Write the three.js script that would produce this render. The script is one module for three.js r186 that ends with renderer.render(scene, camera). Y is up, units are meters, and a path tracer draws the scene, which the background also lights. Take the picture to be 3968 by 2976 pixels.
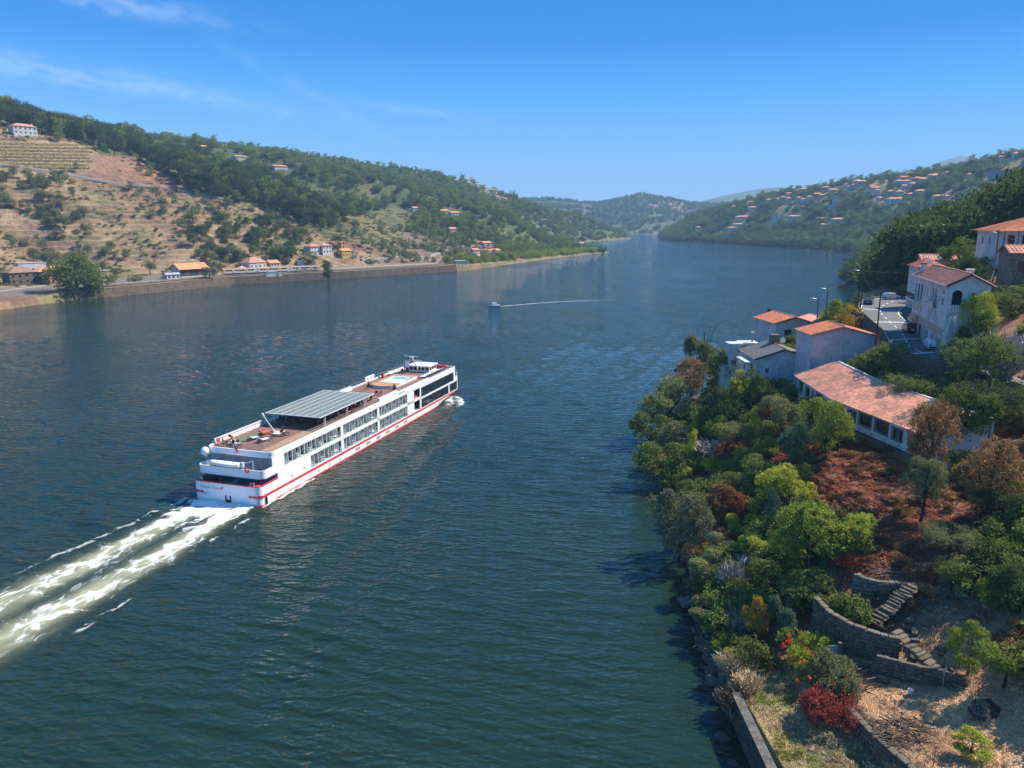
import * as THREE from 'three';
import { mergeGeometries } from 'three/addons/utils/BufferGeometryUtils.js';
import { FontLoader } from 'three/addons/loaders/FontLoader.js';
import { TextGeometry } from 'three/addons/geometries/TextGeometry.js';
import { MarchingCubes } from 'three/addons/objects/MarchingCubes.js';
import { RoundedBoxGeometry } from 'three/addons/geometries/RoundedBoxGeometry.js';

// ---------------------------------------------------------------- camera, sky, sun, exposure
const scene = new THREE.Scene();
const EYE = 40.3, PITCH = THREE.MathUtils.degToRad(12);
const camera = new THREE.PerspectiveCamera(53.13, 1024 / 768, 0.5, 14000);
camera.position.set(0, EYE, 0);
camera.rotation.x = -PITCH;
scene.add(camera);
const renderer = new THREE.WebGLRenderer();
renderer.toneMapping = THREE.LinearToneMapping;
renderer.toneMappingExposure = 1.9;
renderer.shadowMap.enabled = true;

const SUN = new THREE.Vector3(0.916, Math.tan(THREE.MathUtils.degToRad(46.5)), -0.4).normalize();
const sun = new THREE.DirectionalLight(new THREE.Color().setRGB(1, 0.93, 0.82), 4.6);
sun.position.copy(SUN).multiplyScalar(900);
sun.castShadow = true;
sun.shadow.camera.left = sun.shadow.camera.bottom = -700;
sun.shadow.camera.right = sun.shadow.camera.top = 700;
sun.shadow.camera.far = 3000;
sun.shadow.mapSize.set(4096, 4096);
scene.add(sun, sun.target);
scene.fog = new THREE.FogExp2(new THREE.Color().setRGB(0.42, 0.69, 1.0), 0.00014);

// ---------------------------------------------------------------- numbers
function rng(seed) { let s = seed >>> 0; return () => { s = (s + 0x6D2B79F5) | 0; let t = Math.imul(s ^ s >>> 15, 1 | s); t = t + Math.imul(t ^ t >>> 7, 61 | t) ^ t; return ((t ^ t >>> 14) >>> 0) / 4294967296; }; }
function hash(x, y) { let h = Math.imul(x | 0, 374761393) + Math.imul(y | 0, 668265263) | 0; h = Math.imul(h ^ h >>> 13, 1274126177); return ((h ^ h >>> 16) >>> 0) / 4294967296; }
function vn(x, y) { const i = Math.floor(x), j = Math.floor(y), a = x - i, b = y - j, u = a * a * (3 - 2 * a), v = b * b * (3 - 2 * b); return (hash(i, j) * (1 - u) + hash(i + 1, j) * u) * (1 - v) + (hash(i, j + 1) * (1 - u) + hash(i + 1, j + 1) * u) * v; }
function fbm(x, y, o = 4) { let s = 0, a = 0.5, n = 0; for (let k = 0; k < o; k++) { s += a * vn(x, y); n += a; x = x * 2.03 + 17.1; y = y * 2.03 + 5.3; a *= 0.5; } return s / n; }
const lerp = (a, b, t) => a + (b - a) * t, clamp = (x, a = 0, b = 1) => Math.min(b, Math.max(a, x));
const smooth = (a, b, x) => { const t = clamp((x - a) / (b - a)); return t * t * (3 - 2 * t); };
function table(t, x) { if (x <= t[0][0]) return t[0][1]; for (let i = 1; i < t.length; i++) if (x <= t[i][0]) return lerp(t[i - 1][1], t[i][1], (x - t[i - 1][0]) / (t[i][0] - t[i - 1][0])); return t[t.length - 1][1]; }
const V3 = (x, y, z) => new THREE.Vector3(x, y, z);
// world place from (metres to the right, height, metres forward)
const P = (X, Y, F) => new THREE.Vector3(X, Y, -F);

// ---------------------------------------------------------------- sky
{
  const W = 2048, Hh = 1024, d = new Float32Array(W * Hh * 4);
  const stops = [[0, .42, .64, .90], [2, .35, .59, .90], [5, .17, .47, .89], [8, .065, .36, .84], [12, .001, .222, .65], [16, 0, .19, .585], [24, .008, .21, .64], [34, .015, .215, .65], [60, .06, .195, .48], [90, .07, .185, .43]];
  // cirrus streaks: azimuth to the right of the view (deg), elevation (deg), length, thickness, tilt, strength
  const cir = [[-27, 13.2, 12, .55, -.09, .75], [-29, 8.8, 16, .75, -.10, .8], [-21, 8.0, 11, .5, -.12, .35], [-14, 8.4, 9, .5, -.5, .32], [-7, 7.6, 10, .3, -.10, .42], [-16, 7.0, 1.6, .16, .5, .5], [-13, 6.2, 1.6, .14, .55, .4], [-2, 3.2, 5, .25, .25, .3], [-30, 6.5, 14, 1.0, -.1, .3], [60, 14, 20, .8, -.1, .5], [-80, 18, 22, .9, -.1, .5], [150, 20, 25, 1, .1, .5]];
  for (let j = 0; j < Hh; j++) {
    const el = ((j + .5) / Hh - .5) * 180;
    const c = [1, 2, 3].map(k => table(stops.map(s => [s[0], s[k]]), Math.max(0, el)));
    for (let i = 0; i < W; i++) {
      // equirectangular: u = atan2(z, x)/2pi + .5 ; the view runs along -z
      const az = ((i + .5) / W - .5) * 360 + 90;
      const a = ((az + 540) % 360) - 180;
      let w = 0;
      if (el > 0 && el < 40) for (const q of cir) {
        const da = a - q[0]; if (Math.abs(da) > q[2] * 1.3) continue;
        const de = el - q[1] - da * q[4] - .5 * (fbm(a * .35 + q[1] * 7, 3.1, 3) - .5);
        const n = fbm(a * 1.1 + de * 2 + q[0], de * 5.5 + q[1] * 3, 4);
        w += q[5] * Math.exp(-((de / q[3]) ** 2)) * Math.exp(-((da / q[2]) ** 2) * 2.5) * smooth(.22, .75, n);
      }
      w = Math.min(.5, w * .55);
      const o = (j * W + i) * 4;
      d[o] = .62 * lerp(c[0], .62, w); d[o + 1] = .66 * lerp(c[1], .74, w); d[o + 2] = .70 * lerp(c[2], .93, w); d[o + 3] = 1;
    }
  }
  const t = new THREE.DataTexture(d, W, Hh, THREE.RGBAFormat, THREE.FloatType);
  t.mapping = THREE.EquirectangularReflectionMapping; t.magFilter = THREE.LinearFilter; t.minFilter = THREE.LinearFilter; t.needsUpdate = true;
  scene.background = t; scene.environment = t;
}

// ---------------------------------------------------------------- things, parts, materials
const taken = {};
function numbered(name) { const n = taken[name] = (taken[name] ?? -1) + 1; return n ? `${name}_${String(n).padStart(3, '0')}` : name; }
function tag(o, label, category, group, kind) { if (label) o.userData.label = label; if (category) o.userData.category = category; if (group) o.userData.group = group; if (kind) o.userData.kind = kind; return o; }
function thing(name, label, category, group) { const g = new THREE.Group(); g.name = numbered(name); scene.add(g); return tag(g, label, category, group); }
function part(parent, name, geo, mat) { const m = new THREE.Mesh(geo, mat); m.name = name; m.castShadow = m.receiveShadow = true; parent.add(m); return m; }
function single(name, geo, mat, label, category, group, kind) { const m = new THREE.Mesh(geo, mat); m.name = numbered(name); m.castShadow = m.receiveShadow = true; scene.add(m); return tag(m, label, category, group, kind); }
function copy(o, label, group) { const c = o.clone(); c.name = numbered(o.name.replace(/_\d{3}$/, '')); scene.add(c); c.userData = { ...o.userData }; if (label) c.userData.label = label; if (group) c.userData.group = group; return c; }
const lin = (r, g, b) => new THREE.Color().setRGB(r, g, b);
function mat(r, g, b, rough = .8, o = {}) { return new THREE.MeshStandardMaterial({ color: lin(r, g, b), roughness: rough, side: THREE.DoubleSide, ...o }); }
function phys(r, g, b, rough = .5, o = {}) { return new THREE.MeshPhysicalMaterial({ color: lin(r, g, b), roughness: rough, side: THREE.DoubleSide, ...o }); }
const merge = a => { const b = a.map(g => { let q = g.index ? g.toNonIndexed() : g; for (const k of Object.keys(q.attributes)) if (!['position', 'normal', 'uv'].includes(k)) q.deleteAttribute(k); return q; }); return mergeGeometries(b); };
function box(x0, x1, y0, y1, z0, z1) { const g = new THREE.BoxGeometry(Math.abs(x1 - x0), Math.abs(y1 - y0), Math.abs(z1 - z0)); g.translate((x0 + x1) / 2, (y0 + y1) / 2, (z0 + z1) / 2); return g; }
function bar(a, b, r, seg = 6, r2 = r) { const A = a.clone ? a : new THREE.Vector3(...a), B = b.clone ? b : new THREE.Vector3(...b); const d = B.clone().sub(A), g = new THREE.CylinderGeometry(r2, r, d.length(), seg); g.translate(0, d.length() / 2, 0); g.applyQuaternion(new THREE.Quaternion().setFromUnitVectors(new THREE.Vector3(0, 1, 0), d.normalize())); g.translate(A.x, A.y, A.z); return g; }
function flat(pts, idx) { const g = new THREE.BufferGeometry(); g.setAttribute('position', new THREE.Float32BufferAttribute(pts.flat ? pts.flat() : pts, 3)); g.setIndex(idx); g.computeVertexNormals(); return g; }

// grain textures (colour grain and fine relief only)
function grainTex(size, f, srgb = true) {
  const d = new Uint8Array(size * size * 4);
  for (let j = 0; j < size; j++) for (let i = 0; i < size; i++) { const c = f(i / size, j / size, i, j), o = (j * size + i) * 4; for (let k = 0; k < 3; k++) d[o + k] = clamp(Array.isArray(c) ? c[k] : c) * 255; d[o + 3] = Array.isArray(c) && c.length > 3 ? clamp(c[3]) * 255 : 255; }
  const t = new THREE.DataTexture(d, size, size, THREE.RGBAFormat); t.wrapS = t.wrapT = THREE.RepeatWrapping; t.magFilter = THREE.LinearFilter; t.minFilter = THREE.LinearMipmapLinearFilter; t.generateMipmaps = true; if (srgb) t.colorSpace = THREE.SRGBColorSpace; t.needsUpdate = true; return t;
}
// tileable noise: lattice wraps every n cells
function tvn(u, v, n, s = 0) { const x = u * n, y = v * n, i = Math.floor(x), j = Math.floor(y), a = x - i, b = y - j, p = a * a * (3 - 2 * a), q = b * b * (3 - 2 * b), h = (I, J) => hash(((I % n) + n) % n + s * 131, ((J % n) + n) % n + s * 57); return (h(i, j) * (1 - p) + h(i + 1, j) * p) * (1 - q) + (h(i, j + 1) * (1 - p) + h(i + 1, j + 1) * p) * q; }
function tfbm(u, v, n, o, s = 0) { let r = 0, a = .5, t = 0; for (let k = 0; k < o; k++) { r += a * tvn(u, v, n, s + k); t += a; n *= 2; a *= .5; } return r / t; }
const groundTex = grainTex(512, (u, v) => { const a = tfbm(u, v, 6, 6, 1), b = tvn(u, v, 170, 9), c = tvn(u, v, 90, 4); const g = .66 + .5 * a * .8 + .28 * (b - .5) + .22 * (c - .5); return [g, g * (.97 + .05 * a), g * (.94 + .08 * a)]; });
const groundBump = grainTex(512, (u, v) => .5 * tfbm(u, v, 12, 5, 3) + .5 * tvn(u, v, 130, 5), false);
const plasterTex = grainTex(512, (u, v) => { const a = tfbm(u, v, 4, 6, 11), st = tfbm(u * 1, v, 24, 3, 13); const g = .80 + .17 * a + .07 * (st - .5) - .10 * smooth(.58, .74, tfbm(u, v, 7, 5, 21)) - .07 * smooth(.6, .85, tfbm(u, v * .35 + .1, 26, 3, 27)); return [g, g, g * .99]; });
const stoneTex = grainTex(512, (u, v) => { const a = tfbm(u, v, 8, 5, 31), b = tvn(u, v, 120, 33); const g = .55 + .5 * (a - .5) + .25 * (b - .5); return [g * 1.03, g, g * .95]; });
const rubbleTex = grainTex(1024, (u, v) => { // far-off stonework, too small to tell the stones apart
  const n = 46, x = u * n, y = v * n * 1.6, i = Math.floor(x), j = Math.floor(y); let d1 = 9, d2 = 9, id = 0; const N2 = Math.round(n * 1.6);
  for (let a = -1; a <= 1; a++) for (let b = -1; b <= 1; b++) { const I = ((i + a) % n + n) % n, J = ((j + b) % N2 + N2) % N2, px = i + a + .15 + .7 * hash(I, J + 99), py = j + b + .15 + .7 * hash(I + 77, J), q = Math.hypot(x - px, y - py); if (q < d1) { d2 = d1; d1 = q; id = hash(I + 5, J + 3); } else if (q < d2) d2 = q; }
  const g = (.42 + .5 * id) * (d2 - d1 < .13 ? .55 : 1) + .25 * (tfbm(u, v, 5, 4, 41) - .5); return [g * 1.04, g, g * .93];
});
// ---------------------------------------------------------------- land: shorelines and cross-sections, in metres
// each row: metres forward, shore (metres right), then [distance inland, height] pairs
const LROWS = [
  [-50, -262, [0, 0, 2, 3, 40, 4.5, 80, 7, 130, 30, 200, 65, 300, 105, 450, 140, 700, 150]],
  [353, -236, [0, 0, 2, 3, 40, 4.5, 80, 7, 130, 30, 200, 65, 300, 105, 450, 140, 700, 150]],
  [373, -233, [0, 0, 2, 3, 40, 4.5, 80, 7, 130, 30, 200, 65, 300, 105, 450, 140, 700, 150]],
  [395, -228, [0, 0, 2, 4.4, 40, 4.8, 80, 7.5, 125, 28, 200, 62, 300, 100, 440, 139, 700, 150]],
  [431, -209, [0, 0, 1.2, 5, 40, 5.2, 78, 6.5, 110, 15, 140, 33, 200, 60, 300, 96, 420, 138, 600, 150]],
  [497, -181, [0, 0, 1.2, 5, 34, 5.3, 60, 7, 90, 14, 126, 25, 186, 48, 249, 72, 321, 104, 445, 143, 600, 150]],
  [560, -112, [0, 0, 1.2, 5, 40, 5.3, 56, 6.5, 72, 13, 120, 31, 190, 54, 249, 72, 321, 104, 445, 143, 600, 150]],
  [640, -38, [0, 0, 1.2, 5, 36, 5.3, 50, 7, 72, 16, 128, 38, 200, 64, 300, 96, 384, 124, 445, 133, 600, 122]],
  [740, 0, [0, 0, 3, 3, 20, 5, 50, 7, 90, 15, 128, 32, 170, 54, 260, 80, 377, 112, 450, 116, 650, 108]],
  [850, 43, [0, 0, 4, 2, 20, 4, 62, 6, 76, 10, 110, 24, 204, 43, 267, 54, 320, 76, 400, 88, 600, 112]],
  [950, 94, [0, 0, 5, 2, 40, 4, 80, 11, 130, 34, 204, 48, 267, 60, 350, 84, 540, 130, 700, 140]],
  [1010, 126, [0, 0, 5, 1.5, 60, 3.5, 90, 11, 133, 42, 200, 60, 300, 88, 450, 125, 640, 150]],
  [1060, 108, [0, 0, 5, 1.5, 60, 8, 90, 22, 133, 48, 200, 66, 300, 92, 450, 125, 640, 150]],
  [1150, 80, [0, 0, 8, 3, 40, 18, 90, 50, 150, 72, 250, 98, 400, 128, 600, 156, 800, 165]],
  [1300, 70, [0, 0, 8, 3, 40, 20, 90, 52, 160, 82, 250, 110, 400, 140, 540, 160, 673, 177, 1000, 170]],
  [1450, 125, [0, 0, 8, 4, 60, 34, 120, 64, 200, 96, 299, 130, 420, 136, 800, 150]],
  [1540, 159, [0, 0, 8, 4, 60, 34, 120, 64, 246, 118, 400, 124, 800, 130]],
  [1620, 193, [0, 0, 8, 4, 60, 33, 120, 58, 180, 78, 300, 92, 700, 100]],
  [1720, 236, [0, 0, 8, 4, 40, 26, 90, 52, 200, 64, 600, 80]],
  [1824, 280, [0, 0, 21, 10, 80, 22, 200, 40, 600, 60]],
  [2000, 250, [0, 0, 21, 8, 80, 18, 300, 40, 700, 60]],
  [2500, 60, [0, 0, 40, 8, 120, 30, 400, 60]],
];
const abs = (f, s, l) => [f, s, l.map((v, i) => i % 2 ? v : v - s)];
const RROWS = [
  abs(-60, 30, [30, 0, 30.3, 2.6, 40, 3, 50, 8, 60, 14, 80, 26, 120, 45, 230, 95]),
  abs(20, 20, [20, 0, 20.2, 2.6, 27.5, 2.9, 28, 4.3, 38, 5, 46, 9, 56, 15, 70, 22, 90, 32, 120, 44, 220, 90]),
  abs(54, 18.5, [18.5, 0, 18.7, 2.5, 25.6, 2.8, 26, 4.1, 32.5, 4.9, 36, 6.3, 39, 8.5, 45, 12, 54, 15, 66, 20, 76, 23, 90, 31, 110, 40, 220, 90]),
  abs(65, 18.6, [18.6, 0, 19.6, 1, 22.5, 1.8, 26.5, 3, 28, 4.8, 30.5, 7, 33.6, 9, 38.6, 9.9, 45, 12, 52, 14, 62, 18, 74, 22, 88, 29, 110, 39, 220, 90]),
  abs(78, 20, [20, 0, 21.5, 1.2, 24, 2.5, 29, 5, 33, 8, 37, 10.8, 44, 12, 50, 13, 58, 16, 68, 20, 78, 23, 90, 29, 110, 38, 220, 88]),
  abs(90, 21.5, [21.5, 0, 23, 1.2, 26, 2.5, 30, 4.3, 35, 8, 39, 11, 45, 12.6, 52, 14, 60, 18, 66, 20, 74, 21.5, 84, 28, 100, 35, 210, 85]),
  abs(104, 22, [22, 0, 24, 1.5, 30, 4, 35, 7.5, 41, 11, 45, 12.6, 53, 13.6, 57.6, 15.5, 58.2, 20.4, 66, 20.7, 72, 25, 82, 31, 100, 37, 200, 82]),
  abs(113, 23, [23, 0, 25, 1.5, 31, 5, 37, 9, 43, 11.5, 52, 13.4, 56, 15, 56.7, 21.2, 66, 21.4, 74, 25, 84, 31, 110, 40, 210, 85]),
  abs(125, 24, [24, 0, 27, 2, 33, 6, 39, 10, 44, 11.4, 53, 13.4, 59, 15.5, 60.6, 21.6, 70, 21.8, 78, 25, 88, 31, 115, 40, 220, 88]),
  abs(140, 29, [29, 0, 33, 4, 40, 9, 48, 12, 56, 14.2, 63, 15.5, 65.4, 21.9, 75, 22, 81, 26, 90, 32, 120, 42, 230, 92]),
  abs(157, 36, [36, 0, 41, 4, 48, 10, 58, 14, 66, 15, 70.6, 16.5, 71.6, 22.1, 83, 22.2, 89, 28, 100, 33, 130, 43, 240, 92]),
  abs(175, 45, [45, 0, 50, 5, 58, 11, 66, 14, 76, 16.5, 79, 22.1, 95, 22.2, 99, 28, 110, 34, 140, 45, 240, 92]),
  abs(192, 53, [53, 0, 60, 6, 70, 12, 80, 16, 90, 19, 100, 22, 112, 25, 122, 32, 150, 46, 250, 94]),
  abs(230, 73, [73, 0, 85, 8, 98, 15, 112, 22, 135, 31, 200, 56, 300, 100, 500, 140]),
  abs(257, 88, [88, 0, 96, 6, 112, 14, 130, 22, 160, 35, 220, 57, 320, 102, 500, 140]),
  abs(280, 104, [104, 0, 112, 6, 130, 15, 150, 24, 185, 39, 240, 58, 340, 105, 520, 140]),
  abs(319, 132, [132, 0, 141, 6, 162, 17, 192, 32, 236, 50, 330, 92, 520, 138]),
  abs(380, 168, [168, 0, 177, 6, 200, 17, 235, 33, 290, 56, 400, 100, 580, 138]),
  abs(442, 192, [192, 0, 201, 6, 225, 17, 262, 33, 322, 57, 450, 105, 620, 138]),
  [473, 206, [0, 0, 9, 5, 36, 18, 80, 36, 150, 66, 260, 108, 420, 138]],
  [520, 225, [0, 0, 9, 5, 40, 19, 90, 40, 160, 70, 260, 108, 420, 138]],
  [600, 270, [0, 0, 11, 5, 50, 22, 110, 48, 200, 86, 300, 118, 500, 138]],
  [780, 350, [0, 0, 11, 5, 55, 22, 115, 48, 200, 86, 300, 120, 480, 140, 900, 140]],
  [974, 425, [0, 0, 12, 5, 60, 21, 120, 46, 200, 84, 300, 124, 450, 142, 900, 145]],
  [1098, 420, [0, 0, 12, 5, 60, 23, 120, 50, 200, 92, 283, 128, 400, 140, 800, 142]],
  [1200, 402, [0, 0, 12, 5, 60, 25, 120, 55, 200, 90, 276, 116, 400, 128, 800, 130]],
  [1307, 383, [0, 0, 12, 5, 60, 27, 120, 62, 194, 102, 300, 114, 600, 120]],
  [1540, 314, [0, 0, 12, 6, 60, 30, 120, 62, 194, 90, 300, 98, 600, 100]],
  [1700, 322, [0, 0, 12, 6, 60, 32, 120, 62, 162, 74, 300, 80, 600, 80]],
  [1850, 345, [0, 0, 12, 8, 60, 40, 86, 56, 200, 66, 500, 60]],
  [2050, 450, [0, 0, 30, 15, 90, 34, 200, 44, 500, 50]],
  [2500, 760, [0, 0, 60, 20, 200, 40, 500, 50]],
];
function rowAt(list, d) { const n = list.length; if (d <= list[0]) return list[1]; for (let i = 2; i < n; i += 2) if (d <= list[i]) return lerp(list[i - 1], list[i + 1], (d - list[i - 2]) / (list[i] - list[i - 2])); return list[n - 1]; }
function shore(rows, F) { if (F <= rows[0][0]) return rows[0][1]; for (let i = 1; i < rows.length; i++) if (F <= rows[i][0]) return lerp(rows[i - 1][1], rows[i][1], (F - rows[i - 1][0]) / (rows[i][0] - rows[i - 1][0])); return rows[rows.length - 1][1]; }
function section(rows, F, d) {
  if (F <= rows[0][0]) return rowAt(rows[0][2], d);
  for (let i = 1; i < rows.length; i++) if (F <= rows[i][0]) { const t = (F - rows[i - 1][0]) / (rows[i][0] - rows[i - 1][0]); return lerp(rowAt(rows[i - 1][2], d), rowAt(rows[i][2], d), t); }
  return rowAt(rows[rows.length - 1][2], d);
}
function terraced(y, step, k) { const q = y / step, f = q - Math.floor(q); return lerp(y, (Math.floor(q) + smooth(.68, 1, f)) * step, k); }
const terraceK = (X, F) => smooth(.36, .52, fbm(X / 90 + 4, F / 90 + 8, 2));
function HL(X, F) {
  const d = shore(LROWS, F) - X;
  if (d <= 0) return Math.max(-6, d * .35) - .05;
  let y = section(LROWS, F, d);
  let w = smooth(55, 130, d);
  if (F > 480 && F < 760) { const [px, py] = seen(X, y, F); if (px < 240 && py > 285 && py < 385) w *= 1 - smooth(285, 300, py) * (1 - smooth(370, 385, py)) * (1 - smooth(205, 240, px)); }
  y += w * (9 * (fbm(X / 60, F / 60, 3) - .5) + 3.2 * (fbm(X / 17 + 9, F / 17, 3) - .5)) * clamp(F / 600, .5, 1.4);
  y = terraced(y, 3.4, w * terraceK(X, F) * .85);
  return y + (d > 1.5 && d < 60 ? .25 * (vn(X / 4, F / 4) - .5) : 0);
}
function HR(X, F) {
  const d = X - shore(RROWS, F);
  if (d <= 0) return Math.max(-6, d * (F < 140 ? .22 : .35)) - .05;
  let y = section(RROWS, F, d);
  const far = smooth(190, 320, F), w = smooth(6, 60, d);
  y += far * w * (8 * (fbm(X / 70, F / 70, 3) - .5) + 2.4 * (fbm(X / 15, F / 15, 3) - .5));
  if (F > 500) y = terraced(y, 4, far * w * smooth(.4, .6, fbm(X / 80, F / 80, 2)) * .8);
  if (F < 200) { const road = roadNear(X, F); y += (1 - road) * smooth(1, 5, d) * (.9 * (fbm(X / 4.5, F / 4.5, 3) - .5) + .25 * (vn(X * 1.3, F * 1.3) - .5)); y -= road * .35; }
  return y;
}
// far hills that close the valley
const FAR1 = [[-.5, 60], [-.2, 90], [0, 118], [.043, 128], [.075, 118], [.108, 111], [.14, 126], [.166, 142], [.196, 129], [.2255, 108], [.26, 100], [.4, 120], [.6, 150]];
const FAR2 = [[-.6, 100], [.1, 120], [.2, 150], [.237, 190], [.27, 240], [.289, 262], [.32, 292], [.341, 298], [.37, 280], [.42, 300], [.5, 400], [.56, 520], [.6, 500], [.75, 380]];
function HF(X, F) {
  const a = X / F, n = fbm(X / 260, F / 260, 4) - .5, m = fbm(X / 70, F / 70, 3) - .5;
  const c1 = table(FAR1, a), s = 2250 + 500 * (vn(a * 9 + 3, 1) - .5);
  let y = F < s ? (F - s) * .1 : c1 * (.25 * smooth(s, s + 350, F) + .75 * smooth(s + 150, 3250, F)) * (1 - .6 * smooth(3300, 4300, F));
  y += smooth(s, 2700, F) * (1 - smooth(3000, 3300, F) * .7) * (70 * n + 14 * m);
  const c2 = table(FAR2, a);
  y = Math.max(y, c2 * smooth(4000, 6000, F) * (1 - .8 * smooth(6100, 8000, F)) + 25 * n - 10);
  return y;
}
function H(X, F) { return F > 2500 ? HF(X, F) : Math.max(HL(X, F), HR(X, F), F > 1950 ? HF(X, F) : -9); }
// road on the near bank: left edge, right edge, height
const ROAD = [[68, 70, 79, 76, 19.2], [65.6, 84, 75, 88, 19.6], [62, 96, 69.6, 98.5, 20.2], [58.5, 104, 65, 106, 20.8], [57, 113, 63.6, 115, 21.5], [59.6, 121, 66.4, 123, 21.8], [62.6, 129, 69.2, 130, 22], [66.5, 142, 72.9, 141, 22.2], [70.6, 155, 77.4, 153, 22.35], [76.2, 168, 83.6, 163, 22.4], [83.6, 179, 90.6, 171.6, 22.4], [93, 186, 99, 178, 22.4], [110, 191, 112, 182, 22.4], [135, 193, 136, 184, 22.6]];
function roadNear(X, F) { let best = 1e9; for (let i = 0; i < ROAD.length - 1; i++) { const a = ROAD[i], b = ROAD[i + 1], ax = (a[0] + a[2]) / 2, af = (a[1] + a[3]) / 2, bx = (b[0] + b[2]) / 2, bf = (b[1] + b[3]) / 2, l = (bx - ax) ** 2 + (bf - af) ** 2, t = clamp(((X - ax) * (bx - ax) + (F - af) * (bf - af)) / l); best = Math.min(best, Math.hypot(X - ax - t * (bx - ax), F - af - t * (bf - af))); } return 1 - smooth(4.2, 6.5, best); }

// where a sight line from the photograph's standpoint meets the land (used to take places off the photograph; all places are then real)
const CP = Math.cos(PITCH), SP = Math.sin(PITCH), FD = 1659;
function sight(x, y) { const u = (x - 1106) / FD, v = (829.5 - y) / FD; return [u, v * CP - SP, CP + v * SP]; }
function hit(x, y, from = 30) { for (let k = 0; k < 40; k++) { const h = hit1(x, y + k * 4, from); if (h) return h; } return [0, 0, 500]; }
function hit1(x, y, from) { const r = sight(x, y); let a = from, dx = 0; for (let F = from; F < 9000; F *= 1.004) { const t = F / r[2], Y = EYE + r[1] * t; if (Y <= Math.max(0, H(r[0] * t, F))) { let lo = dx || F, hi = F; for (let k = 0; k < 18; k++) { const m = (lo + hi) / 2, q = m / r[2]; if (EYE + r[1] * q <= Math.max(0, H(r[0] * q, m))) hi = m; else lo = m; } const q = hi / r[2]; return [r[0] * q, Math.max(0, H(r[0] * q, hi)), hi]; } dx = F; } return null; }
function onPlane(x, y, Y) { const r = sight(x, y), t = (Y - EYE) / r[1]; return [r[0] * t, Y, r[2] * t]; }
function atF(x, y, F) { const r = sight(x, y), t = F / r[2]; return [r[0] * t, EYE + r[1] * t, F]; }
function seen(X, Y, F) { const y = Y - EYE, z = F * CP - y * SP; return [1106 + FD * X / z, 829.5 - FD * (y * CP + F * SP) / z]; }
function inPoly(p, x, y) { let c = false; for (let i = 0, j = p.length - 1; i < p.length; j = i++) if ((p[i][1] > y) !== (p[j][1] > y) && x < (p[j][0] - p[i][0]) * (y - p[i][1]) / (p[j][1] - p[i][1]) + p[i][0]) c = !c; return c; }

// plots of land as they lie on the hillsides
const PLOT = {
  pines: [[-80, 170], [130, 225], [300, 300], [480, 362], [600, 415], [700, 455], [760, 490], [690, 505], [560, 445], [430, 425], [345, 372], [300, 345], [215, 335], [190, 292], [120, 272], [-80, 275]],
  wood: [[300, 270], [480, 295], [700, 330], [900, 355], [1000, 372], [1120, 425], [1300, 475], [1370, 510], [1285, 522], [1180, 535], [1080, 520], [950, 475], [870, 440], [760, 470], [700, 445], [600, 400], [480, 350], [330, 300]],
  vineyard: [[-60, 312], [195, 306], [205, 368], [-60, 366]],
  vines: [[560, 362], [700, 372], [860, 425], [890, 470], [870, 530], [700, 515], [640, 455]],
  reeds: [[205, 432], [300, 450], [400, 560], [330, 575], [250, 545], [180, 480]],
  brown: [[190, 330], [330, 350], [440, 420], [520, 470], [420, 425], [210, 400]],
  rock: [[870, 500], [985, 500], [1000, 560], [880, 560]],
  slopeTrees: [[400, 470], [640, 470], [680, 520], [650, 560], [480, 575], [440, 560], [400, 520]],
};
const C_TAN = [.45, .285, .15], C_STRAW = [.56, .40, .215], C_BROWN = [.27, .15, .09], C_SCRUB = [.20, .19, .07], C_GREEN = [.10, .135, .045], C_ROCK = [.30, .245, .20], C_EARTH = [.50, .265, .15];
const mixc = (a, b, t) => [lerp(a[0], b[0], t), lerp(a[1], b[1], t), lerp(a[2], b[2], t)];
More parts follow.
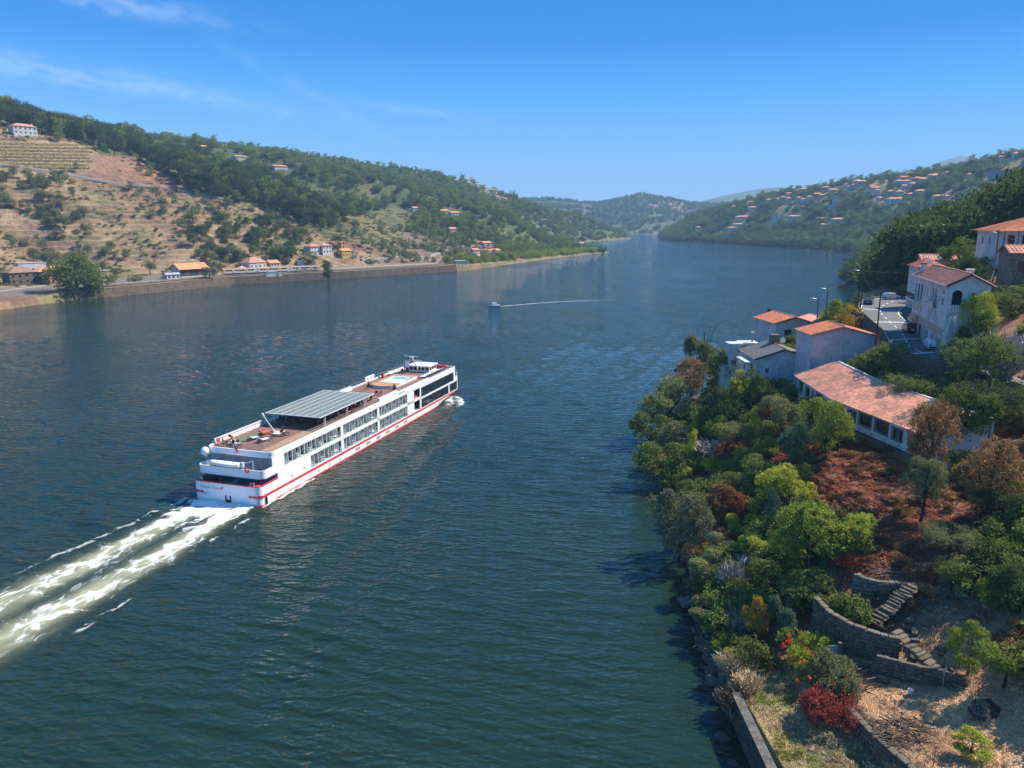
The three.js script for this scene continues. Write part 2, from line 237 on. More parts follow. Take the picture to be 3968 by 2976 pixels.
function soil(X, Y, F, side) {
  const n = fbm(X / 22, F / 22, 4), m = fbm(X / 7 + 50, F / 7, 3);
  let c;
  if (side === 'L') {
    const [px, py] = seen(X, Y, F);
    c = mixc(C_TAN, C_STRAW, smooth(.4, .7, m)); c = mixc(c, C_BROWN, smooth(.40, .62, n) * .9); c = mixc(c, C_SCRUB, smooth(.54, .64, m * .5 + fbm(X / 30 + 70, F / 30, 3) * .5) * .85); { const tf = Y / 3.4 - Math.floor(Y / 3.4), k = terraceK(X, F); if (tf > .66) c = mixc(c, [.26, .2, .15], k * .55 * smooth(.4, .8, fbm(X / 8, F / 8, 2) + .05)); else if (tf < .25) c = mixc(c, [.66, .5, .29], k * .5 * vn(X / 9, F / 5)); }
    if (inPoly(PLOT.pines, px, py)) c = mixc(C_GREEN, C_BROWN, .4 * n); else if (inPoly(PLOT.wood, px, py)) c = mixc(C_GREEN, C_TAN, smooth(.5, .62, n) * .55);
    else if (inPoly(PLOT.vineyard, px, py)) c = mixc(C_TAN, C_STRAW, .4); else if (inPoly(PLOT.vines, px, py)) c = mixc([.26, .2, .09], C_SCRUB, smooth(.4, .65, m)); else if (inPoly(PLOT.brown, px, py)) c = mixc(C_BROWN, C_EARTH, m); else if (inPoly(PLOT.rock, px, py)) c = mixc(C_ROCK, C_BROWN, n);
    if (F > 700) c = mixc(c, C_GREEN, smooth(700, 1000, F) * .6);
    const d = shore(LROWS, F) - X; if (d < 45 && F < 640 && F > 380) c = mixc(d < 12 ? [.36, .29, .12] : [.3, .25, .2], C_SCRUB, smooth(.5, .7, m) * .6);
  } else if (side === 'R') {
    if (F < 195) { const d = X - shore(RROWS, F); c = mixc(C_EARTH, C_STRAW, smooth(.45, .62, m) * .7); c = mixc(c, C_BROWN, smooth(.48, .66, n) * .85); if (F > 58) c = mixc(c, [.27, .115, .065], .55 * smooth(58, 66, F)); if (d < 7.2 && F < 60) c = mixc([.45, .32, .13], [.14, .16, .05], smooth(.42, .62, m)); if (d < 2.5 && F > 60) c = mixc(c, C_ROCK, .7); if (F > 56.5 && d > 9.5 && F < 70) c = mixc([.24, .13, .08], [.36, .22, .13], m * .6); if (F < 58 && d > 7.4 && d < 19) c = mixc([.74, .43, .225], [.5, .27, .13], smooth(.5, .75, m)); }  // garden by the steps: brown soil, with the deep tree shade darkened into its colour
    else { c = mixc([.16, .17, .06], C_TAN, smooth(.42, .62, n) * .7); c = mixc(c, [.2, .21, .08], smooth(.4, .65, m) * .6); const tf = Y / 4 - Math.floor(Y / 4); if (F > 500) c = mixc(c, tf > .62 ? [.22, .17, .12] : [.42, .33, .18], .5 * smooth(.38, .6, fbm(X / 80, F / 80, 2))); }
  } else { c = mixc(C_GREEN, C_TAN, smooth(.55, .75, n) * .45); c = mixc(c, [.06, .08, .035], smooth(.4, .6, fbm(X / 120, F / 120, 3))); }
  return c;
}
function landMesh(name, cols, rowsF, at, side, m) {
  const pos = [], col = [], uv = [], idx = [], w = cols.length;
  for (const F of rowsF) for (const d of cols) { const X = at(d, F), Y = side === 'L' ? HL(X, F) : side === 'R' ? HR(X, F) : HF(X, F); pos.push(X, Y, -F); const c = soil(X, Y, F, side); col.push(...c); uv.push(X / 7, F / 7); }
  for (let j = 0; j < rowsF.length - 1; j++) for (let i = 0; i < w - 1; i++) { const a = j * w + i; side === 'L' ? idx.push(a, a + w, a + 1, a + 1, a + w, a + w + 1) : idx.push(a, a + 1, a + w, a + 1, a + w + 1, a + w); }
  const g = new THREE.BufferGeometry(); g.setAttribute('position', new THREE.Float32BufferAttribute(pos, 3)); g.setAttribute('color', new THREE.Float32BufferAttribute(col, 3)); g.setAttribute('uv', new THREE.Float32BufferAttribute(uv, 2)); g.setIndex(idx); g.computeVertexNormals();
  const o = new THREE.Mesh(g, m); o.name = name; o.castShadow = o.receiveShadow = true; o.userData.kind = 'structure'; scene.add(o); return o;
}
const landMat = new THREE.MeshStandardMaterial({ vertexColors: true, map: groundTex, bumpMap: groundBump, bumpScale: .35, roughness: .95, side: THREE.DoubleSide });
const nearMat = new THREE.MeshStandardMaterial({ vertexColors: true, map: groundTex, bumpMap: groundBump, bumpScale: .22, roughness: .95, side: THREE.DoubleSide });
const steps = (a, b, s, g) => { const r = []; let x = a; while (x < b) { r.push(x); x += s; s *= g; } r.push(b); return r; };
landMesh('hillside', [-14, -6, -2, -.5, 0, .6, 1.2, ...steps(2, 340, 1.7, 1), ...steps(342, 900, 2, 1.03)], [...steps(150, 350, 12, 1), ...steps(353, 900, 2.6, 1), ...steps(903, 2500, 2.5, 1.008)], (d, F) => shore(LROWS, F) - d, 'L', landMat);
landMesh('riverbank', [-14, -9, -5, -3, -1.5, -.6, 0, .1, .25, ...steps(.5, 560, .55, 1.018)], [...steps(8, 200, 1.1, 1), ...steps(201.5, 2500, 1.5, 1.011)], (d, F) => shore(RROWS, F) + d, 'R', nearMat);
landMesh('far_hills', [...steps(-.55, .85, .0065, 1)], steps(1950, 8600, 22, 1.012), (a, F) => a * F, 'F', landMat);
// ---------------------------------------------------------------- river: ripples, swell and the ship's waves as real relief
const S0 = [-41.45, 105.6], AX = [.306, .952], BX = [.952, -.306];        // ship: stern at the waterline, heading, starboard
const alongOff = (X, F) => { const x = X - S0[0], f = F - S0[1]; return [x * AX[0] + f * AX[1], x * BX[0] + f * BX[1]]; };
const WV = []; { const r = rng(5); for (let i = 0; i < 12; i++) { const L = .8 * Math.pow(1.155, i), th = (r() - .5) * .8 + .05; WV.push([Math.sin(th) * 2 * Math.PI / L, Math.cos(th) * 2 * Math.PI / L, r() * 6.28, .0135 * Math.pow(L, .95), L]); } }
function waterY(X, F) {
  let y = 0; const cell = F * .006, wx = X + 2.2 * (vn(X / 9, F / 9) - .5), wf = F + 3.0 * (vn(X / 11 + 40, F / 7) - .5), am = .45 + 1.1 * vn(X / 23, F / 17 + 9);
  for (const w of WV) { const k = smooth(1.6 * cell, 3.2 * cell, w[4]); if (k > 0) { const s = Math.sin(w[0] * wx + w[1] * wf + w[2]); y += k * w[3] * am * (1.25 - 2.3 * Math.abs(Math.sin((w[0] * wx + w[1] * wf + w[2]) / 2)) * .8 + .35 * s); } }
  const [a, o] = alongOff(X, F), ao = Math.abs(o);
  if (a < 85 && a > -120 && ao > 5) { const q = ao - 5.7 - Math.max(0, 70 - a) * .2, en = Math.exp(-(((q - 6) / 10) ** 2)) * smooth(82, 66, a) * smooth(-110, -20, a); y += .15 * en * Math.sin(2 * Math.PI * (q * .93 - a * .12) / 5.6); }
  if (a < 4 && a > -90) y += .16 * Math.exp(-(((ao - 7 + a * .10) / 2.2) ** 2)) * smooth(-70, -4, a) * Math.sin(a * .8);
  return y;
}
// ripples too small for the mesh: slopes of a sum of tileable wavelets (normal map, so that they keep their steepness far away)
function rippleNormals(size, tile, n, seed, Lmin, Lmax, spread, rms, th0 = 0) {
  const r = rng(seed), sx = new Float32Array(size * size), sy = new Float32Array(size * size), N = 8192, tab = new Float32Array(N); for (let i = 0; i < N; i++) { const p = i / N * 2 * Math.PI; tab[i] = Math.cos(p) * (1 + .9 * Math.sin(p)); }
  for (let c = 0; c < n; c++) { const L = Lmin * Math.pow(Lmax / Lmin, r()), th = th0 + (r() + r() + r() - 1.5) * spread, kx = Math.round(Math.sin(th) * tile / L), ky = Math.round(Math.cos(th) * tile / L), ph = r() * N, k = Math.hypot(kx, ky) || 1, w = Math.pow(L, .12); for (let j = 0; j < size; j++) for (let i = 0; i < size; i++) { const v = w * tab[((kx * i + ky * j) / size * N + ph) & (N - 1)]; sx[j * size + i] += v * kx / k; sy[j * size + i] += v * ky / k; } }
  let q = 0; for (let i = 0; i < sx.length; i++) q += sx[i] ** 2 + sy[i] ** 2; const m = rms / Math.sqrt(q / sx.length), d = new Uint8Array(size * size * 4);
  for (let j = 0; j < size; j++) for (let i = 0; i < size; i++) { const o = j * size + i, g = .55 + .9 * tfbm(i / size, j / size, 5, 3, 91), x = -sx[o] * m * g, y = -sy[o] * m * g, l = Math.hypot(x, y, 1); d[o * 4] = (x / l * .5 + .5) * 255; d[o * 4 + 1] = (y / l * .5 + .5) * 255; d[o * 4 + 2] = (1 / l * .5 + .5) * 255; d[o * 4 + 3] = 255; }
  const t = new THREE.DataTexture(d, size, size); t.wrapS = t.wrapT = THREE.RepeatWrapping; t.magFilter = THREE.LinearFilter; t.needsUpdate = true; return t;
}
const rippleTex = rippleNormals(1024, 41, 54, 77, .34, 2.4, .7, .22, .05);
// gusts: patches of finer and coarser ripple, drawn out along the wind
const gustTex = grainTex(512, (u, v) => { const a = tfbm(u, v, 5, 5, 61), b = tfbm(u * 1, v, 18, 4, 65), g = .05 + .22 * smooth(.42, .72, .6 * a + .4 * b); return [g, g, g]; }, false); gustTex.repeat.set(41 / 260, 41 / 620);
const water = new THREE.MeshPhysicalMaterial({ color: lin(.0098, .0262, .016), roughness: .5, ior: 1.333, specularIntensity: 1, normalMap: rippleTex, roughnessMap: gustTex, side: THREE.DoubleSide });
{
  const rows = steps(14, 2700, .18, 1.0075), n = 440, a0 = -1.0, a1 = .8, pos = [], uv = [], idx = [];
  for (const F of rows) for (let i = 0; i <= n; i++) { const X = lerp(a0, a1, i / n) * (F + 8); pos.push(X, F < 700 ? waterY(X, F) : 0, -F); uv.push(X / 41, F / 41); }
  for (let j = 0; j < rows.length - 1; j++) for (let i = 0; i < n; i++) { const a = j * (n + 1) + i; idx.push(a, a + 1, a + n + 1, a + 1, a + n + 2, a + n + 1); }
  const g = new THREE.BufferGeometry(); g.setAttribute('position', new THREE.Float32BufferAttribute(pos, 3)); g.setAttribute('uv', new THREE.Float32BufferAttribute(uv, 2)); g.setIndex(idx); g.computeVertexNormals();
  const o = new THREE.Mesh(g, water); o.name = 'river'; o.receiveShadow = true; o.userData.kind = 'structure'; scene.add(o);
}
// churned, aerated water behind the propellers and along the bow: foam with an outline and grain of its own
function foamPatch(name, a0, a1, o0, o1, W, Hh, dens, lift, label) {
  const d = new Uint8Array(W * Hh * 4);
  for (let j = 0; j < Hh; j++) for (let i = 0; i < W; i++) { const a = lerp(a0, a1, (i + .5) / W), o = lerp(o0, o1, (j + .5) / Hh), c = dens(a, o), k = (j * W + i) * 4, s = v => 255 * Math.pow(clamp(v), 1 / 2.2); d[k] = s(c[0]); d[k + 1] = s(c[1]); d[k + 2] = s(c[2]); d[k + 3] = clamp(c[3]) * 255; }
  const t = new THREE.DataTexture(d, W, Hh); t.colorSpace = THREE.SRGBColorSpace; t.magFilter = THREE.LinearFilter; t.needsUpdate = true;
  const n = Math.round((a1 - a0) / .3), m = Math.round((o1 - o0) / .3), pos = [], uv = [], idx = [];
  for (let j = 0; j <= m; j++) for (let i = 0; i <= n; i++) { const a = lerp(a0, a1, i / n), o = lerp(o0, o1, j / m), X = S0[0] + AX[0] * a + BX[0] * o, F = S0[1] + AX[1] * a + BX[1] * o, al = dens(a, o)[3]; pos.push(X, waterY(X, F) + .05 + lift(a, o) * clamp(al * 1.4), -F); uv.push(i / n, j / m); }
  for (let j = 0; j < m; j++) for (let i = 0; i < n; i++) { const a = j * (n + 1) + i; idx.push(a, a + n + 1, a + 1, a + 1, a + n + 1, a + n + 2); }
  const g = new THREE.BufferGeometry(); g.setAttribute('position', new THREE.Float32BufferAttribute(pos, 3)); g.setAttribute('uv', new THREE.Float32BufferAttribute(uv, 2)); g.setIndex(idx); g.computeVertexNormals();
  return single(name, g, new THREE.MeshStandardMaterial({ map: t, transparent: true, roughness: .55, side: THREE.DoubleSide }), label, 'foam', null, 'stuff');
}
const ridge = (x, y, o) => { let s = 0, a = .5, n = 0; for (let k = 0; k < o; k++) { s += a * (1 - Math.abs(2 * vn(x, y) - 1)); n += a; x = x * 2.1 + 7; y = y * 2.1 + 3; a *= .55; } return s / n; };
const wakeDens = (a, o) => {
  const b = -a, wob = 2.4 * (fbm(b / 13, 2.2, 2) - .5) * smooth(0, 30, b), q = o - wob, half = 5.3 + b * .05, sp = Math.abs(q) / half;
  const jet = (c, w) => Math.exp(-(((q - c) / w) ** 2)), core = Math.exp(-(sp ** 4)), w = 1.6 + b * .032;
  const env = Math.max(jet(3.1 + b * .02, w), jet(-2.9 - b * .03, w * 1.1) * .92);
  const u = b + 1.8 * (fbm(b / 3, o / 2, 3) - .5) * 2, v = o + 1.5 * (fbm(b / 3.4 + 9, o / 2.2, 3) - .5) * 2;
  const lace = clamp((ridge(u / 2.6, v / 1.15, 5) - .34) / .42), fine = fbm(u / .7, v / .55 + 3, 4), n3 = fbm(b / 6, o / 1.7 + 20, 3);
  const n = .62 * lace + .38 * clamp((fine - .25) / .5);
  const D = clamp(.95 * Math.exp(-((b / 7) ** 2)) * core + env * (.54 - .24 * smooth(4, 55, b)) * (.65 + .6 * n3) + .14 * core - .02);
  let foam = .95 * smooth(1.0 - D - .30, 1.0 - D + .50, n) * (1 - smooth(1.05, 1.45, sp));
  const arm = (c, k) => Math.exp(-(((q - c) / k) ** 2)), side = Math.max(arm(half + 1.1 + 1.3 * (n3 - .5), .55) * smooth(7, 3, Math.abs(b - 8)), arm(-half - 1.6 - b * .03, .6) * smooth(46, 12, b), arm(half + 1.9 + 1.2 * (n3 - .5), .5) * smooth(6, 2, Math.abs(b - 31)));
  foam = Math.max(foam, .75 * smooth(.42, .95, n + .2 * side) * smooth(.15, .9, side));
  const aer = clamp(core * (.55 + .75 * env) * (.65 + .8 * n3) * (1 - .45 * smooth(20, 70, b)));
  const al = Math.max(foam, aer * .92) * smooth(-.6, .3, b) * (1 - smooth(58, 74, b));
  const base = mixc([.05, .068, .04], [.34, .345, .2], clamp(env * (.35 + 1.2 * n3) + .3 * lace * env - .1));
  return [...mixc(base, [.86, .87, .85], smooth(.25, 1.0, foam) * .9), al];
};
foamPatch('wake_foam', -76, .5, -14, 14, 1536, 640, wakeDens, (a, o) => .22 * (ridge(a / 2.2, o / 1.4, 3) - .35) + .18 * Math.exp(a / 7), 'white and olive foam trail churned up behind the cruise ship');
const bowDens = (a, o) => {
  const s = clamp((81 - a) / 24), line = hullHalf(Math.min(a, 79.9), 0) + .35 + s * 2.6, q = o - line;
  const n = ridge(a / 1.6, o / .9, 5), n2 = fbm(a / .9, o / .7, 4);
  const env = Math.exp(-((q / (.9 + s * 1.6)) ** 2)) * (1 - smooth(.3, 1, s)) * smooth(-.06, .05, s), thin = Math.exp(-(((o - 5.95) / .45) ** 2)) * smooth(10, 0, Math.abs(a - 6)) * 1.2 + .55 * Math.exp(-(((o - 6) / .35) ** 2)) * smooth(60, 20, a) * smooth(0, 5, a) * n2;
  const env2 = Math.exp(-(((q - 1.9 - s * 2) / (.7 + s)) ** 2)) * smooth(.12, .3, s) * (1 - smooth(.45, .9, s));
  const fw = .8 * smooth(.3, 1.0, (env * .8 + env2 * .7 + thin) * (.2 + 1.1 * n) * (.35 + 1.0 * n2) * 1.35);
  return [.85, .86, .84, fw * .95 * (o < hullHalf(Math.min(a, 79.9), 0) - .2 ? 0 : 1)];
};
// ---------------------------------------------------------------- people: one continuous body from tapered bones
function bodyGeo(bones, lo, hi, res = 46) {
  const mc = new MarchingCubes(res, new THREE.MeshStandardMaterial(), false, false, 60000), h = res / 2, S = Math.max(hi[0] - lo[0], hi[1] - lo[1], hi[2] - lo[2]) / 2 * 1.12, c = lo.map((v, i) => (v + hi[i]) / 2);
  const dist = (p, b) => { const [ax, ay, az, ra, bx, by, bz, rb] = b, dx = bx - ax, dy = by - ay, dz = bz - az, t = clamp(((p[0] - ax) * dx + (p[1] - ay) * dy + (p[2] - az) * dz) / (dx * dx + dy * dy + dz * dz + 1e-9)); return Math.hypot(p[0] - ax - t * dx, p[1] - ay - t * dy, p[2] - az - t * dz) - lerp(ra, rb, t); };
  mc.isolation = 0;
  for (let z = 0; z < res; z++) for (let y = 0; y < res; y++) for (let x = 0; x < res; x++) { const p = [(x - h) / h * S + c[0], (y - h) / h * S + c[1], (z - h) / h * S + c[2]]; let e = 0; for (const b of bones) e += Math.exp(-dist(p, b) * 45); mc.field[z * res * res + y * res + x] = Math.log(e) / 45; }
  mc.update();
  const n = mc.count, pos = new Float32Array(n * 3), col = new Float32Array(n * 3);
  for (let i = 0; i < n; i++) { const p = [0, 1, 2].map(k => mc.positionArray[i * 3 + k] * S + c[k]); pos.set(p, i * 3); let best = 9, q = null; for (const b of bones) { const d = dist(p, b); if (d < best) { best = d; q = b; } } col.set(q[8], i * 3); }
  const g = new THREE.BufferGeometry(); g.setAttribute('position', new THREE.BufferAttribute(pos, 3)); g.setAttribute('normal', new THREE.BufferAttribute(mc.normalArray.slice(0, n * 3), 3)); g.setAttribute('color', new THREE.BufferAttribute(col, 3)); g.deleteAttribute('normal'); g.computeVertexNormals(); return g;
}
const SKIN = [.5, .3, .21], personMat = mat(1, 1, 1, .8, { vertexColors: true });
function seatedPerson(label, shirt, trousers, hair) { // seat height .45, facing +z
  const t = thing('person', label, 'person', 'passengers on the sun deck'), B1 = [];
  B1.push([0, .54, 0, .145, 0, .80, -.04, .14, shirt], [0, .80, -.04, .15, 0, 1.0, -.06, .125, shirt], [-.15, 1.02, -.06, .07, .15, 1.02, -.06, .07, shirt], [0, 1.03, -.06, .055, 0, 1.13, -.04, .052, SKIN], [0, 1.2, -.02, .095, 0, 1.27, -.03, .095, SKIN], [0, 1.19, .065, .02, 0, 1.22, .07, .018, SKIN]);
  for (const s of [-1, 1]) B1.push([s * .19, 1.0, -.06, .055, s * .24, .76, .02, .045, shirt], [s * .24, .76, .02, .042, s * .17, .62, .24, .032, SKIN], [s * .17, .62, .24, .034, s * .13, .6, .33, .024, SKIN], [s * .09, .52, 0, .085, s * .11, .53, .42, .065, trousers], [s * .11, .53, .42, .062, s * .11, .1, .46, .042, trousers], [s * .11, .06, .44, .042, s * .12, .045, .6, .035, [.03, .03, .03]]);
  part(t, 'body', bodyGeo(B1, [-.35, 0, -.3], [.35, 1.4, .65], 52), personMat);
  const h = new THREE.SphereGeometry(.108, 14, 10, 0, 6.29, 0, 1.75); h.rotateX(-.35); h.translate(0, 1.25, -.04); part(t, 'hair', h, mat(...hair, .9)); return t;
}
// ---------------------------------------------------------------- rough stones: a few shapes shared by walls, steps and rocks
const STONE = [mat(.40, .34, .265, .95, { map: stoneTex }), mat(.31, .26, .2, .95, { map: stoneTex }), mat(.48, .4, .3, .95, { map: stoneTex }), mat(.12, .105, .085, .95), mat(.5, .45, .37, .95, { map: stoneTex })];
const ROCKG = Array.from({ length: 7 }, (_, k) => { const g = new THREE.BoxGeometry(2, 2, 2, 2, 2, 2), p = g.attributes.position, r = rng(900 + k), m = new Map(); for (let i = 0; i < p.count; i++) { const key = [p.getX(i), p.getY(i), p.getZ(i)].join(); if (!m.has(key)) { const v = new THREE.Vector3(p.getX(i), p.getY(i), p.getZ(i)), l = v.length(); v.multiplyScalar(1 / Math.pow(l, .42) * (1 + .16 * (r() - .5))); v.x += .12 * (r() - .5); v.y += .12 * (r() - .5); m.set(key, v); } const v = m.get(key); p.setXYZ(i, v.x, v.y, v.z); } const q = g.toNonIndexed(); q.computeVertexNormals(); return q; });
// places kept free of wild trees: [right, forward, radius]
const keepClear = [];
// ---------------------------------------------------------------- river cruise ship
// own axes: x to starboard, y up, -z ahead; a = metres ahead of the stern
function hullHalf(a, y) {
  const k = smooth(0, 1.7, y), start = lerp(60, 73.6, k), tip = lerp(77.6, 80.6, k), p = lerp(1.9, 2.8, k);
  let h = a <= start ? 5.7 : 5.7 * Math.pow(Math.max(0, 1 - Math.pow((a - start) / (tip - start), p)), .55);
  if (a < .9) h -= .9 - Math.sqrt(Math.max(0, .81 - (.9 - a) ** 2));
  return h;
}
const M = {
  white: phys(.80, .80, .79, .32, { clearcoat: .3, clearcoatRoughness: .2 }), offwhite: mat(.62, .63, .65, .5), red: phys(.62, .03, .05, .4), dark: mat(.02, .021, .024, .5), deck: mat(.26, .13, .09, .75, { map: plasterTex }), wood: mat(.46, .27, .14, .7, { map: plasterTex }),
  glass: phys(.012, .018, .024, .06, { specularIntensity: 1 }), pane: phys(.9, .96, .95, .03, { transmission: 1, thickness: 0 }), steel: mat(.5, .51, .52, .35, { metalness: .8 }), grey: mat(.28, .29, .3, .6), lightgrey: mat(.5, .51, .52, .5), keel: mat(.03, .03, .032, .6),
  curtain: mat(.62, .63, .62, .8), panel: phys(.075, .085, .09, .22, {}), frame: mat(.55, .6, .58, .4), orange: mat(.8, .12, .02, .8), towel: mat(.78, .78, .76, .9), wicker: mat(.035, .03, .028, .8), greenmat: mat(.10, .15, .07, .95), black: mat(.012, .012, .013, .5), poolwater: phys(.16, .5, .46, .1), tabletop: mat(.6, .6, .58, .4), seatred: mat(.5, .05, .04, .7),
};
{ // photovoltaic cells: print on the panel glass
  M.panel.map = grainTex(256, (u, v) => { const x = (u * 6) % 1, y = (v * 10) % 1, e = x < .05 || y < .05 || x > .95 || y > .95; const g = e ? .78 : .42 + .16 * (hash(Math.floor(u * 6) + 7, Math.floor(v * 10)) - .5) + .1 * tfbm(u, v, 30, 2, 3); return [g * .95, g * 1.0, g * 1.0]; });
  M.panel.color = lin(.78, .77, .71); M.panel.roughness = .5; M.panel.specularIntensity = .3;
}
const ship = thing('cruise_ship', 'long white river cruise ship with red stripes under way upstream', 'ship');
ship.position.set(S0[0], 0, -S0[1]); ship.rotation.y = -Math.asin(.306);
const sb = (o0, o1, y0, y1, a0, a1) => box(o0, o1, y0, y1, -a1, -a0);
const onShip = (o, off, y, a, turn = 0) => { o.position.copy(new THREE.Vector3(off, y, -a).applyAxisAngle(new THREE.Vector3(0, 1, 0), ship.rotation.y)).add(ship.position); o.rotation.y = ship.rotation.y + turn; return o; };
{
  // hull skin
  const al = [0, .05, .15, .3, .5, .7, .9, ...steps(2, 60, 6, 1), ...steps(62, 74, 1.2, 1), 74.5, 75.2, 75.9, ...steps(76.3, 80.6, .22, 1)];
  const skin = (y0, y1, ny, a0, out = 0, name, m) => {
    const as = al.filter(a => a >= a0), pos = [], idx = [];
    for (const s of [1, -1]) for (let j = 0; j <= ny; j++) { const y = lerp(y0, y1, j / ny); for (const a of as) pos.push(s * (Math.max(0, hullHalf(a, y)) + out), y, -a); }
    const w = as.length; for (let s = 0; s < 2; s++) for (let j = 0; j < ny; j++) for (let i = 0; i < w - 1; i++) { const q = s * w * (ny + 1) + j * w + i; s ? idx.push(q, q + w, q + 1, q + 1, q + w, q + w + 1) : idx.push(q, q + 1, q + w, q + 1, q + w + 1, q + w); }
    return part(ship, name, flat(pos, idx), m);
  };
  skin(-1.4, .02, 2, 0, 0, 'keel', M.keel); skin(.02, 1.72, 4, 0, 0, 'hull', M.white); skin(1.72, 3.74, 4, 75.9, 0, 'bow_plating', M.white); skin(3.74, 4.95, 3, 74.5, 0, 'bow_bulwark', M.white);
  skin(.02, .3, 1, 0, .05, 'waterline_stripe', M.red); skin(1.36, 1.70, 1, 0, .1, 'rubbing_strake', M.red);
  for (const g of [sb(-5.4, -3.9, 1.42, 1.68, -.1, .05), sb(3.9, 5.4, 1.42, 1.68, -.1, .05), sb(-5.4, -3.7, .02, .22, -.1, .05), sb(3.9, 5.4, .02, .22, -.1, .05)]) part(ship, 'rubbing_strake', g, M.red);
  const bulb = new THREE.Shape(); bulb.moveTo(-4.85, 0); bulb.lineTo(4.85, 0); bulb.lineTo(4.85, 3.05); bulb.lineTo(-4.85, 3.05); bulb.closePath();
  part(ship, 'transom', sb(-4.85, 4.85, -1.2, 3.05, -.02, .12), M.white);
  for (const g of [sb(5.55, 5.7, 1.7, 3.05, .9, 4.6), sb(-5.7, -5.55, 1.7, 3.05, .9, 4.6)]) part(ship, 'bulwark', g, M.white);
  for (const s of [1, -1]) { const c = new THREE.CylinderGeometry(.88, .88, 1.36, 8, 1, true, s > 0 ? -0 : -Math.PI / 2, Math.PI / 2); c.translate(s * 4.82, 2.38, -.88); part(ship, 'bulwark', c, M.white); }
  part(ship, 'bulwark_cap', merge([sb(-4.9, 4.9, 3.05, 3.17, -.06, .2), sb(5.5, 5.76, 3.05, 3.17, .9, 4.6), sb(-5.76, -5.5, 3.05, 3.17, .9, 4.6), sb(4.75, 5.5, 3.05, 3.17, .15, .95), sb(-5.5, -4.75, 3.05, 3.17, .15, .95)]), M.red);
  part(ship, 'mooring_deck', sb(-5.5, 5.5, 2.0, 2.2, .13, 5.5), M.grey);
  part(ship, 'aft_bulkhead', merge([sb(-5.55, 5.55, 2.2, 3.98, 4.6, 4.75), sb(-5.55, 5.55, 4.17, 6.5, 4.6, 4.75)]), mat(.36, .37, .43, .6));
  part(ship, 'stern_notch', merge([sb(-.15, .05, .35, 1.35, -.09, -.03), sb(.62, .82, .35, 1.35, -.09, -.03), sb(.05, .62, .3, .75, -.07, -.03)]), M.dark);
  { const c = new THREE.CylinderGeometry(.13, .13, .06, 14); c.rotateX(Math.PI / 2); c.translate(-.55, 2.42, .04); part(ship, 'hawse_hole', c, M.dark); }
  // second stern gallery
  const gal = new THREE.Shape(); gal.moveTo(-5.7, 4.6); gal.lineTo(-5.7, 2.0); gal.quadraticCurveTo(-5.6, 1.15, -4.7, 1.1); gal.lineTo(4.7, 1.1); gal.quadraticCurveTo(5.6, 1.15, 5.7, 2.0); gal.lineTo(5.7, 4.6); gal.lineTo(5.52, 4.6); gal.lineTo(5.52, 2.0); gal.quadraticCurveTo(5.42, 1.3, 4.7, 1.28); gal.lineTo(-4.7, 1.28); gal.quadraticCurveTo(-5.42, 1.3, -5.52, 2.0); gal.lineTo(-5.52, 4.6); gal.closePath();
  const ex = (sh, y0, y1) => { const g = new THREE.ExtrudeGeometry(sh, { depth: y1 - y0, bevelEnabled: false, curveSegments: 8 }); g.rotateX(-Math.PI / 2); g.translate(0, y0, 0); return g; };
  part(ship, 'gallery_bulwark', ex(gal, 3.9, 5.15), M.white);
  part(ship, 'gallery_deck', sb(-5.5, 5.5, 3.98, 4.16, 1.3, 5.2), M.grey);
  // upper deck edge at the stern
  const top = new THREE.Shape(); top.moveTo(-5.7, 7); top.lineTo(-5.7, 4.4); top.quadraticCurveTo(-5.6, 3.35, -4.6, 3.3); top.lineTo(4.6, 3.3); top.quadraticCurveTo(5.6, 3.35, 5.7, 4.4); top.lineTo(5.7, 7); top.lineTo(5.5, 7); top.lineTo(5.5, 4.4); top.quadraticCurveTo(5.4, 3.55, 4.6, 3.5); top.lineTo(-4.6, 3.5); top.quadraticCurveTo(-5.4, 3.55, -5.5, 4.4); top.lineTo(-5.5, 7); top.closePath();
  part(ship, 'upper_bulwark', ex(top, 6.4, 7.32), M.white);
  for (const g of [sb(5.53, 5.69, 1.7, 6.42, 4.6, 6.5), sb(-5.69, -5.53, 1.7, 6.42, 4.6, 6.5), sb(5.53, 5.69, 5.1, 6.42, 3.5, 4.6)]) part(ship, 'corner_plate', g, M.white);
  // decks
  part(ship, 'sun_deck', sb(-5.48, 5.48, 6.82, 7.0, 3.5, 74.5), M.deck); part(ship, 'deck_core', sb(-5.4, 5.4, 6.45, 6.8, 4.76, 74.4), M.offwhite);
  part(ship, 'timber_deck', sb(2.9, 5.3, 7.004, 7.03, 4.6, 16), M.wood);
  part(ship, 'deck_lip', merge([sb(5.5, 5.72, 6.42, 7.32, 7, 74.5), sb(-5.72, -5.5, 6.42, 7.32, 7, 74.5), sb(-5.5, 5.5, 6.42, 7.32, 74.5, 74.7)]), M.white);
  part(ship, 'middle_deck', merge([sb(-5.5, 5.5, 3.9, 4.34, 4.76, 74.6), sb(-5.5, 5.5, 1.6, 1.73, 4.76, 73.5)]), M.offwhite);
  { const sh = new THREE.Shape(); for (let i = 0; i <= 24; i++) { const a = lerp(74.3, 80.4, i / 24), h = Math.max(0, hullHalf(a, 4) - .12); i ? sh.lineTo(h, a) : sh.moveTo(h, a); } for (let i = 24; i >= 0; i--) { const a = lerp(74.3, 80.4, i / 24); sh.lineTo(-Math.max(0, hullHalf(a, 4) - .12), a); } part(ship, 'bow_terrace', ex(sh, 3.95, 4.15), M.deck); }
  part(ship, 'lounge_front', merge([sb(-5.3, 5.3, 4.15, 6.42, 74.3, 74.5)]), M.glass);
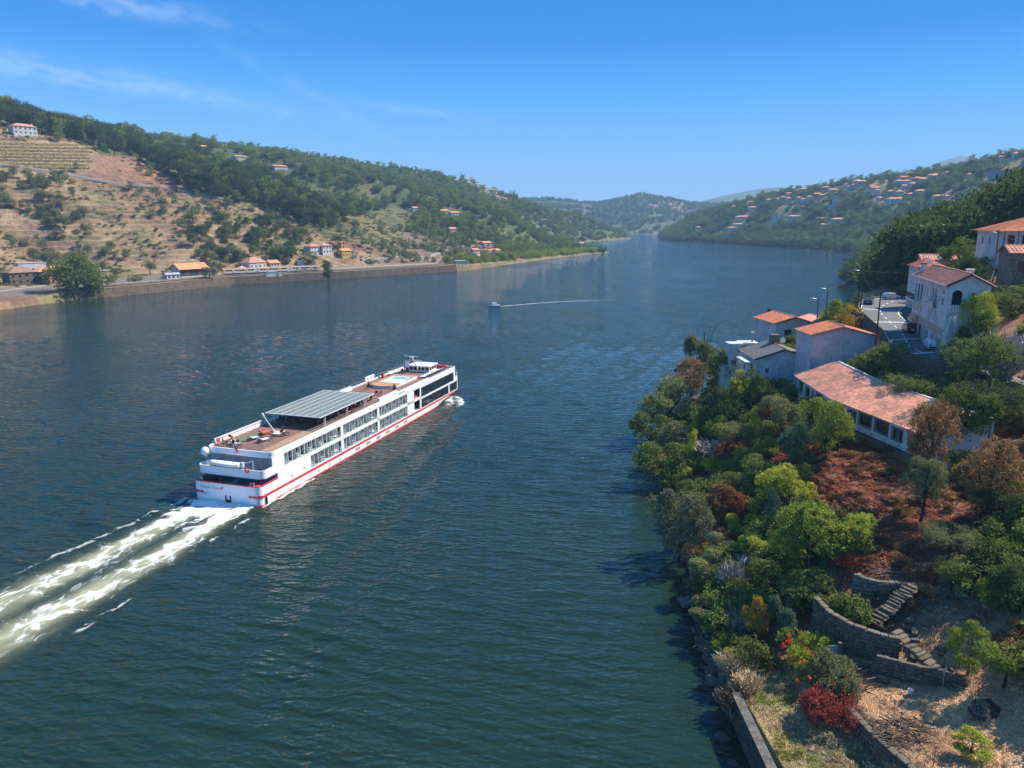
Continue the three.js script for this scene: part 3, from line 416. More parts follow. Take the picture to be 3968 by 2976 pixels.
  // starboard and port walls between the openings
  const bays = [[6.5, 22.9], [23.7, 36.1], [36.9, 48.9]], low = [[13.5, 22.9], [23.7, 36.1], [36.9, 48.9]];
  for (const s of [1, -1]) {
    const w = (y0, y1, a0, a1) => s > 0 ? sb(5.53, 5.7, y0, y1, a0, a1) : sb(-5.7, -5.53, y0, y1, a0, a1);
    const g = [w(3.86, 4.38, 6.5, 55.5), w(1.7, 1.76, 6.5, 55.5), w(1.76, 3.86, 6.5, 13.5), w(1.76, 6.42, 22.9, 23.7), w(1.76, 6.42, 36.1, 36.9), w(1.76, 6.42, 48.9, 52.1), w(1.76, 6.42, 55.02, 55.6), w(3.74, 4.1, 55.6, 74.5), w(1.62, 1.76, 71.1, 75.9), w(1.68, 1.76, 55.6, 71.2), w(6.15, 6.42, 55.6, 74.5), w(6.3, 6.42, 6.5, 52.1), w(1.76, 3.74, 70.5, 71.1), w(4.1, 6.15, 73.6, 74.5), w(6.28, 6.42, 52.1, 55.02)];
    part(ship, 'side_wall', merge(g), M.white);
    part(ship, 'cabin_wall', s > 0 ? merge([sb(4.3, 4.4, 1.73, 3.9, 6.6, 52), sb(4.3, 4.4, 4.34, 6.45, 6.6, 52)]) : merge([sb(-4.4, -4.3, 1.73, 6.45, 6.6, 52)]), M.white);
    // panoramic glazing: separate panes
    const pane = (a0, a1, y0, y1) => part(ship, 'window_pane', s > 0 ? sb(5.52, 5.6, y0, y1, a0, a1) : sb(-5.6, -5.52, y0, y1, a0, a1), M.glass);
    for (let k = 0; k < 6; k++) pane(55.62 + k * 3 + .03, 55.62 + k * 3 + 2.97, 4.12, 6.13);
    for (let k = 0; k < 5; k++) pane(55.62 + k * 2.98 + .03, 55.62 + k * 2.98 + 2.95, 1.78, 3.72);
    for (let k = 0; k < 3; k++) pane(71.15 + k * 1.58, 71.15 + k * 1.58 + 1.54, 1.76, 3.72);
    part(ship, 'entrance_wall', s > 0 ? merge([sb(3.4, 3.5, 1.73, 3.9, 52, 55.1), sb(3.4, 3.5, 4.34, 6.42, 52, 55.1)]) : sb(-5.5, -5.4, 1.73, 6.42, 52, 55.1), M.offwhite);
    if (s > 0) { part(ship, 'entrance_door', sb(3.52, 3.56, 1.75, 3.7, 52.6, 54), M.glass); part(ship, 'entrance_door', sb(3.52, 3.56, 4.36, 6.2, 52.6, 54), M.glass); part(ship, 'life_ring_box', sb(4.9, 5.4, 4.36, 4.8, 52.3, 54.2), M.red); part(ship, 'boarding_beam', sb(5.55, 5.68, 3.86, 4.36, 52.1, 55.02), M.white); }
    // cabins
    for (const [list, y0, y1] of [[bays, 4.38, 6.3], [low, 1.78, 3.86]]) for (const [b0, b1] of list) {
      const n = Math.round((b1 - b0) / 3.2), p = (b1 - b0) / n;
      for (let k = 0; k < n; k++) {
        const a = b0 + k * p, x = (o0, o1, yy0, yy1, a0, a1) => s > 0 ? sb(o0, o1, yy0, yy1, a0, a1) : sb(-o1, -o0, yy0, yy1, a0, a1);
        part(ship, 'cabin_window', x(4.41, 4.44, y0, y1 - .05, a + .04, a + .98), M.glass);
        part(ship, 'cabin_door', x(4.41, 4.45, y0, y1 - .05, a + 1.02, a + 2.0), M.glass);
        part(ship, 'curtain', x(4.42, 4.5, y0, y1 - .05, a + 2.05, a + 2.62), M.curtain);
        part(ship, 'cabin_window', x(4.41, 4.44, y0, y1 - .05, a + 2.64, a + p - .04), M.glass);
        if (k) part(ship, 'partition', x(4.42, 5.52, y0, y1, a - .03, a + .03), M.curtain);
        if (s > 0) {
          for (const e of [.95, 2.1]) part(ship, 'balcony_post', x(5.58, 5.66, y0, y1, a + e, a + e + .08), M.white);
          part(ship, 'balustrade_pane', x(5.60, 5.62, y0 + .04, y0 + .95, a + .06, a + p - .06), M.pane); part(ship, 'handrail', x(5.57, 5.65, y0 + .96, y0 + 1.02, a, a + p), M.steel);
        }
      }
    }
    // portholes along the hull and fender recesses
    for (let k = 0; k < 6; k++) { const a = 27.6 + k * 3.9; part(ship, 'hull_window', s > 0 ? sb(5.66, 5.73, .55, 1.0, a, a + 1.5) : sb(-5.73, -5.66, .55, 1.0, a, a + 1.5), M.grey); }
    for (const [a, y] of [[11.5, 2.5], [8.2, 2.3], [15.5, .8], [19, .8], [22.3, .8]]) { const c = new THREE.CylinderGeometry(.17, .17, .05, 10, 1); c.rotateZ(Math.PI / 2); c.translate(s * 5.72, y, -a); part(ship, 'porthole', c, M.grey); }
    part(ship, 'fender', merge([s > 0 ? sb(5.72, 5.95, .2, 1.3, 1.3, 1.5) : sb(-5.95, -5.72, .2, 1.3, 1.3, 1.5)]), M.dark);
  }
  part(ship, 'hawse_port', sb(hullHalf(78.2, 3) - .3, hullHalf(77.6, 3) + .02, 2.7, 3.35, 77.5, 78.2), M.dark);
  // railings
  const rail = (pts, h, m, name = 'railing', every = 1.6) => { const g = []; for (let i = 0; i < pts.length - 1; i++) { const A = new THREE.Vector3(pts[i][0], pts[i][1], -pts[i][2]), B = new THREE.Vector3(pts[i + 1][0], pts[i + 1][1], -pts[i + 1][2]), L = A.distanceTo(B), n = Math.max(1, Math.round(L / every)); for (const y of [h, h * .66, h * .33]) g.push(bar(A.clone().setY(A.y + y), B.clone().setY(B.y + y), y === h ? .028 : .014, 5)); for (let k = 0; k <= n; k++) { const q = A.clone().lerp(B, k / n); g.push(bar(q, q.clone().setY(q.y + h), .022, 5)); } } part(ship, name, merge(g), m); };
  rail([[5.35, 7.0, 5], [5.35, 7.0, 47]], .95, M.steel); rail([[-5.35, 7.0, 5], [-5.35, 7.0, 74]], .95, M.steel); rail([[-5.2, 7, 4.1], [5.2, 7, 4.1]], .9, M.steel); rail([[5.35, 7.0, 60], [5.35, 7.0, 74.3], [-5.35, 7, 74.3]], .5, M.steel);
  rail([[-4.7, 5.15, 1.2], [4.7, 5.15, 1.2]], .35, M.steel); rail([[5.6, 4.15, 75], [hullHalf(77, 4.9), 4.9, 77], [hullHalf(78.8, 4.9), 4.9, 78.8], [hullHalf(80, 4.9), 4.9, 80], [0, 4.9, 80.7], [-hullHalf(80, 4.9), 4.9, 80], [-hullHalf(77, 4.9), 4.9, 77]], .8, M.steel);
  rail([[1.2, 7, 5], [3.2, 7, 5], [3.2, 7, 7.2], [1.2, 7, 7.2]], .9, M.steel);
  for (const g of [sb(-5.66, -5.54, 7.3, 7.95, 5.2, 17.4), sb(-5.66, -5.54, 7.3, 8.3, 52.5, 56.5), sb(-5.5, -5.0, 7, 7.7, 41, 46), sb(5.0, 5.5, 7, 7.75, 37.6, 45.2), sb(5.54, 5.7, 7.3, 7.62, 44, 59.5)]) part(ship, 'wind_screen', g, M.white);
  for (let k = 0; k < 4; k++) part(ship, 'vent_slot', sb(5.71, 5.735, 7.0, 7.15, 44.8 + k * .75, 45.35 + k * .75), M.dark);
  // solar roof
  for (const [a, o] of [[19.4, 5.0], [26.6, 5.0], [33, 5.0], [19.4, -5.0], [26.6, -5.0], [33, -5.0]]) part(ship, 'canopy_post', merge([bar([o, 7, -a], [o, 8.98, -a], .06, 6), bar([o + (o > 0 ? -.25 : .25), 7, -a], [o + (o > 0 ? -.25 : .25), 8.98, -a], .05, 6)]), M.white);
  part(ship, 'canopy_frame', merge([sb(-5.25, 5.25, 8.95, 9.08, 17.5, 17.68), sb(-5.25, 5.25, 8.95, 9.08, 35.8, 35.98), sb(-5.25, -5.1, 8.95, 9.08, 17.68, 35.8), sb(5.1, 5.25, 8.95, 9.08, 17.68, 35.8), ...[1, 2, 3, 4, 5, 6].map(i => sb(-5.1 + i * 1.457 - .05, -5.1 + i * 1.457 + .05, 8.96, 9.1, 17.68, 35.8)), ...[3, 6, 9].map(i => sb(-5.1, 5.1, 8.9, 8.955, 17.68 + i * 1.51, 17.8 + i * 1.51))]), M.frame);
  const pg = box(-.67, .67, 0, .03, -.74, .74);
  for (let i = 0; i < 7; i++) for (let j = 0; j < 12; j++) part(ship, 'solar_panel', pg, M.panel).position.set(-5.1 + (i + .5) * 1.457, 9.05, -(17.68 + (j + .5) * 1.51));
  // folded jackstaff, mast, wheelhouse
  part(ship, 'jackstaff', merge([bar([0, 7, -13], [-.1, 10.7, -10.1], .1, 8, .08), bar([-.1, 10.7, -10.1], [-.1, 11.2, -9.9], .14, 8), sb(-.3, .3, 7, 7.5, 12.8, 13.4)]), M.white);
  part(ship, 'mast', merge([bar([0, 6.9, -67.4], [0, 11, -63.6], .16, 8, .12), bar([-1.6, 11.25, -63.3], [1.6, 11.25, -63.3], .07, 6), bar([-1.0, 10.2, -64.4], [1.9, 10.2, -64.4], .06, 6), sb(-.35, .35, 10.95, 11.2, 63.1, 63.9)]), M.white);
  { const fl = new THREE.PlaneGeometry(.9, 1.5, 4, 4), p = fl.attributes.position; for (let i = 0; i < p.count; i++) p.setZ(i, .12 * Math.sin(p.getX(i) * 5 + p.getY(i))); fl.computeVertexNormals(); fl.rotateY(.6); fl.translate(-1.2, 9.4, -63.6); part(ship, 'pennant', fl, M.towel); }
  const wh = part(ship, 'wheelhouse', merge([sb(-2.5, 2.5, 7, 7.45, 67.2, 71.2), sb(-2.5, 2.5, 8.1, 8.28, 67.2, 71.2), ...[67.2, 68.45, 69.75, 71.02].flatMap(a => [sb(-2.5, -2.34, 7.45, 8.1, a, a + .18), sb(2.34, 2.5, 7.45, 8.1, a, a + .18)]), ...[-1.5, -.55, .4, 1.35].flatMap(o => [sb(o, o + .2, 7.45, 8.1, 67.2, 67.35), sb(o, o + .2, 7.45, 8.1, 71.05, 71.2)])]), M.white);
  for (const [o, wd] of [[-2.3, .75], [-1.25, .65], [-.3, .65], [.65, .65], [1.6, .7]]) { part(wh, 'window_pane', sb(o, o + wd, 7.46, 8.09, 67.24, 67.28), M.glass); part(wh, 'window_pane', sb(o, o + wd, 7.46, 8.09, 71.1, 71.14), M.glass); }
  for (const a of [67.4, 68.65, 69.95]) for (const s of [-1, 1]) part(wh, 'window_pane', sb(s * 2.4, s * 2.44, 7.46, 8.09, a, a + 1.05), M.glass);
  { const r = new RoundedBoxGeometry(5.5, .26, 4.7, 3, .12); r.translate(0, 8.4, -69.2); part(wh, 'roof', r, M.white); part(wh, 'roof_hatch', sb(-.6, .5, 8.53, 8.57, 68.4, 69), M.grey); }
  // swimming pool platform
  const pool = part(ship, 'pool_platform', merge([sb(-2.9, 2.5, 7.0, 7.55, 52.2, 53), sb(-2.9, 2.5, 7, 7.55, 58.4, 60.6), sb(-2.9, -1.9, 7, 7.55, 53, 58.4), sb(1.5, 2.5, 7, 7.55, 53, 58.4), sb(-1.9, 1.5, 7, 7.5, 53, 56.4)]), M.white);
  part(pool, 'pool_water', sb(-1.9, 1.5, 7.3, 7.46, 56.4, 58.4), M.poolwater);
  { const sh = new THREE.Shape(); sh.moveTo(-2.95, 52.4); sh.lineTo(-2.95, 50.6); sh.quadraticCurveTo(-2.4, 48.7, -.2, 48.6); sh.quadraticCurveTo(2, 48.7, 2.55, 50.6); sh.lineTo(2.55, 52.4); part(pool, 'timber_surround', merge([ex(sh, 7.5, 7.6), sb(-2.95, -2.2, 7.56, 7.62, 52.4, 60.6), sb(-2.2, 2.5, 7.56, 7.62, 59.3, 60.6), sb(1.9, 2.5, 7.56, 7.62, 55.5, 59.3)].map(g => { g.deleteAttribute('uv'); return g; }).map(g => g.index ? g.toNonIndexed() : g)), M.wood); part(pool, 'skirting', ex(sh, 7, 7.5), M.lightgrey); }
  { const sh = new THREE.Shape(); sh.moveTo(-3.9, 7.3); sh.quadraticCurveTo(-3.4, 6.6, -2.9, 7.4); sh.quadraticCurveTo(-2.5, 8.6, -2.9, 10); sh.quadraticCurveTo(-2.3, 11.4, -2.6, 13); sh.quadraticCurveTo(-3.4, 13.9, -3.9, 12.8); sh.quadraticCurveTo(-4.3, 11, -3.8, 9.8); sh.quadraticCurveTo(-4.5, 8.4, -3.9, 7.3); part(ship, 'putting_mat', ex(sh, 7.003, 7.03), M.greenmat); }
  // stern fittings
  { const d = new THREE.SphereGeometry(.62, 18, 12); d.scale(1, 1.05, 1); d.translate(-5.35, 6.75, -2.7); part(ship, 'satellite_dome', merge([d, bar([-5.35, 6.1, -2.7], [-5.2, 6.4, -3.6], .3, 8)]), M.white); }
  part(ship, 'stern_crane', merge([bar([2.6, 4.16, -3.2], [2.6, 5.9, -3.2], .12, 7), bar([2.6, 5.8, -3.2], [.9, 5.35, -2.5], .1, 7), bar([.9, 5.35, -2.5], [.3, 4.9, -2.3], .06, 6)]), M.white);
  part(ship, 'stern_stair', merge([bar([-.9, 2.2, -2.5], [.6, 4.0, -4.2], .07, 5), bar([-.4, 2.2, -2.2], [1.1, 4.0, -3.9], .07, 5), ...Array.from({ length: 7 }, (_, k) => sb(-.85 + k * .21, -.2 + k * .21, 2.3 + k * .24, 2.34 + k * .24, 2.4 + k * .24, 2.7 + k * .24))]), M.lightgrey);
  for (const [o, y, h] of [[-3.4, 2.2, 1.7], [-1.9, 2.2, 1.7], [2.2, 2.2, 1.7], [3.9, 2.2, 1.7], [-4.2, 4.16, 1.8], [3.4, 4.16, 1.8]]) part(ship, 'bulkhead_door', sb(o, o + .8, y, y + h, 4.54, 4.59), M.grey);
  part(ship, 'winch', merge([sb(-4.9, -3.4, 2.2, 3.0, 1.6, 2.8), bar([-5, 2.8, -2], [-3.2, 2.8, -2], .35, 10), sb(3.6, 4.4, 2.2, 3.3, .6, 1.2)]), M.dark);
  part(ship, 'bollard', merge([-4.6, -4.3, 4.1, 4.6].map(o => bar([o, 3.1, -.35], [o, 3.6, -.35], .13, 8))), M.steel);
  part(ship, 'equipment_locker', merge([sb(-4.9, -4.2, 4.16, 5.5, 2.2, 3)]), M.offwhite);
}
const font = await new FontLoader().loadAsync('fonts/droid/droid_serif_regular.typeface.json');
const fontS = await new FontLoader().loadAsync('fonts/droid/droid_sans_regular.typeface.json');
function letters(parent, name, runs, x, y, z, m, turn = 0) { const gs = []; let cx = 0; for (const [s, size, f] of runs) { if (s === ' ') { cx += size; continue; } const g = new TextGeometry(s, { font: f || font, size, depth: .01, curveSegments: 3 }); g.computeBoundingBox(); g.translate(cx, 0, 0); cx += g.boundingBox.max.x - g.boundingBox.min.x + size * .12; gs.push(g); } const g = merge(gs); g.rotateY(turn); g.translate(x, y, z); return part(parent, name, g, m); }
letters(ship, 'lettering', [['V', .44], ['IKING', .32], [' ', .2], ['T', .44], ['ORGIL', .32]], -4.35, 2.1, .02, M.black);
letters(ship, 'lettering', [['DOURO', .26, fontS]], -4.5, 1.2, .02, M.black);
foamPatch('bow_foam', 0, 82, 3.2, 10.5, 1024, 256, bowDens, (a, o) => .12 * ridge(a / 1.1, o / .8, 3), 'white bow wave foam along the starboard side of the ship');

// ---------------------------------------------------------------- furniture on the decks: each piece a thing of its own
function makeLounger(mm = M.towel, label, group) { const t = thing('sun_lounger', label, 'sun lounger', group); part(t, 'frame', merge([box(-.33, .33, .26, .32, -.95, .95), ...[-1, 1].flatMap(s => [-.8, .8].map(z => box(s * .3 - .03, s * .3 + .03, 0, .26, z - .03, z + .03)))]), M.wicker); const b = box(-.32, .32, 0, .09, -.75, 0); b.rotateX(.62); b.translate(0, .34, -.25); part(t, 'cushion', box(-.32, .32, .32, .42, -.25, .95), mm); part(t, 'backrest', b, mm); return t; }
function makeChair(seat, label, group) { const t = thing('deck_chair', label, 'chair', group); part(t, 'seat', box(-.25, .25, .42, .48, -.25, .25), seat); const b = box(-.25, .25, 0, .5, -.03, .03); b.rotateX(-.15); b.translate(0, .48, -.25); part(t, 'backrest', b, seat); part(t, 'legs', merge([-1, 1].flatMap(s => [-1, 1].map(z => box(s * .22 - .02, s * .22 + .02, 0, .42, z * .22 - .02, z * .22 + .02)))), M.wicker).userData.kind = 'stuff'; return t; }
function makeTable(label, group) { const t = thing('deck_table', label, 'table', group); const c = new THREE.CylinderGeometry(.45, .45, .04, 16); c.translate(0, .74, 0); part(t, 'tabletop', c, M.tabletop); part(t, 'pedestal', merge([bar([0, 0, 0], [0, .72, 0], .04, 6), box(-.22, .22, 0, .03, -.22, .22)]), M.steel); return t; }
{
  const L = [[-1.7, 9.2, 'white cushioned sun lounger beside the green mat, stern deck', M.towel], [.4, 8.8, 'white sun lounger nearest the timber strip on the stern deck', M.towel], [-1.9, 12.2, 'orange towelled sun lounger next to the green mat', M.orange], [.9, 12.4, 'white sun lounger beside the planter under the leaning staff', M.towel]];
  for (const [o, a, l, m] of L) { onShip(makeLounger(m, l, 'loungers on the stern deck'), o, 7.01, a, o === .9 ? -1.3 : Math.PI - .25); const tb = thing('side_table', l.replace(/^.*sun lounger/, 'low black side table by the sun lounger'), 'table', 'side tables on the stern deck'); part(tb, 'tabletop', box(-.25, .25, .38, .42, -.25, .25), M.wicker); part(tb, 'legs', merge([-1, 1].flatMap(s => [-1, 1].map(z => box(s * .2 - .02, s * .2 + .02, 0, .38, z * .2 - .02, z * .2 + .02)))), M.wicker).userData.kind = 'stuff'; onShip(tb, o + 1.0, 7.01, a + .9); }
  const proto = makeLounger(M.towel, 'white sun lounger in the row along the starboard rail beside the wheelhouse', 'loungers in the starboard row'); onShip(proto, 3.9, 7.01, 61.3, -1.2);
  for (let k = 1; k < 9; k++) { const c = k === 5 ? makeLounger(M.orange, 'orange covered sun lounger in the starboard row of white ones', 'loungers in the starboard row') : copy(proto); onShip(c, 3.9 + .02 * k, 7.01, 61.3 + k * 1.05, -1.2); }
  const c0 = makeChair(M.wicker, 'dark wicker chair at a table under the solar roof', 'dark chairs under the solar roof'), t0 = makeTable('round table under the solar roof', 'tables under the solar roof');
  let fc = true, ft = true; const put = (o, a, t) => { onShip(fc ? c0 : copy(c0), o, 7.005, a, t); fc = false; }, putT = (o, a) => { onShip(ft ? t0 : copy(t0), o, 7.005, a); ft = false; };
  for (const a of [20.5, 24.2, 31.8, 34.6]) for (const o of [-3.4, -.2, 3]) { putT(o, a); for (const [x, z, t] of [[-.75, 0, Math.PI / 2], [.75, 0, -Math.PI / 2], [0, .75, Math.PI], [0, -.75, 0]]) put(o + x, a + z, t); }
  const oc = makeChair(M.orange, 'orange cushioned chair at the starboard edge under the solar roof', 'orange chairs under the solar roof'); onShip(oc, 3.6, 7.005, 27.6, .5);
  for (const [o, a, t] of [[4.3, 28.4, 2], [3.3, 28.9, 1], [4.2, 29.8, -1], [2.9, 30.2, .4], [3.9, 30.6, 2.4], [-2.3, 26, 0], [1.2, 27.4, 3]]) onShip(copy(oc), o, 7.005, a, t);
  const rc = makeChair(M.seatred, 'red seated chair on the port side of the stern deck', 'red chairs on the stern deck'); onShip(rc, -4.6, 7.005, 7.4, .3);
  for (const [o, a, t] of [[-4.5, 6.2, 2], [-4.9, 5.4, 1.2]]) onShip(copy(rc), o, 7.005, a, t);
  const dc = makeChair(M.wicker, 'dark chair in the cluster on the open stern deck', 'dark chairs on the stern deck'); onShip(dc, -3.2, 7.005, 6.4, 1);
  for (const [o, a, t] of [[-2.4, 5.2, 0], [-1.6, 5.6, 1], [-3.6, 5.1, 2], [-.9, 5.1, 1.5]]) onShip(copy(dc), o, 7.005, a, t);
  const st = makeTable('round table among dark chairs on the open stern deck', 'tables on the stern deck'); onShip(st, -2.7, 7.005, 5.9); onShip(copy(st), -1.3, 7.005, 5.0); onShip(copy(st), -4.2, 7.005, 6.8);
  const pc = makeChair(M.towel, 'white chair in the row along the port rail before the wheelhouse', 'white chairs on the port side'); onShip(pc, -4.3, 7.005, 61.4, Math.PI / 2);
  for (let k = 1; k < 8; k++) onShip(copy(pc), -4.3 + .08 * k, 7.005, 61.4 + k * .85, Math.PI / 2 + .2 * (k % 3));
  const pd = makeChair(M.wicker, 'dark chair of the port group between pool and wheelhouse', 'dark chairs on the port side'); onShip(pd, -2.9, 7.005, 64.2, 0);
  for (const [o, a] of [[-2.2, 64.9], [-3.1, 65.6], [-2.4, 66.2]]) onShip(copy(pd), o, 7.005, a, a);
  const fd = makeChair(M.wicker, 'dark chair between the solar roof and the pool', 'dark chairs behind the pool'); onShip(fd, 2.2, 7.005, 38.2, 0);
  for (const [o, a] of [[3, 38.9], [1.4, 39], [3.4, 37.4], [1.8, 43.2], [2.5, 43.4], [-1.5, 39.5], [-2.4, 40.2], [-3.2, 38.6]]) onShip(copy(fd), o, 7.005, a, a * 3);
  const bt = makeTable('small round table on a cabin balcony', 'tables on the cabin balconies'), bc = makeChair(M.tabletop, 'pale chair on a cabin balcony', 'chairs on the cabin balconies'); let first = true;
  for (const [list, y] of [[[[6.5, 22.9], [23.7, 36.1], [36.9, 48.9]], 4.345], [[[13.5, 22.9], [23.7, 36.1], [36.9, 48.9]], 1.735]]) for (const [b0, b1] of list) { const n = Math.round((b1 - b0) / 3.2), p = (b1 - b0) / n; for (let k = 0; k < n; k++) { const a = b0 + k * p; onShip(first ? bt : copy(bt), 5.05, y, a + .75).scale.set(.8, .85, .8); onShip(first ? bc : copy(bc), 5.0, y, a + 1.6, Math.PI); first = false; } }
  const planter = (l, o, a) => { const t = thing('planter', l, 'planter', 'planters on the sun deck'); part(t, 'pot', box(-.3, .3, 0, .5, -.3, .3), M.wicker); const g = []; const r = rng(o * 10 + a); for (let k = 0; k < 60; k++) { const th = r() * 6.28, u = r() * .3, y = .5 + r() * .6; const q = new THREE.PlaneGeometry(.08, .25); q.rotateX(r() * 2); q.rotateY(th); q.translate(Math.cos(th) * u, y, Math.sin(th) * u); g.push(q); } part(t, 'plant', merge(g), mat(.05, .09, .03, .9)); onShip(t, o, 7.005, a); };
  planter('black square planter beside the leaning staff on the stern deck', .5, 13.9); planter('dark planter on the port corner of the pool platform', -3.2, 49.5); planter('dark planter on the starboard corner of the pool platform', 2.8, 49.2);
  const raft = (l, o, a, g) => { const t = thing('life_raft', l, 'life raft', g); const c = new THREE.CapsuleGeometry(.42, 1.5, 6, 12); c.rotateZ(Math.PI / 2); c.translate(0, .5, 0); part(t, 'canister', c, M.red); part(t, 'cradle', merge([box(-.6, -.5, 0, .4, -.35, .35), box(.5, .6, 0, .4, -.35, .35)]), M.steel); onShip(t, o, 7.005, a, .1); };
  raft('red life raft canister to port of the wheelhouse', -3.7, 69.4); raft('red life raft canister to starboard ahead of the wheelhouse', 3.4, 72.4); raft('red life raft canister amidships ahead of the wheelhouse', 1.2, 73.0);
  const cyl = thing('red_locker', 'upright red locker on the port rail by the pool', 'locker'); { const c = new THREE.CylinderGeometry(.3, .3, 1.0, 12); c.translate(0, .5, 0); part(cyl, 'body', c, M.red); const d = new THREE.CylinderGeometry(.33, .33, .06, 12); d.translate(0, 1.02, 0); part(cyl, 'lid', d, M.red); } onShip(cyl, -4.9, 7.005, 59);
  // covered tender on the stern gallery
  const td = thing('tender_boat', 'white covered tender hanging over the stern gallery', 'boat'); const pts = [], idx = [], n = 24, mseg = 10; for (let i = 0; i <= n; i++) { const t = i / n, x = lerp(-2.9, 2.5, t), w = .78 * Math.pow(Math.max(0, Math.sin(Math.PI * Math.min(1, .02 + t * .62 + .1))), .7) * (t < .12 ? Math.sqrt(t / .12 + .02) : 1); for (let j = 0; j < mseg; j++) { const a = j / mseg * Math.PI * 2; pts.push(x, .55 * Math.sin(a) * (Math.sin(a) > 0 ? .62 : .75) * Math.min(1, w / .5) + .5 + .18 * (1 - t) ** 2, w * Math.cos(a)); } }
  for (let i = 0; i < n; i++) for (let j = 0; j < mseg; j++) { const a = i * mseg + j, b = i * mseg + (j + 1) % mseg; idx.push(a, b, a + mseg, b, b + mseg, a + mseg); } for (let j = 1; j < mseg - 1; j++) idx.push(n * mseg, n * mseg + j, n * mseg + j + 1);
  part(td, 'cover', flat(pts, idx), M.white); part(td, 'outboard_motor', merge([box(2.5, 2.9, .2, .95, -.22, .22), box(2.6, 2.75, -.5, .2, -.1, .1)]), M.lightgrey); part(td, 'cradle', merge([bar([-1.4, -.3, 0], [-1.4, .3, 0], .05), bar([1.4, -.3, 0], [1.4, .3, 0], .05), bar([-1.6, -.25, -.3], [1.8, -.25, -.3], .04)]), M.steel); onShip(td, -.6, 5.15, 1.25, .05);
  const rg = thing('life_ring', 'orange life ring hung on the stern gallery rail', 'life ring'); part(rg, 'ring', new THREE.TorusGeometry(.3, .09, 8, 18), M.orange); part(rg, 'rope', new THREE.TorusGeometry(.36, .02, 5, 18), M.white); onShip(rg, 3.1, 5.1, 1.0);
  const fl = thing('red_flag', 'small red flag drooping from the stern rail', 'flag'); { const g = new THREE.PlaneGeometry(.7, .9, 5, 5), p = g.attributes.position; for (let i = 0; i < p.count; i++) p.setZ(i, .15 * Math.sin(p.getX(i) * 6 + p.getY(i) * 2)); g.computeVertexNormals(); g.translate(.35, .5, 0); part(fl, 'cloth', g, M.red); part(fl, 'staff', bar([0, -.2, 0], [0, 1.1, 0], .025), M.white); } onShip(fl, -.6, 6.7, 3.2);
  onShip(seatedPerson('person in a white shirt sitting under the solar roof', [.7, .7, .68], [.08, .09, .12], [.05, .03, .02]), 3.9, 7.0, 25.4, 2.2);
  onShip(seatedPerson('person in a blue top sitting on an orange chair at the deck edge', [.08, .16, .35], [.3, .26, .2], [.25, .2, .15]), 3.3, 7.0, 28.9, 1.0);
  onShip(seatedPerson('person in orange sitting among dark chairs on the stern deck', [.7, .2, .06], [.12, .12, .14], [.03, .02, .02]), -3.2, 7.0, 6.4, 1.0);
}
// ---------------------------------------------------------------- buildings
const B = {
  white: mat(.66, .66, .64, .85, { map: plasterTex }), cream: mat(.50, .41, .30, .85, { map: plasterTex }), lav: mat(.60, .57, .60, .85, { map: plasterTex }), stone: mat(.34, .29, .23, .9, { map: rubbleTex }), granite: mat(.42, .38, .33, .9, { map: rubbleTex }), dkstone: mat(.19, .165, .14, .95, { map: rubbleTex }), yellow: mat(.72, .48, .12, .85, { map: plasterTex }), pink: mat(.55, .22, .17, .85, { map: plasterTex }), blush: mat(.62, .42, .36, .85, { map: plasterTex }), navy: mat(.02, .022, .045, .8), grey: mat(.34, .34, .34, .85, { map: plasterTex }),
  terra: mat(.74, .255, .115, .85, { vertexColors: true }), salmon: mat(.78, .36, .22, .85, { vertexColors: true }), oldroof: mat(.52, .22, .14, .9, { vertexColors: true }), brownroof: mat(.26, .155, .10, .9, { vertexColors: true }), greyroof: mat(.235, .215, .19, .95, { vertexColors: true }), flatroof: mat(.5, .48, .45, .9, { map: plasterTex }), metal: mat(.36, .38, .39, .5, { map: plasterTex }),
  glass: phys(.015, .018, .022, .08), frame: mat(.6, .6, .58, .6), woodf: mat(.10, .05, .03, .7), trim: mat(.05, .03, .025, .7), rail: mat(.03, .035, .04, .5), green: mat(.02, .12, .09, .6), shutter: mat(.62, .66, .68, .7), blue: mat(.03, .14, .2, .6), concrete: mat(.38, .36, .33, .9, { map: stoneTex }),
};
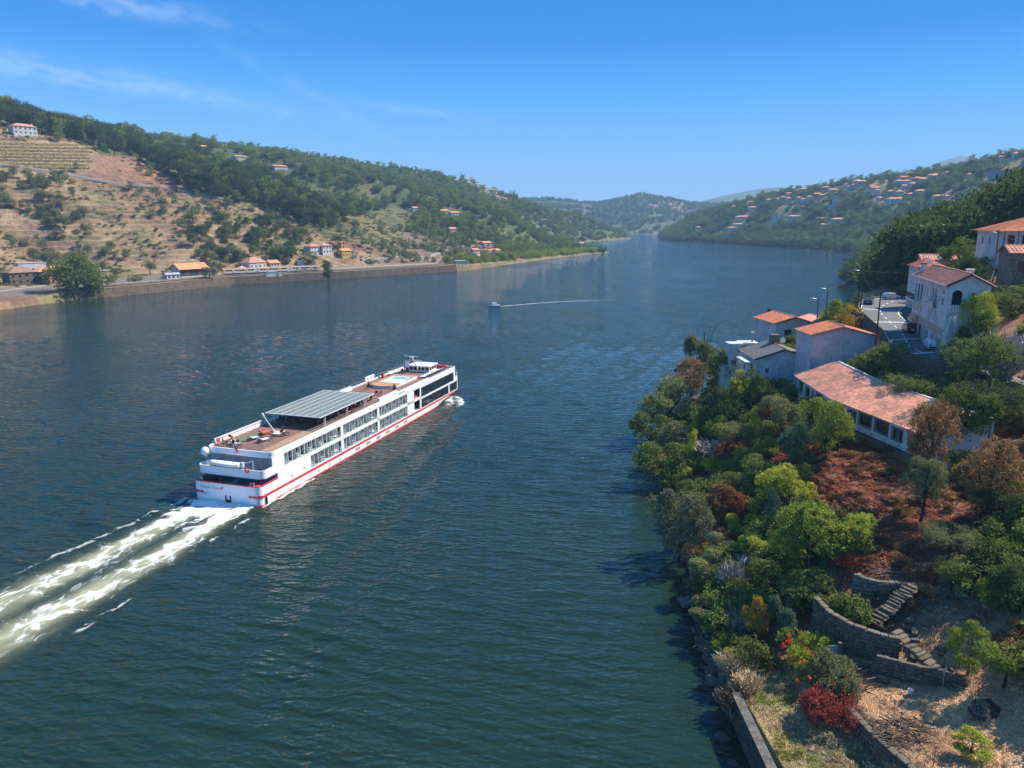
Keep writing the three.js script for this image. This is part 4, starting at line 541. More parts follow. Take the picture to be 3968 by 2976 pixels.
// slope of clay tiles between eave A-B and ridge D-C; rolls and courses are relief
function slope(A, Bp, C, D, fine, seed = 1) {
  const e = Bp.clone().sub(A), W = e.length(); e.normalize(); const ad = D.clone().sub(A), s = ad.clone().addScaledVector(e, -ad.dot(e)), L = s.length(); s.normalize(); let n = V3().crossVectors(e, s); if (n.y < 0) n.negate();
  const xl = ad.dot(e), xr = C.clone().sub(A).dot(e), pos = [], col = [], idx = []; let q = 0; const r = rng(seed);
  const pt = (x, v, h) => { pos.push(A.x + e.x * x + s.x * v + n.x * h, A.y + e.y * x + s.y * v + n.y * h, A.z + e.z * x + s.z * v + n.z * h); };
  const tw = fine === 2 ? .30 : .6, tl = fine === 2 ? .42 : 1.2;
  if (!fine) { const c = Math.max(1, Math.round(L / 1.2)), m = Math.max(1, Math.round(W / 1.5)); for (let i = 0; i <= m; i++) for (let j = 0; j <= c; j++) { const v = j / c * L, a = lerp(0, xl, j / c), b = lerp(W, xr, j / c), t = .86 + .28 * r(); pt(lerp(a, b, i / m), v, .03 * (r() - .5)); col.push(t, t, t); } for (let i = 0; i < m; i++) for (let j = 0; j < c; j++) { const a = i * (c + 1) + j; idx.push(a, a + c + 1, a + 1, a + 1, a + c + 1, a + c + 2); } }
  else for (let x = 0; x < W - .01; x += tw) {
    const xm = x + tw / 2; let vm = L; if (xl > .01) vm = Math.min(vm, xm / xl * L); if (W - xr > .01) vm = Math.min(vm, (W - xm) / (W - xr) * L); if (vm < .1) continue;
    const prof = fine === 2 ? [[0, 0], [.12, .01], [.3, .075], [.55, .075], [.75, .01], [1, 0]] : [[0, 0], [.3, .1], [.6, .1], [1, 0]];
    for (let v = 0; v < vm - .02; v += tl) { const v1 = Math.min(vm, v + tl + .03), t = .74 + .5 * r(), g = .92 + .16 * r(), w = t * (hash(Math.floor(x / 2.1), Math.floor(v / 1.7) + seed) < .16 ? .8 : 1); for (const [u, h] of prof) { pt(Math.min(W, x + u * tw), v, h + .035); pt(Math.min(W, x + u * tw), v1, h); col.push(w, w * g, w * g, w, w * g, w * g); } for (let k = 0; k < prof.length - 1; k++) { const a = q + k * 2; idx.push(a, a + 2, a + 1, a + 1, a + 2, a + 3); } q += prof.length * 2; }
  }
  const g = new THREE.BufferGeometry(); g.setAttribute('position', new THREE.Float32BufferAttribute(pos, 3)); g.setAttribute('color', new THREE.Float32BufferAttribute(col, 3)); g.setIndex(idx); const f = g.toNonIndexed(); f.computeVertexNormals(); return f;
}
const joinRaw = a => mergeGeometries(a);
function roofGeo(type, w, d, y, rh, over, fine, seed) {
  const x = w / 2 + over, z = d / 2 + over, t = y - over * rh / (d / 2) * .6, S = [];
  if (type === 'gable') { S.push(slope(V3(-x, t, z), V3(x, t, z), V3(x, y + rh, 0), V3(-x, y + rh, 0), fine, seed), slope(V3(x, t, -z), V3(-x, t, -z), V3(-x, y + rh, 0), V3(x, y + rh, 0), fine, seed + 1)); }
  else if (type === 'gableZ') { const t2 = y - over * rh / (w / 2) * .6; S.push(slope(V3(-x, t2, -z), V3(-x, t2, z), V3(0, y + rh, z), V3(0, y + rh, -z), fine, seed), slope(V3(x, t2, z), V3(x, t2, -z), V3(0, y + rh, -z), V3(0, y + rh, z), fine, seed + 1)); }
  else { const k = Math.min(x, z) * .98, rx = Math.max(.05, x - k), rz = Math.max(.05, z - k); const a = V3(-rx, y + rh, rz), b = V3(rx, y + rh, rz), c = V3(rx, y + rh, -rz), e = V3(-rx, y + rh, -rz); S.push(slope(V3(-x, t, z), V3(x, t, z), b, a, fine, seed), slope(V3(x, t, z), V3(x, t, -z), c, b, fine, seed + 1), slope(V3(x, t, -z), V3(-x, t, -z), e, c, fine, seed + 2), slope(V3(-x, t, -z), V3(-x, t, z), a, e, fine, seed + 3)); }
  return joinRaw(S);
}
function wallShape(w, h, gable, holes, y0 = 0) { const s = new THREE.Shape(); s.moveTo(-w / 2, y0); s.lineTo(w / 2, y0); s.lineTo(w / 2, h); if (gable) s.lineTo(0, h + gable); s.lineTo(-w / 2, h); s.closePath(); for (const [u, v, ww, hh, o] of holes || []) { const p = new THREE.Path(); p.moveTo(u - ww / 2, v); p.lineTo(u + ww / 2, v); if (o?.arch) { p.lineTo(u + ww / 2, v + hh - ww / 2); p.absarc(u, v + hh - ww / 2, ww / 2, 0, Math.PI, false); } else { p.lineTo(u + ww / 2, v + hh); p.lineTo(u - ww / 2, v + hh); } p.closePath(); s.holes.push(p); } return s; }
function wallGeo(w, h, gable, holes, th = .25, y0 = 0) { const g = new THREE.ExtrudeGeometry(wallShape(w, h, gable, holes, y0), { depth: th, bevelEnabled: false, curveSegments: 6 }); g.translate(0, 0, -th); const uv = g.attributes.uv; for (let i = 0; i < uv.count; i++) uv.setXY(i, uv.getX(i) / 6, uv.getY(i) / 6); return g; }
// o: name,label,cat,group, X,F,Y, turn, w,d,h, roof,rh,over,fine, wall,roofMat, win:{f,b,l,r:[[u,v,w,h,{arch,door,shut}]]}, base (height the walls reach below Y)
function house(o) {
  const t = thing(o.name || 'house', o.label, o.cat || 'house', o.group), fine = o.fine || 0, near = fine > 0;
  t.position.copy(P(o.X, o.Y, o.F)); t.rotation.y = o.turn || 0;
  keepClear.push([o.X, o.F, Math.max(o.w, o.d) * .72 + 2]);
  const gF = o.roof === 'gableZ' ? o.rh - .02 : 0, gS = o.roof === 'gable' ? o.rh - .02 : 0, y0 = -(o.base ?? 2), win = o.win || {};
  const sides = { f: [o.w, gF, 0, 0, o.d / 2], b: [o.w, gF, Math.PI, 0, -o.d / 2], l: [o.d - .5, gS, -Math.PI / 2, -o.w / 2, 0], r: [o.d - .5, gS, Math.PI / 2, o.w / 2, 0] };
  for (const k in sides) {
    const [w, g, turn, x, z] = sides[k], wm = (o.wallOf && o.wallOf[k]) || o.wall, m = part(t, 'wall', wallGeo(w, o.h, g, win[k], .25, y0), wm); m.position.set(x, 0, z); m.rotation.y = turn;
    for (const [u, v, ww, hh, q = {}] of win[k] || []) {
      const open = q.open, p = open ? null : part(t, q.door ? 'door' : 'window', box(u - ww / 2 - .03, u + ww / 2 + .03, v - .02, v + hh + .02, -.19, -.16), q.door ? (q.mat || B.woodf) : B.glass); if (p) { p.position.copy(m.position); p.rotation.y = turn; }
      if (near && p && !q.door) { const f = part(p, 'frame', merge([box(u - ww / 2, u - ww / 2 + .07, v, v + hh, -.15, -.1), box(u + ww / 2 - .07, u + ww / 2, v, v + hh, -.15, -.1), box(u - ww / 2, u + ww / 2, v + hh - .07, v + hh, -.15, -.1), box(u - ww / 2, u + ww / 2, v, v + .07, -.15, -.1), box(u - .035, u + .035, v, v + hh, -.15, -.1)]), q.frame || B.frame); part(p, 'sill', box(u - ww / 2 - .1, u + ww / 2 + .1, v - .09, v - .01, -.1, .1), B.frame); }
      if (q.shut && p) for (const sgn of [-1, 1]) part(p, 'shutter', box(u + sgn * (ww / 2 + .02), u + sgn * (ww + .0), v, v + hh, .01, .06), B.shutter);
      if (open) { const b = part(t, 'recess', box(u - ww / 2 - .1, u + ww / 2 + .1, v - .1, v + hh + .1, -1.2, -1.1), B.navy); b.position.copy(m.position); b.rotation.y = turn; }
    }
  }
  if (o.roof === 'flat') { part(t, 'roof', box(-o.w / 2 - .2, o.w / 2 + .2, o.h, o.h + .3, -o.d / 2 - .2, o.d / 2 + .2), o.roofMat); }
  else {
    const rf = part(t, 'roof', roofGeo(o.roof, o.w, o.d, o.h, o.rh, o.over ?? .5, fine, o.seed || 3), o.roofMat); if (fine) rf.userData.kind = 'stuff';
    if (near && o.roof.startsWith('gable')) { const ov = o.over ?? .5, Z = o.roof === 'gableZ', hw = (Z ? o.w : o.d) / 2, e = (Z ? o.d : o.w) / 2 + ov, drop = ov * o.rh / hw * .6, g = []; for (const s of [-1, 1]) for (const end of [-1, 1]) { const a = Z ? V3(s * (hw + ov), o.h - drop - .1, end * e) : V3(end * e, o.h - drop - .1, s * (hw + ov)), b = Z ? V3(0, o.h + o.rh - .1, end * e) : V3(end * e, o.h + o.rh - .1, 0); g.push(bar(a, b, .13, 4)); } part(t, 'bargeboard', merge(g), o.trim || B.trim); }
    if (near) { const e = o.roof === 'gableZ' ? [[0, -o.d / 2], [0, o.d / 2]] : o.roof === 'gable' ? [[-o.w / 2, 0], [o.w / 2, 0]] : null; if (e) part(t, 'ridge_tiles', bar([e[0][0], o.h + o.rh + .05, e[0][1]], [e[1][0], o.h + o.rh + .05, e[1][1]], .14, 6), o.ridge || B.brownridge || B.trimless || mat(.5, .2, .11, .9)); }
    if (o.ceil !== false) part(t, 'ceiling', box(-o.w / 2 + .2, o.w / 2 - .2, o.h - .25, o.h - .1, -o.d / 2 + .2, o.d / 2 - .2), B.flatroof);
  }
  for (const [x, z, y, ww, hh, cap] of o.chim || []) { const c = part(t, 'chimney', box(x - ww / 2, x + ww / 2, y, y + hh, z - ww / 2, z + ww / 2), o.wall); part(c, 'cap', box(x - ww / 2 - .12, x + ww / 2 + .12, y + hh, y + hh + .15, z - ww / 2 - .12, z + ww / 2 + .12), cap ? B.trim : B.frame); }
  for (const [x, y, z, s, tn] of o.dish || []) { const g = new THREE.SphereGeometry(s, 14, 6, 0, 6.29, 0, .75); g.translate(0, -s, 0); g.rotateX(Math.PI / 2); const dd = part(t, 'satellite_dish', g, B.frame); dd.position.set(x, y, z); dd.rotation.y = tn || .5; }
  return t;
}
const row = (n, w, ww, v, hh, q) => Array.from({ length: n }, (_, i) => [(-(n - 1) / 2 + i) * w, v, ww, hh, q]);

// --- near village on the right bank
{
  const wh = house({ label: 'tall white three-storey house with arches beside the parked cars', X: 61.9 + .29 * 12 + .957 * 2.6, F: 109.1 + .957 * 12 - .29 * 2.6, Y: 21, turn: -.294, w: 5.2, d: 24, h: 10.5, base: 3, roof: 'gableZ', rh: 1.5, over: .5, fine: 2, wall: B.white, roofMat: B.oldroof, seed: 11,
    win: { l: [[2.4, 7.4, 1.3, 2.0, { arch: 1, open: 1 }], [4.2, 7.4, 1.3, 2.0, { arch: 1, open: 1 }], [8.9, 7.3, 1.2, 2.2, { arch: 1, open: 1 }], [-1.6, 7.5, .8, 1.6], [-3.4, 7.5, .8, 1.6], [-8.2, 6.7, 1.6, 2.4, { door: 1, mat: B.glass }], [-5.8, 6.7, 1.6, 2.4, { door: 1, mat: B.glass }], [-10.4, 6.7, 1.2, 2.3, { door: 1, mat: B.glass }], [-9.6, 4.7, .8, 1.3], [-7.4, 4.7, .8, 1.3], [-4.4, 4.7, .8, 1.3], [2.4, 5.0, .7, 1.0], [5.3, 4.6, .8, 1.5], [-.6, 4.5, .6, .9], [-9, 0, 2.6, 2.8, { door: 1 }], [-4.4, 0, 2.4, 2.8, { door: 1, mat: B.trim }], [1.2, 0, 1.2, 2.5, { door: 1 }], [4.4, 0, 1.2, 2.4, { door: 1, mat: B.blue }], [9.2, 0, 1.4, 2.3, { door: 1 }]], f: [[-1.5, 7.6, 1.3, 2.1, { arch: 1, open: 1 }]] }, chim: [[-1.7, -10.6, 9.8, .8, 2.4, 1], [.9, 7.2, 11, .8, 1.3]], dish: [[-2.75, 8.6, 9.2, .5, -1.2], [-1.3, 12.6, -9.6, .6, -.6]] });
  part(wh, 'plinth', merge([box(-2.67, -2.62, -2.8, 3.95, -12.0, -10.4), box(-2.67, -2.62, -2.8, 3.95, -7.6, -5.7), box(-2.67, -2.62, 2.9, 3.95, -10.4, 12), box(-2.67, -2.62, -2.8, 2.9, -3.1, .5), box(-2.67, -2.62, -2.8, 2.9, 5.2, 8.4), box(-2.67, -2.62, -2.8, 2.9, 10, 12), box(-2.6, 2.6, -2.8, 3.2, 12.02, 12.06)]), B.cream);
  part(wh, 'balcony', merge([box(-3.80, -2.60, 6.35, 6.6, -12.2, -4.6)]), B.white); { const g = [box(-3.82, -3.75, 7.5, 7.58, -12.2, -4.6)]; for (let k = 0; k < 26; k++) g.push(box(-3.80, -3.76, 6.6, 7.5, -12.1 + k * .29, -12.07 + k * .29)); part(wh, 'balcony_railing', merge(g), B.rail); }
  part(wh, 'loggia_balcony', merge([box(-3.20, -2.60, 6.3, 6.5, 1.2, 5.6), box(-3.20, -3.08, 6.5, 7.4, 1.2, 5.6)]), B.white);
  for (let k = 0; k < 5; k++) { const c = new THREE.CylinderGeometry(.06, .08, .95, 8); c.translate(-2.20 + k * .35, 7.1, 3.4 + 8.7); part(wh, 'baluster', c, B.frame); }
  part(wh, 'gutter', bar([-3.15, 10.3, -12.4], [-3.15, 10.3, 12.4], .08, 6), B.frame); part(wh, 'downpipe', bar([-2.70, 0, 1], [-2.70, 10.3, 1], .06, 6), B.frame);

  house({ label: 'white cottage with orange hipped tile roof above the wooded point', X: 86, F: 161, Y: 22.6, turn: -.2, w: 4.8, d: 6, h: 8.6, base: 2, roof: 'hip', rh: 1.5, over: .5, fine: 2, wall: B.white, roofMat: B.terra, win: { f: [[-.8, 5.8, .9, 1.2]], l: [[0, 5.8, .9, 1.2]] }, dish: [[1.6, 10.2, 3.0, .5, .4]] });
  house({ label: 'low house with faded pink tiles behind the garden wall', X: 101, F: 184, Y: 28.6, turn: -.3, w: 8, d: 6, h: 2.8, roof: 'gable', rh: 1.1, over: .4, fine: 1, wall: B.blush, roofMat: B.oldroof, win: { f: [[-2, 1, .8, 1], [0, 1, .8, 1]] } });
  const rh = house({ label: 'white house with broad orange roof and iron gallery at the right edge', X: 102, F: 150, Y: 31, turn: -.25, w: 19, d: 13, h: 7.6, base: 4, roof: 'hip', rh: 2.4, over: .9, fine: 2, wall: B.white, roofMat: B.terra, win: { f: [[-7.6, 4.6, 1.2, 2.1, { door: 1, mat: B.glass }], [-5.2, 4.6, 1.2, 2.1, { door: 1, mat: B.glass }], [-2.6, 4.8, 1.3, 1.5], [.4, 4.8, 1.3, 1.5], [3.4, 4.8, 1.3, 1.5], [-6, 0, 2.4, 2.8, { open: 1 }], [-2, .3, 1.2, 1.6], [1.5, .3, 1.2, 1.6]], l: [[-3, 4.8, 1.2, 1.5], [1, 4.8, 1.2, 1.5]] }, dish: [[-3.6, 6.6, 6.7, .6, .2]] });
  part(rh, 'gallery_floor', box(-9.5, -1, 3.7, 3.95, 6.5, 8.2), B.concrete); for (const x of [-9.3, -7, -4.6, -2.2]) part(rh, 'gallery_post', bar([x, -3, 8.1], [x, 7.5, 8.1], .09, 6), B.rail); { const g = [box(-9.5, -1, 4.85, 4.92, 8.08, 8.14)]; for (let k = 0; k < 30; k++) g.push(box(-9.4 + k * .28, -9.37 + k * .28, 3.95, 4.85, 8.1, 8.13)); part(rh, 'gallery_railing', merge(g), B.rail); }
  { const lc = thing('laundry_sheet', 'white sheet hanging below the gallery of the orange-roofed house', 'laundry'); const g = new THREE.PlaneGeometry(1.6, 1.9, 6, 4), p = g.attributes.position; for (let i = 0; i < p.count; i++) p.setZ(i, .08 * Math.sin(p.getX(i) * 5)); g.computeVertexNormals(); part(lc, 'cloth', g, M.towel); part(lc, 'line', bar([-1.4, .95, 0], [1.4, .95, 0], .02, 4), B.rail); lc.position.copy(P(98.6, 34, 140.2)); }
  house({ name: 'granite_house', label: 'granite block house with small balcony at the right edge below the orange roof', X: 89.5, F: 133, Y: 27.6, turn: -.3, w: 9, d: 7, h: 7.4, base: 3, roof: 'gable', rh: 1.2, over: .4, fine: 1, wall: B.granite, roofMat: B.oldroof, win: { f: [[-2.8, 4.3, 1.2, 1.7, { door: 1 }], [.2, 4.5, .9, 1.4], [2.6, 4.5, .9, 1.4], [-2.2, .6, 1, 2, { door: 1 }], [1, .9, .9, 1.2]] } });
  const gh = house({ label: 'white gabled house with mottled grey tile roof near the water', X: 46.8, F: 134.4, Y: 11.2, turn: 0, w: 9.6, d: 9, h: 6.0, base: 5, roof: 'gableZ', rh: 1.65, over: .5, fine: 2, wall: B.white, roofMat: B.greyroof, seed: 31, win: { f: [[-2.85, 3.3, .7, 1.0, { shut: 1 }], [3.1, 3.0, 1.8, 1.2]], l: [[2, 2.5, 1.2, 2, { open: 1 }], [-2, 2.5, 1.2, 2]] } });
  part(gh, 'side_porch', merge([box(-6.6, -4.8, 2.2, 2.4, -1, 4.4), box(-6.6, -6.4, -5, 5.2, 4.2, 4.4), box(-6.6, -6.4, -5, 5.2, -1, -.8), box(-6.7, -4.8, 5.2, 5.35, -1, 4.5)]), B.white); part(gh, 'water_tank', box(-.5, .9, 7.6, 9.2, -2.6, -1.2), B.concrete); { const d = new THREE.CylinderGeometry(.5, .5, .06, 20); d.rotateX(Math.PI / 2); d.translate(1.4, 8.3, -.9); part(gh, 'satellite_dish', d, B.frame); }
  house({ label: 'lavender-white windowless gable house with orange tile edge below the road', X: 53.6, F: 126.4, Y: 13.2, turn: 0, w: 10.2, d: 6.6, h: 9.1, base: 4, roof: 'gableZ', rh: 1.35, over: .35, fine: 2, wall: B.lav, roofMat: B.terra, trim: B.terraTrim || mat(.5, .19, .1, .9), seed: 41, win: {} });
  house({ label: 'white cottage with bright orange gable roof beside the cypress', X: 60.4, F: 170, Y: 13.6, turn: .12, w: 8.2, d: 10, h: 5.2, base: 5, roof: 'gableZ', rh: 1.3, over: .6, fine: 2, wall: B.white, roofMat: B.terra, seed: 51, win: { f: [[-1.3, 2.4, 1.6, 1.3, { frame: B.woodf }], [2.1, 2.5, 1.0, 1.0, { frame: B.woodf }]] } });
  house({ name: 'annex', label: 'small red-tiled annex behind the orange cottage', X: 68, F: 171, Y: 15, turn: .1, w: 5, d: 6, h: 3.8, base: 4, roof: 'gableZ', rh: .8, over: .3, fine: 1, wall: B.white, roofMat: B.salmon });
  house({ name: 'roof_hut', label: 'white box-like stair tower at the river side of the grey-roofed house', cat: 'hut', X: 41.2, F: 141, Y: 9, w: 2.2, d: 2.4, h: 8.9, base: 5, roof: 'flat', wall: B.white, roofMat: B.white, win: { f: [[0, 5.2, 1, .9, { open: 1 }]] } });
  house({ name: 'terrace_block', label: 'white terrace block under the stair tower', cat: 'block', X: 42.4, F: 141.6, Y: 9, w: 6.5, d: 3, h: 5.2, base: 5, roof: 'flat', wall: B.white, roofMat: B.concrete });
  house({ name: 'chimney_block', label: 'dark rendered block with flue pipe beside the stair tower', cat: 'block', X: 44.6, F: 144, Y: 9, w: 3, d: 3, h: 8.6, base: 5, roof: 'flat', wall: B.grey, roofMat: B.white, chim: [[.9, 0, 8.8, .3, 1.8]] });

  // long low building with the bent tiled roof
  const lb = thing('long_building', 'long low white building with salmon tile roof and dark windows', 'building'), A = [45.5, 121.2], Q = [44.6, 104], C = [48.1, 83.2], A2 = [51.6, 120.4], Q2 = [51.0, 104.5], C2 = [54.1, 84.2], yb = 13.2, ye = 16.15, yr = 18.3;
  keepClear.push([48, 115, 7], [48, 100, 7], [51, 86, 7]);
  const seg = (a, b, wins) => { const dx = b[0] - a[0], df = b[1] - a[1], L = Math.hypot(dx, df), g = new THREE.Group(); const m = part(lb, 'wall', wallGeo(L, ye - yb, 0, wins.map(w => [w[0] - L / 2, ...w.slice(1)]), .25, 0), B.white); m.position.copy(P((a[0] + b[0]) / 2, yb, (a[1] + b[1]) / 2)); m.rotation.y = Math.atan2(df, dx); for (const [u, v, ww, hh] of wins) { const p = part(lb, 'window', box(u - L / 2 - ww / 2 - .02, u - L / 2 + ww / 2 + .02, v - .02, v + hh + .02, -.22, -.18), M.glass); p.position.copy(m.position); p.rotation.y = m.rotation.y; const u0 = u - L / 2; part(p, 'frame', merge([box(u0 - ww / 2 - .14, u0 - ww / 2, v - .14, v + hh + .14, 0, .05), box(u0 + ww / 2, u0 + ww / 2 + .14, v - .14, v + hh + .14, 0, .05), box(u0 - ww / 2, u0 + ww / 2, v + hh, v + hh + .14, 0, .05), box(u0 - ww / 2, u0 + ww / 2, v - .14, v, 0, .06)]), B.concrete); } return m; };
  seg(A, Q, [[.9, .7, .5, 1.6], [3.4, .7, 1.9, 1.6], [6.6, .6, 2.0, 1.6], [9.0, .5, .7, 1.6], [11.6, .1, 2.2, 2.2], [14.5, .9, 1.2, 1.1]]);
  seg(Q, C, [[1.4, .9, .75, 1.3], [2.6, .9, .75, 1.3], [4.0, .95, .8, 1.35], [5.1, .95, .8, 1.35], [7.5, .95, 2.6, 1.5], [10.9, .95, 2.6, 1.5], [13.4, .9, .8, 1.4], [14.5, .9, .8, 1.4], [17.4, .95, 2.6, 1.5]]);
  const vp = (p, y) => P(p[0], y, p[1]);
  for (const [a, b] of [[A, A2], [C, C2]]) part(lb, 'end_wall', flat([vp(a, yb - 3), vp(b, yb - 3), vp(b, yr - .1), vp(a, ye)].flatMap(v => [v.x, v.y, v.z]), [0, 1, 2, 0, 2, 3]), B.white);
  const eo = (p, q, k) => [p[0] + (p[0] - q[0]) * k, p[1] + (p[1] - q[1]) * k], Ae = eo(A, A2, .07), Qe = eo(Q, Q2, .07), Ce = eo(C, C2, .07);
  part(lb, 'roof_tiles', joinRaw([slope(vp(Ae, ye - .05), vp(Qe, ye - .05), vp(Q2, yr), vp(A2, yr), 2, 61), slope(vp(Qe, ye - .05), vp(Ce, ye - .05), vp(C2, yr), vp(Q2, yr), 2, 62)]), B.salmon).userData.kind = 'stuff';
  part(lb, 'ceiling', joinRaw([flat([...[A, Q, Q2, A2].flatMap(p => { const v = vp(p, ye - .2); return [v.x, v.y, v.z]; })], [0, 1, 2, 0, 2, 3]), flat([...[Q, C, C2, Q2].flatMap(p => { const v = vp(p, ye - .2); return [v.x, v.y, v.z]; })], [0, 1, 2, 0, 2, 3])]), B.concrete);
  for (const [p, q] of [[A2, Q2], [Q2, C2]]) part(lb, 'parapet', (() => { const L = Math.hypot(q[0] - p[0], q[1] - p[1]), g = box(-L / 2, L / 2, -5, .14, -.35, 0); g.rotateY(Math.atan2(q[1] - p[1], q[0] - p[0])); const c = vp([(p[0] + q[0]) / 2, (p[1] + q[1]) / 2], yr); g.translate(c.x + .25, c.y, c.z); return g; })(), B.white);
  const floorG = (() => { const g = joinRaw([flat([A, Q, Q2, A2].flatMap(p => { const v = vp(p, yb + .02); return [v.x, v.y, v.z]; }), [0, 1, 2, 0, 2, 3]), flat([Q, C, C2, Q2].flatMap(p => { const v = vp(p, yb + .02); return [v.x, v.y, v.z]; }), [0, 1, 2, 0, 2, 3])]); return g; })(); part(lb, 'floor', floorG, B.concrete);
  for (let k = 0; k < 8; k++) { const t = (k + .5) / 8, c = new THREE.CylinderGeometry(.12, .12, .06, 8); c.rotateZ(Math.PI / 2); const p = vp([lerp(Q[0], C[0], t) - .05, lerp(Q[1], C[1], t)], yb + .35); c.translate(p.x, p.y, p.z); part(lb, 'drain', c, B.concrete); }
  // stone footing with separate stones
  stoneWall('footing_wall', 'dark rubble stone footing beneath the long white building', [[44.35, 104.2], [47.85, 83.2]], t => 9.4 + .4 * t, t => yb - .02, .5, .55, 71);
  stoneWall('footing_wall', 'rubble footing beneath the bent end of the long building', [[45.2, 121], [44.35, 104.6]], t => 10.2, t => yb - .02, .5, .6, 72);
}
// ---------------------------------------------------------------- walls of separate stones
function stoneWall(name, label, path, y0, y1, th, size, seed, m = null, cope = null) {
  const t = thing(name, label, 'wall'), r = rng(seed), mats = m || STONE; let L = 0; const segs = []; for (let i = 0; i < path.length - 1; i++) { const l = Math.hypot(path[i + 1][0] - path[i][0], path[i + 1][1] - path[i][1]); segs.push([L, l, path[i], path[i + 1]]); L += l; }
  const at = s => { const g = segs.find(g => s <= g[0] + g[1]) || segs[segs.length - 1], k = (s - g[0]) / g[1]; return [lerp(g[2][0], g[3][0], k), lerp(g[2][1], g[3][1], k), Math.atan2(g[3][1] - g[2][1], g[3][0] - g[2][0])]; };
  const core = []; for (const g of segs) { const s0 = g[0] / L, s1 = (g[0] + g[1]) / L, yb = Math.min(y0(s0), y0(s1)) - .6, yt = Math.min(y1(s0), y1(s1)) - .08; const b = box(-g[1] / 2, g[1] / 2, yb, yt, -th / 2 + .12, th / 2 - .12); b.rotateY(Math.atan2(g[3][1] - g[2][1], g[3][0] - g[2][0])); b.translate((g[2][0] + g[3][0]) / 2, 0, -(g[2][1] + g[3][1]) / 2); core.push(b); } part(t, 'core', merge(core), STONE[3]);
  let n = 0; for (let v = 0; n < 290; v++) { let s = (v % 2) * size * .4, any = false; while (s < L - .15) { const w = size * (.4 + 1.3 * r() * r() + .2), sm = Math.min(L - .02, s + w / 2), k = sm / L, hh = size * .62, yy = y0(k) + (v + .5) * hh, top = y1(k); if (yy + hh * (.2 + .5 * hash(v, Math.round(s * 3))) < top && n < 290) { const [X, F, a] = at(sm), p = part(t, 'stone', ROCKG[Math.floor(r() * ROCKG.length)], mats[Math.floor(r() * 3)]); p.scale.set(w * .49, hh * .52 * (.75 + .45 * r()), th * .56 * (.85 + .3 * r())); p.position.set(X, yy + .12 * size * (r() - .5), -F); p.rotation.set(.14 * (r() - .5), a + .16 * (r() - .5), .3 * (r() - .5)); n++; any = true; } s += w; } if (!any) break; }
  if (cope) for (let q = 0; q < L - .2;) { const w = .45 + .6 * r(), sm = Math.min(L - .01, q + w / 2), [X, F, a] = at(sm), p = part(t, 'coping_stone', ROCKG[Math.floor(r() * ROCKG.length)], r() < .6 ? cope : STONE[0]); p.scale.set(w * .52, .075 + .04 * r(), th * .6); p.position.set(X + .05 * (r() - .5), y1(sm / L) + .02 * r(), -F); p.rotation.set(0, a + .1 * (r() - .5), .06 * (r() - .5)); q += w; }
  return t;
}
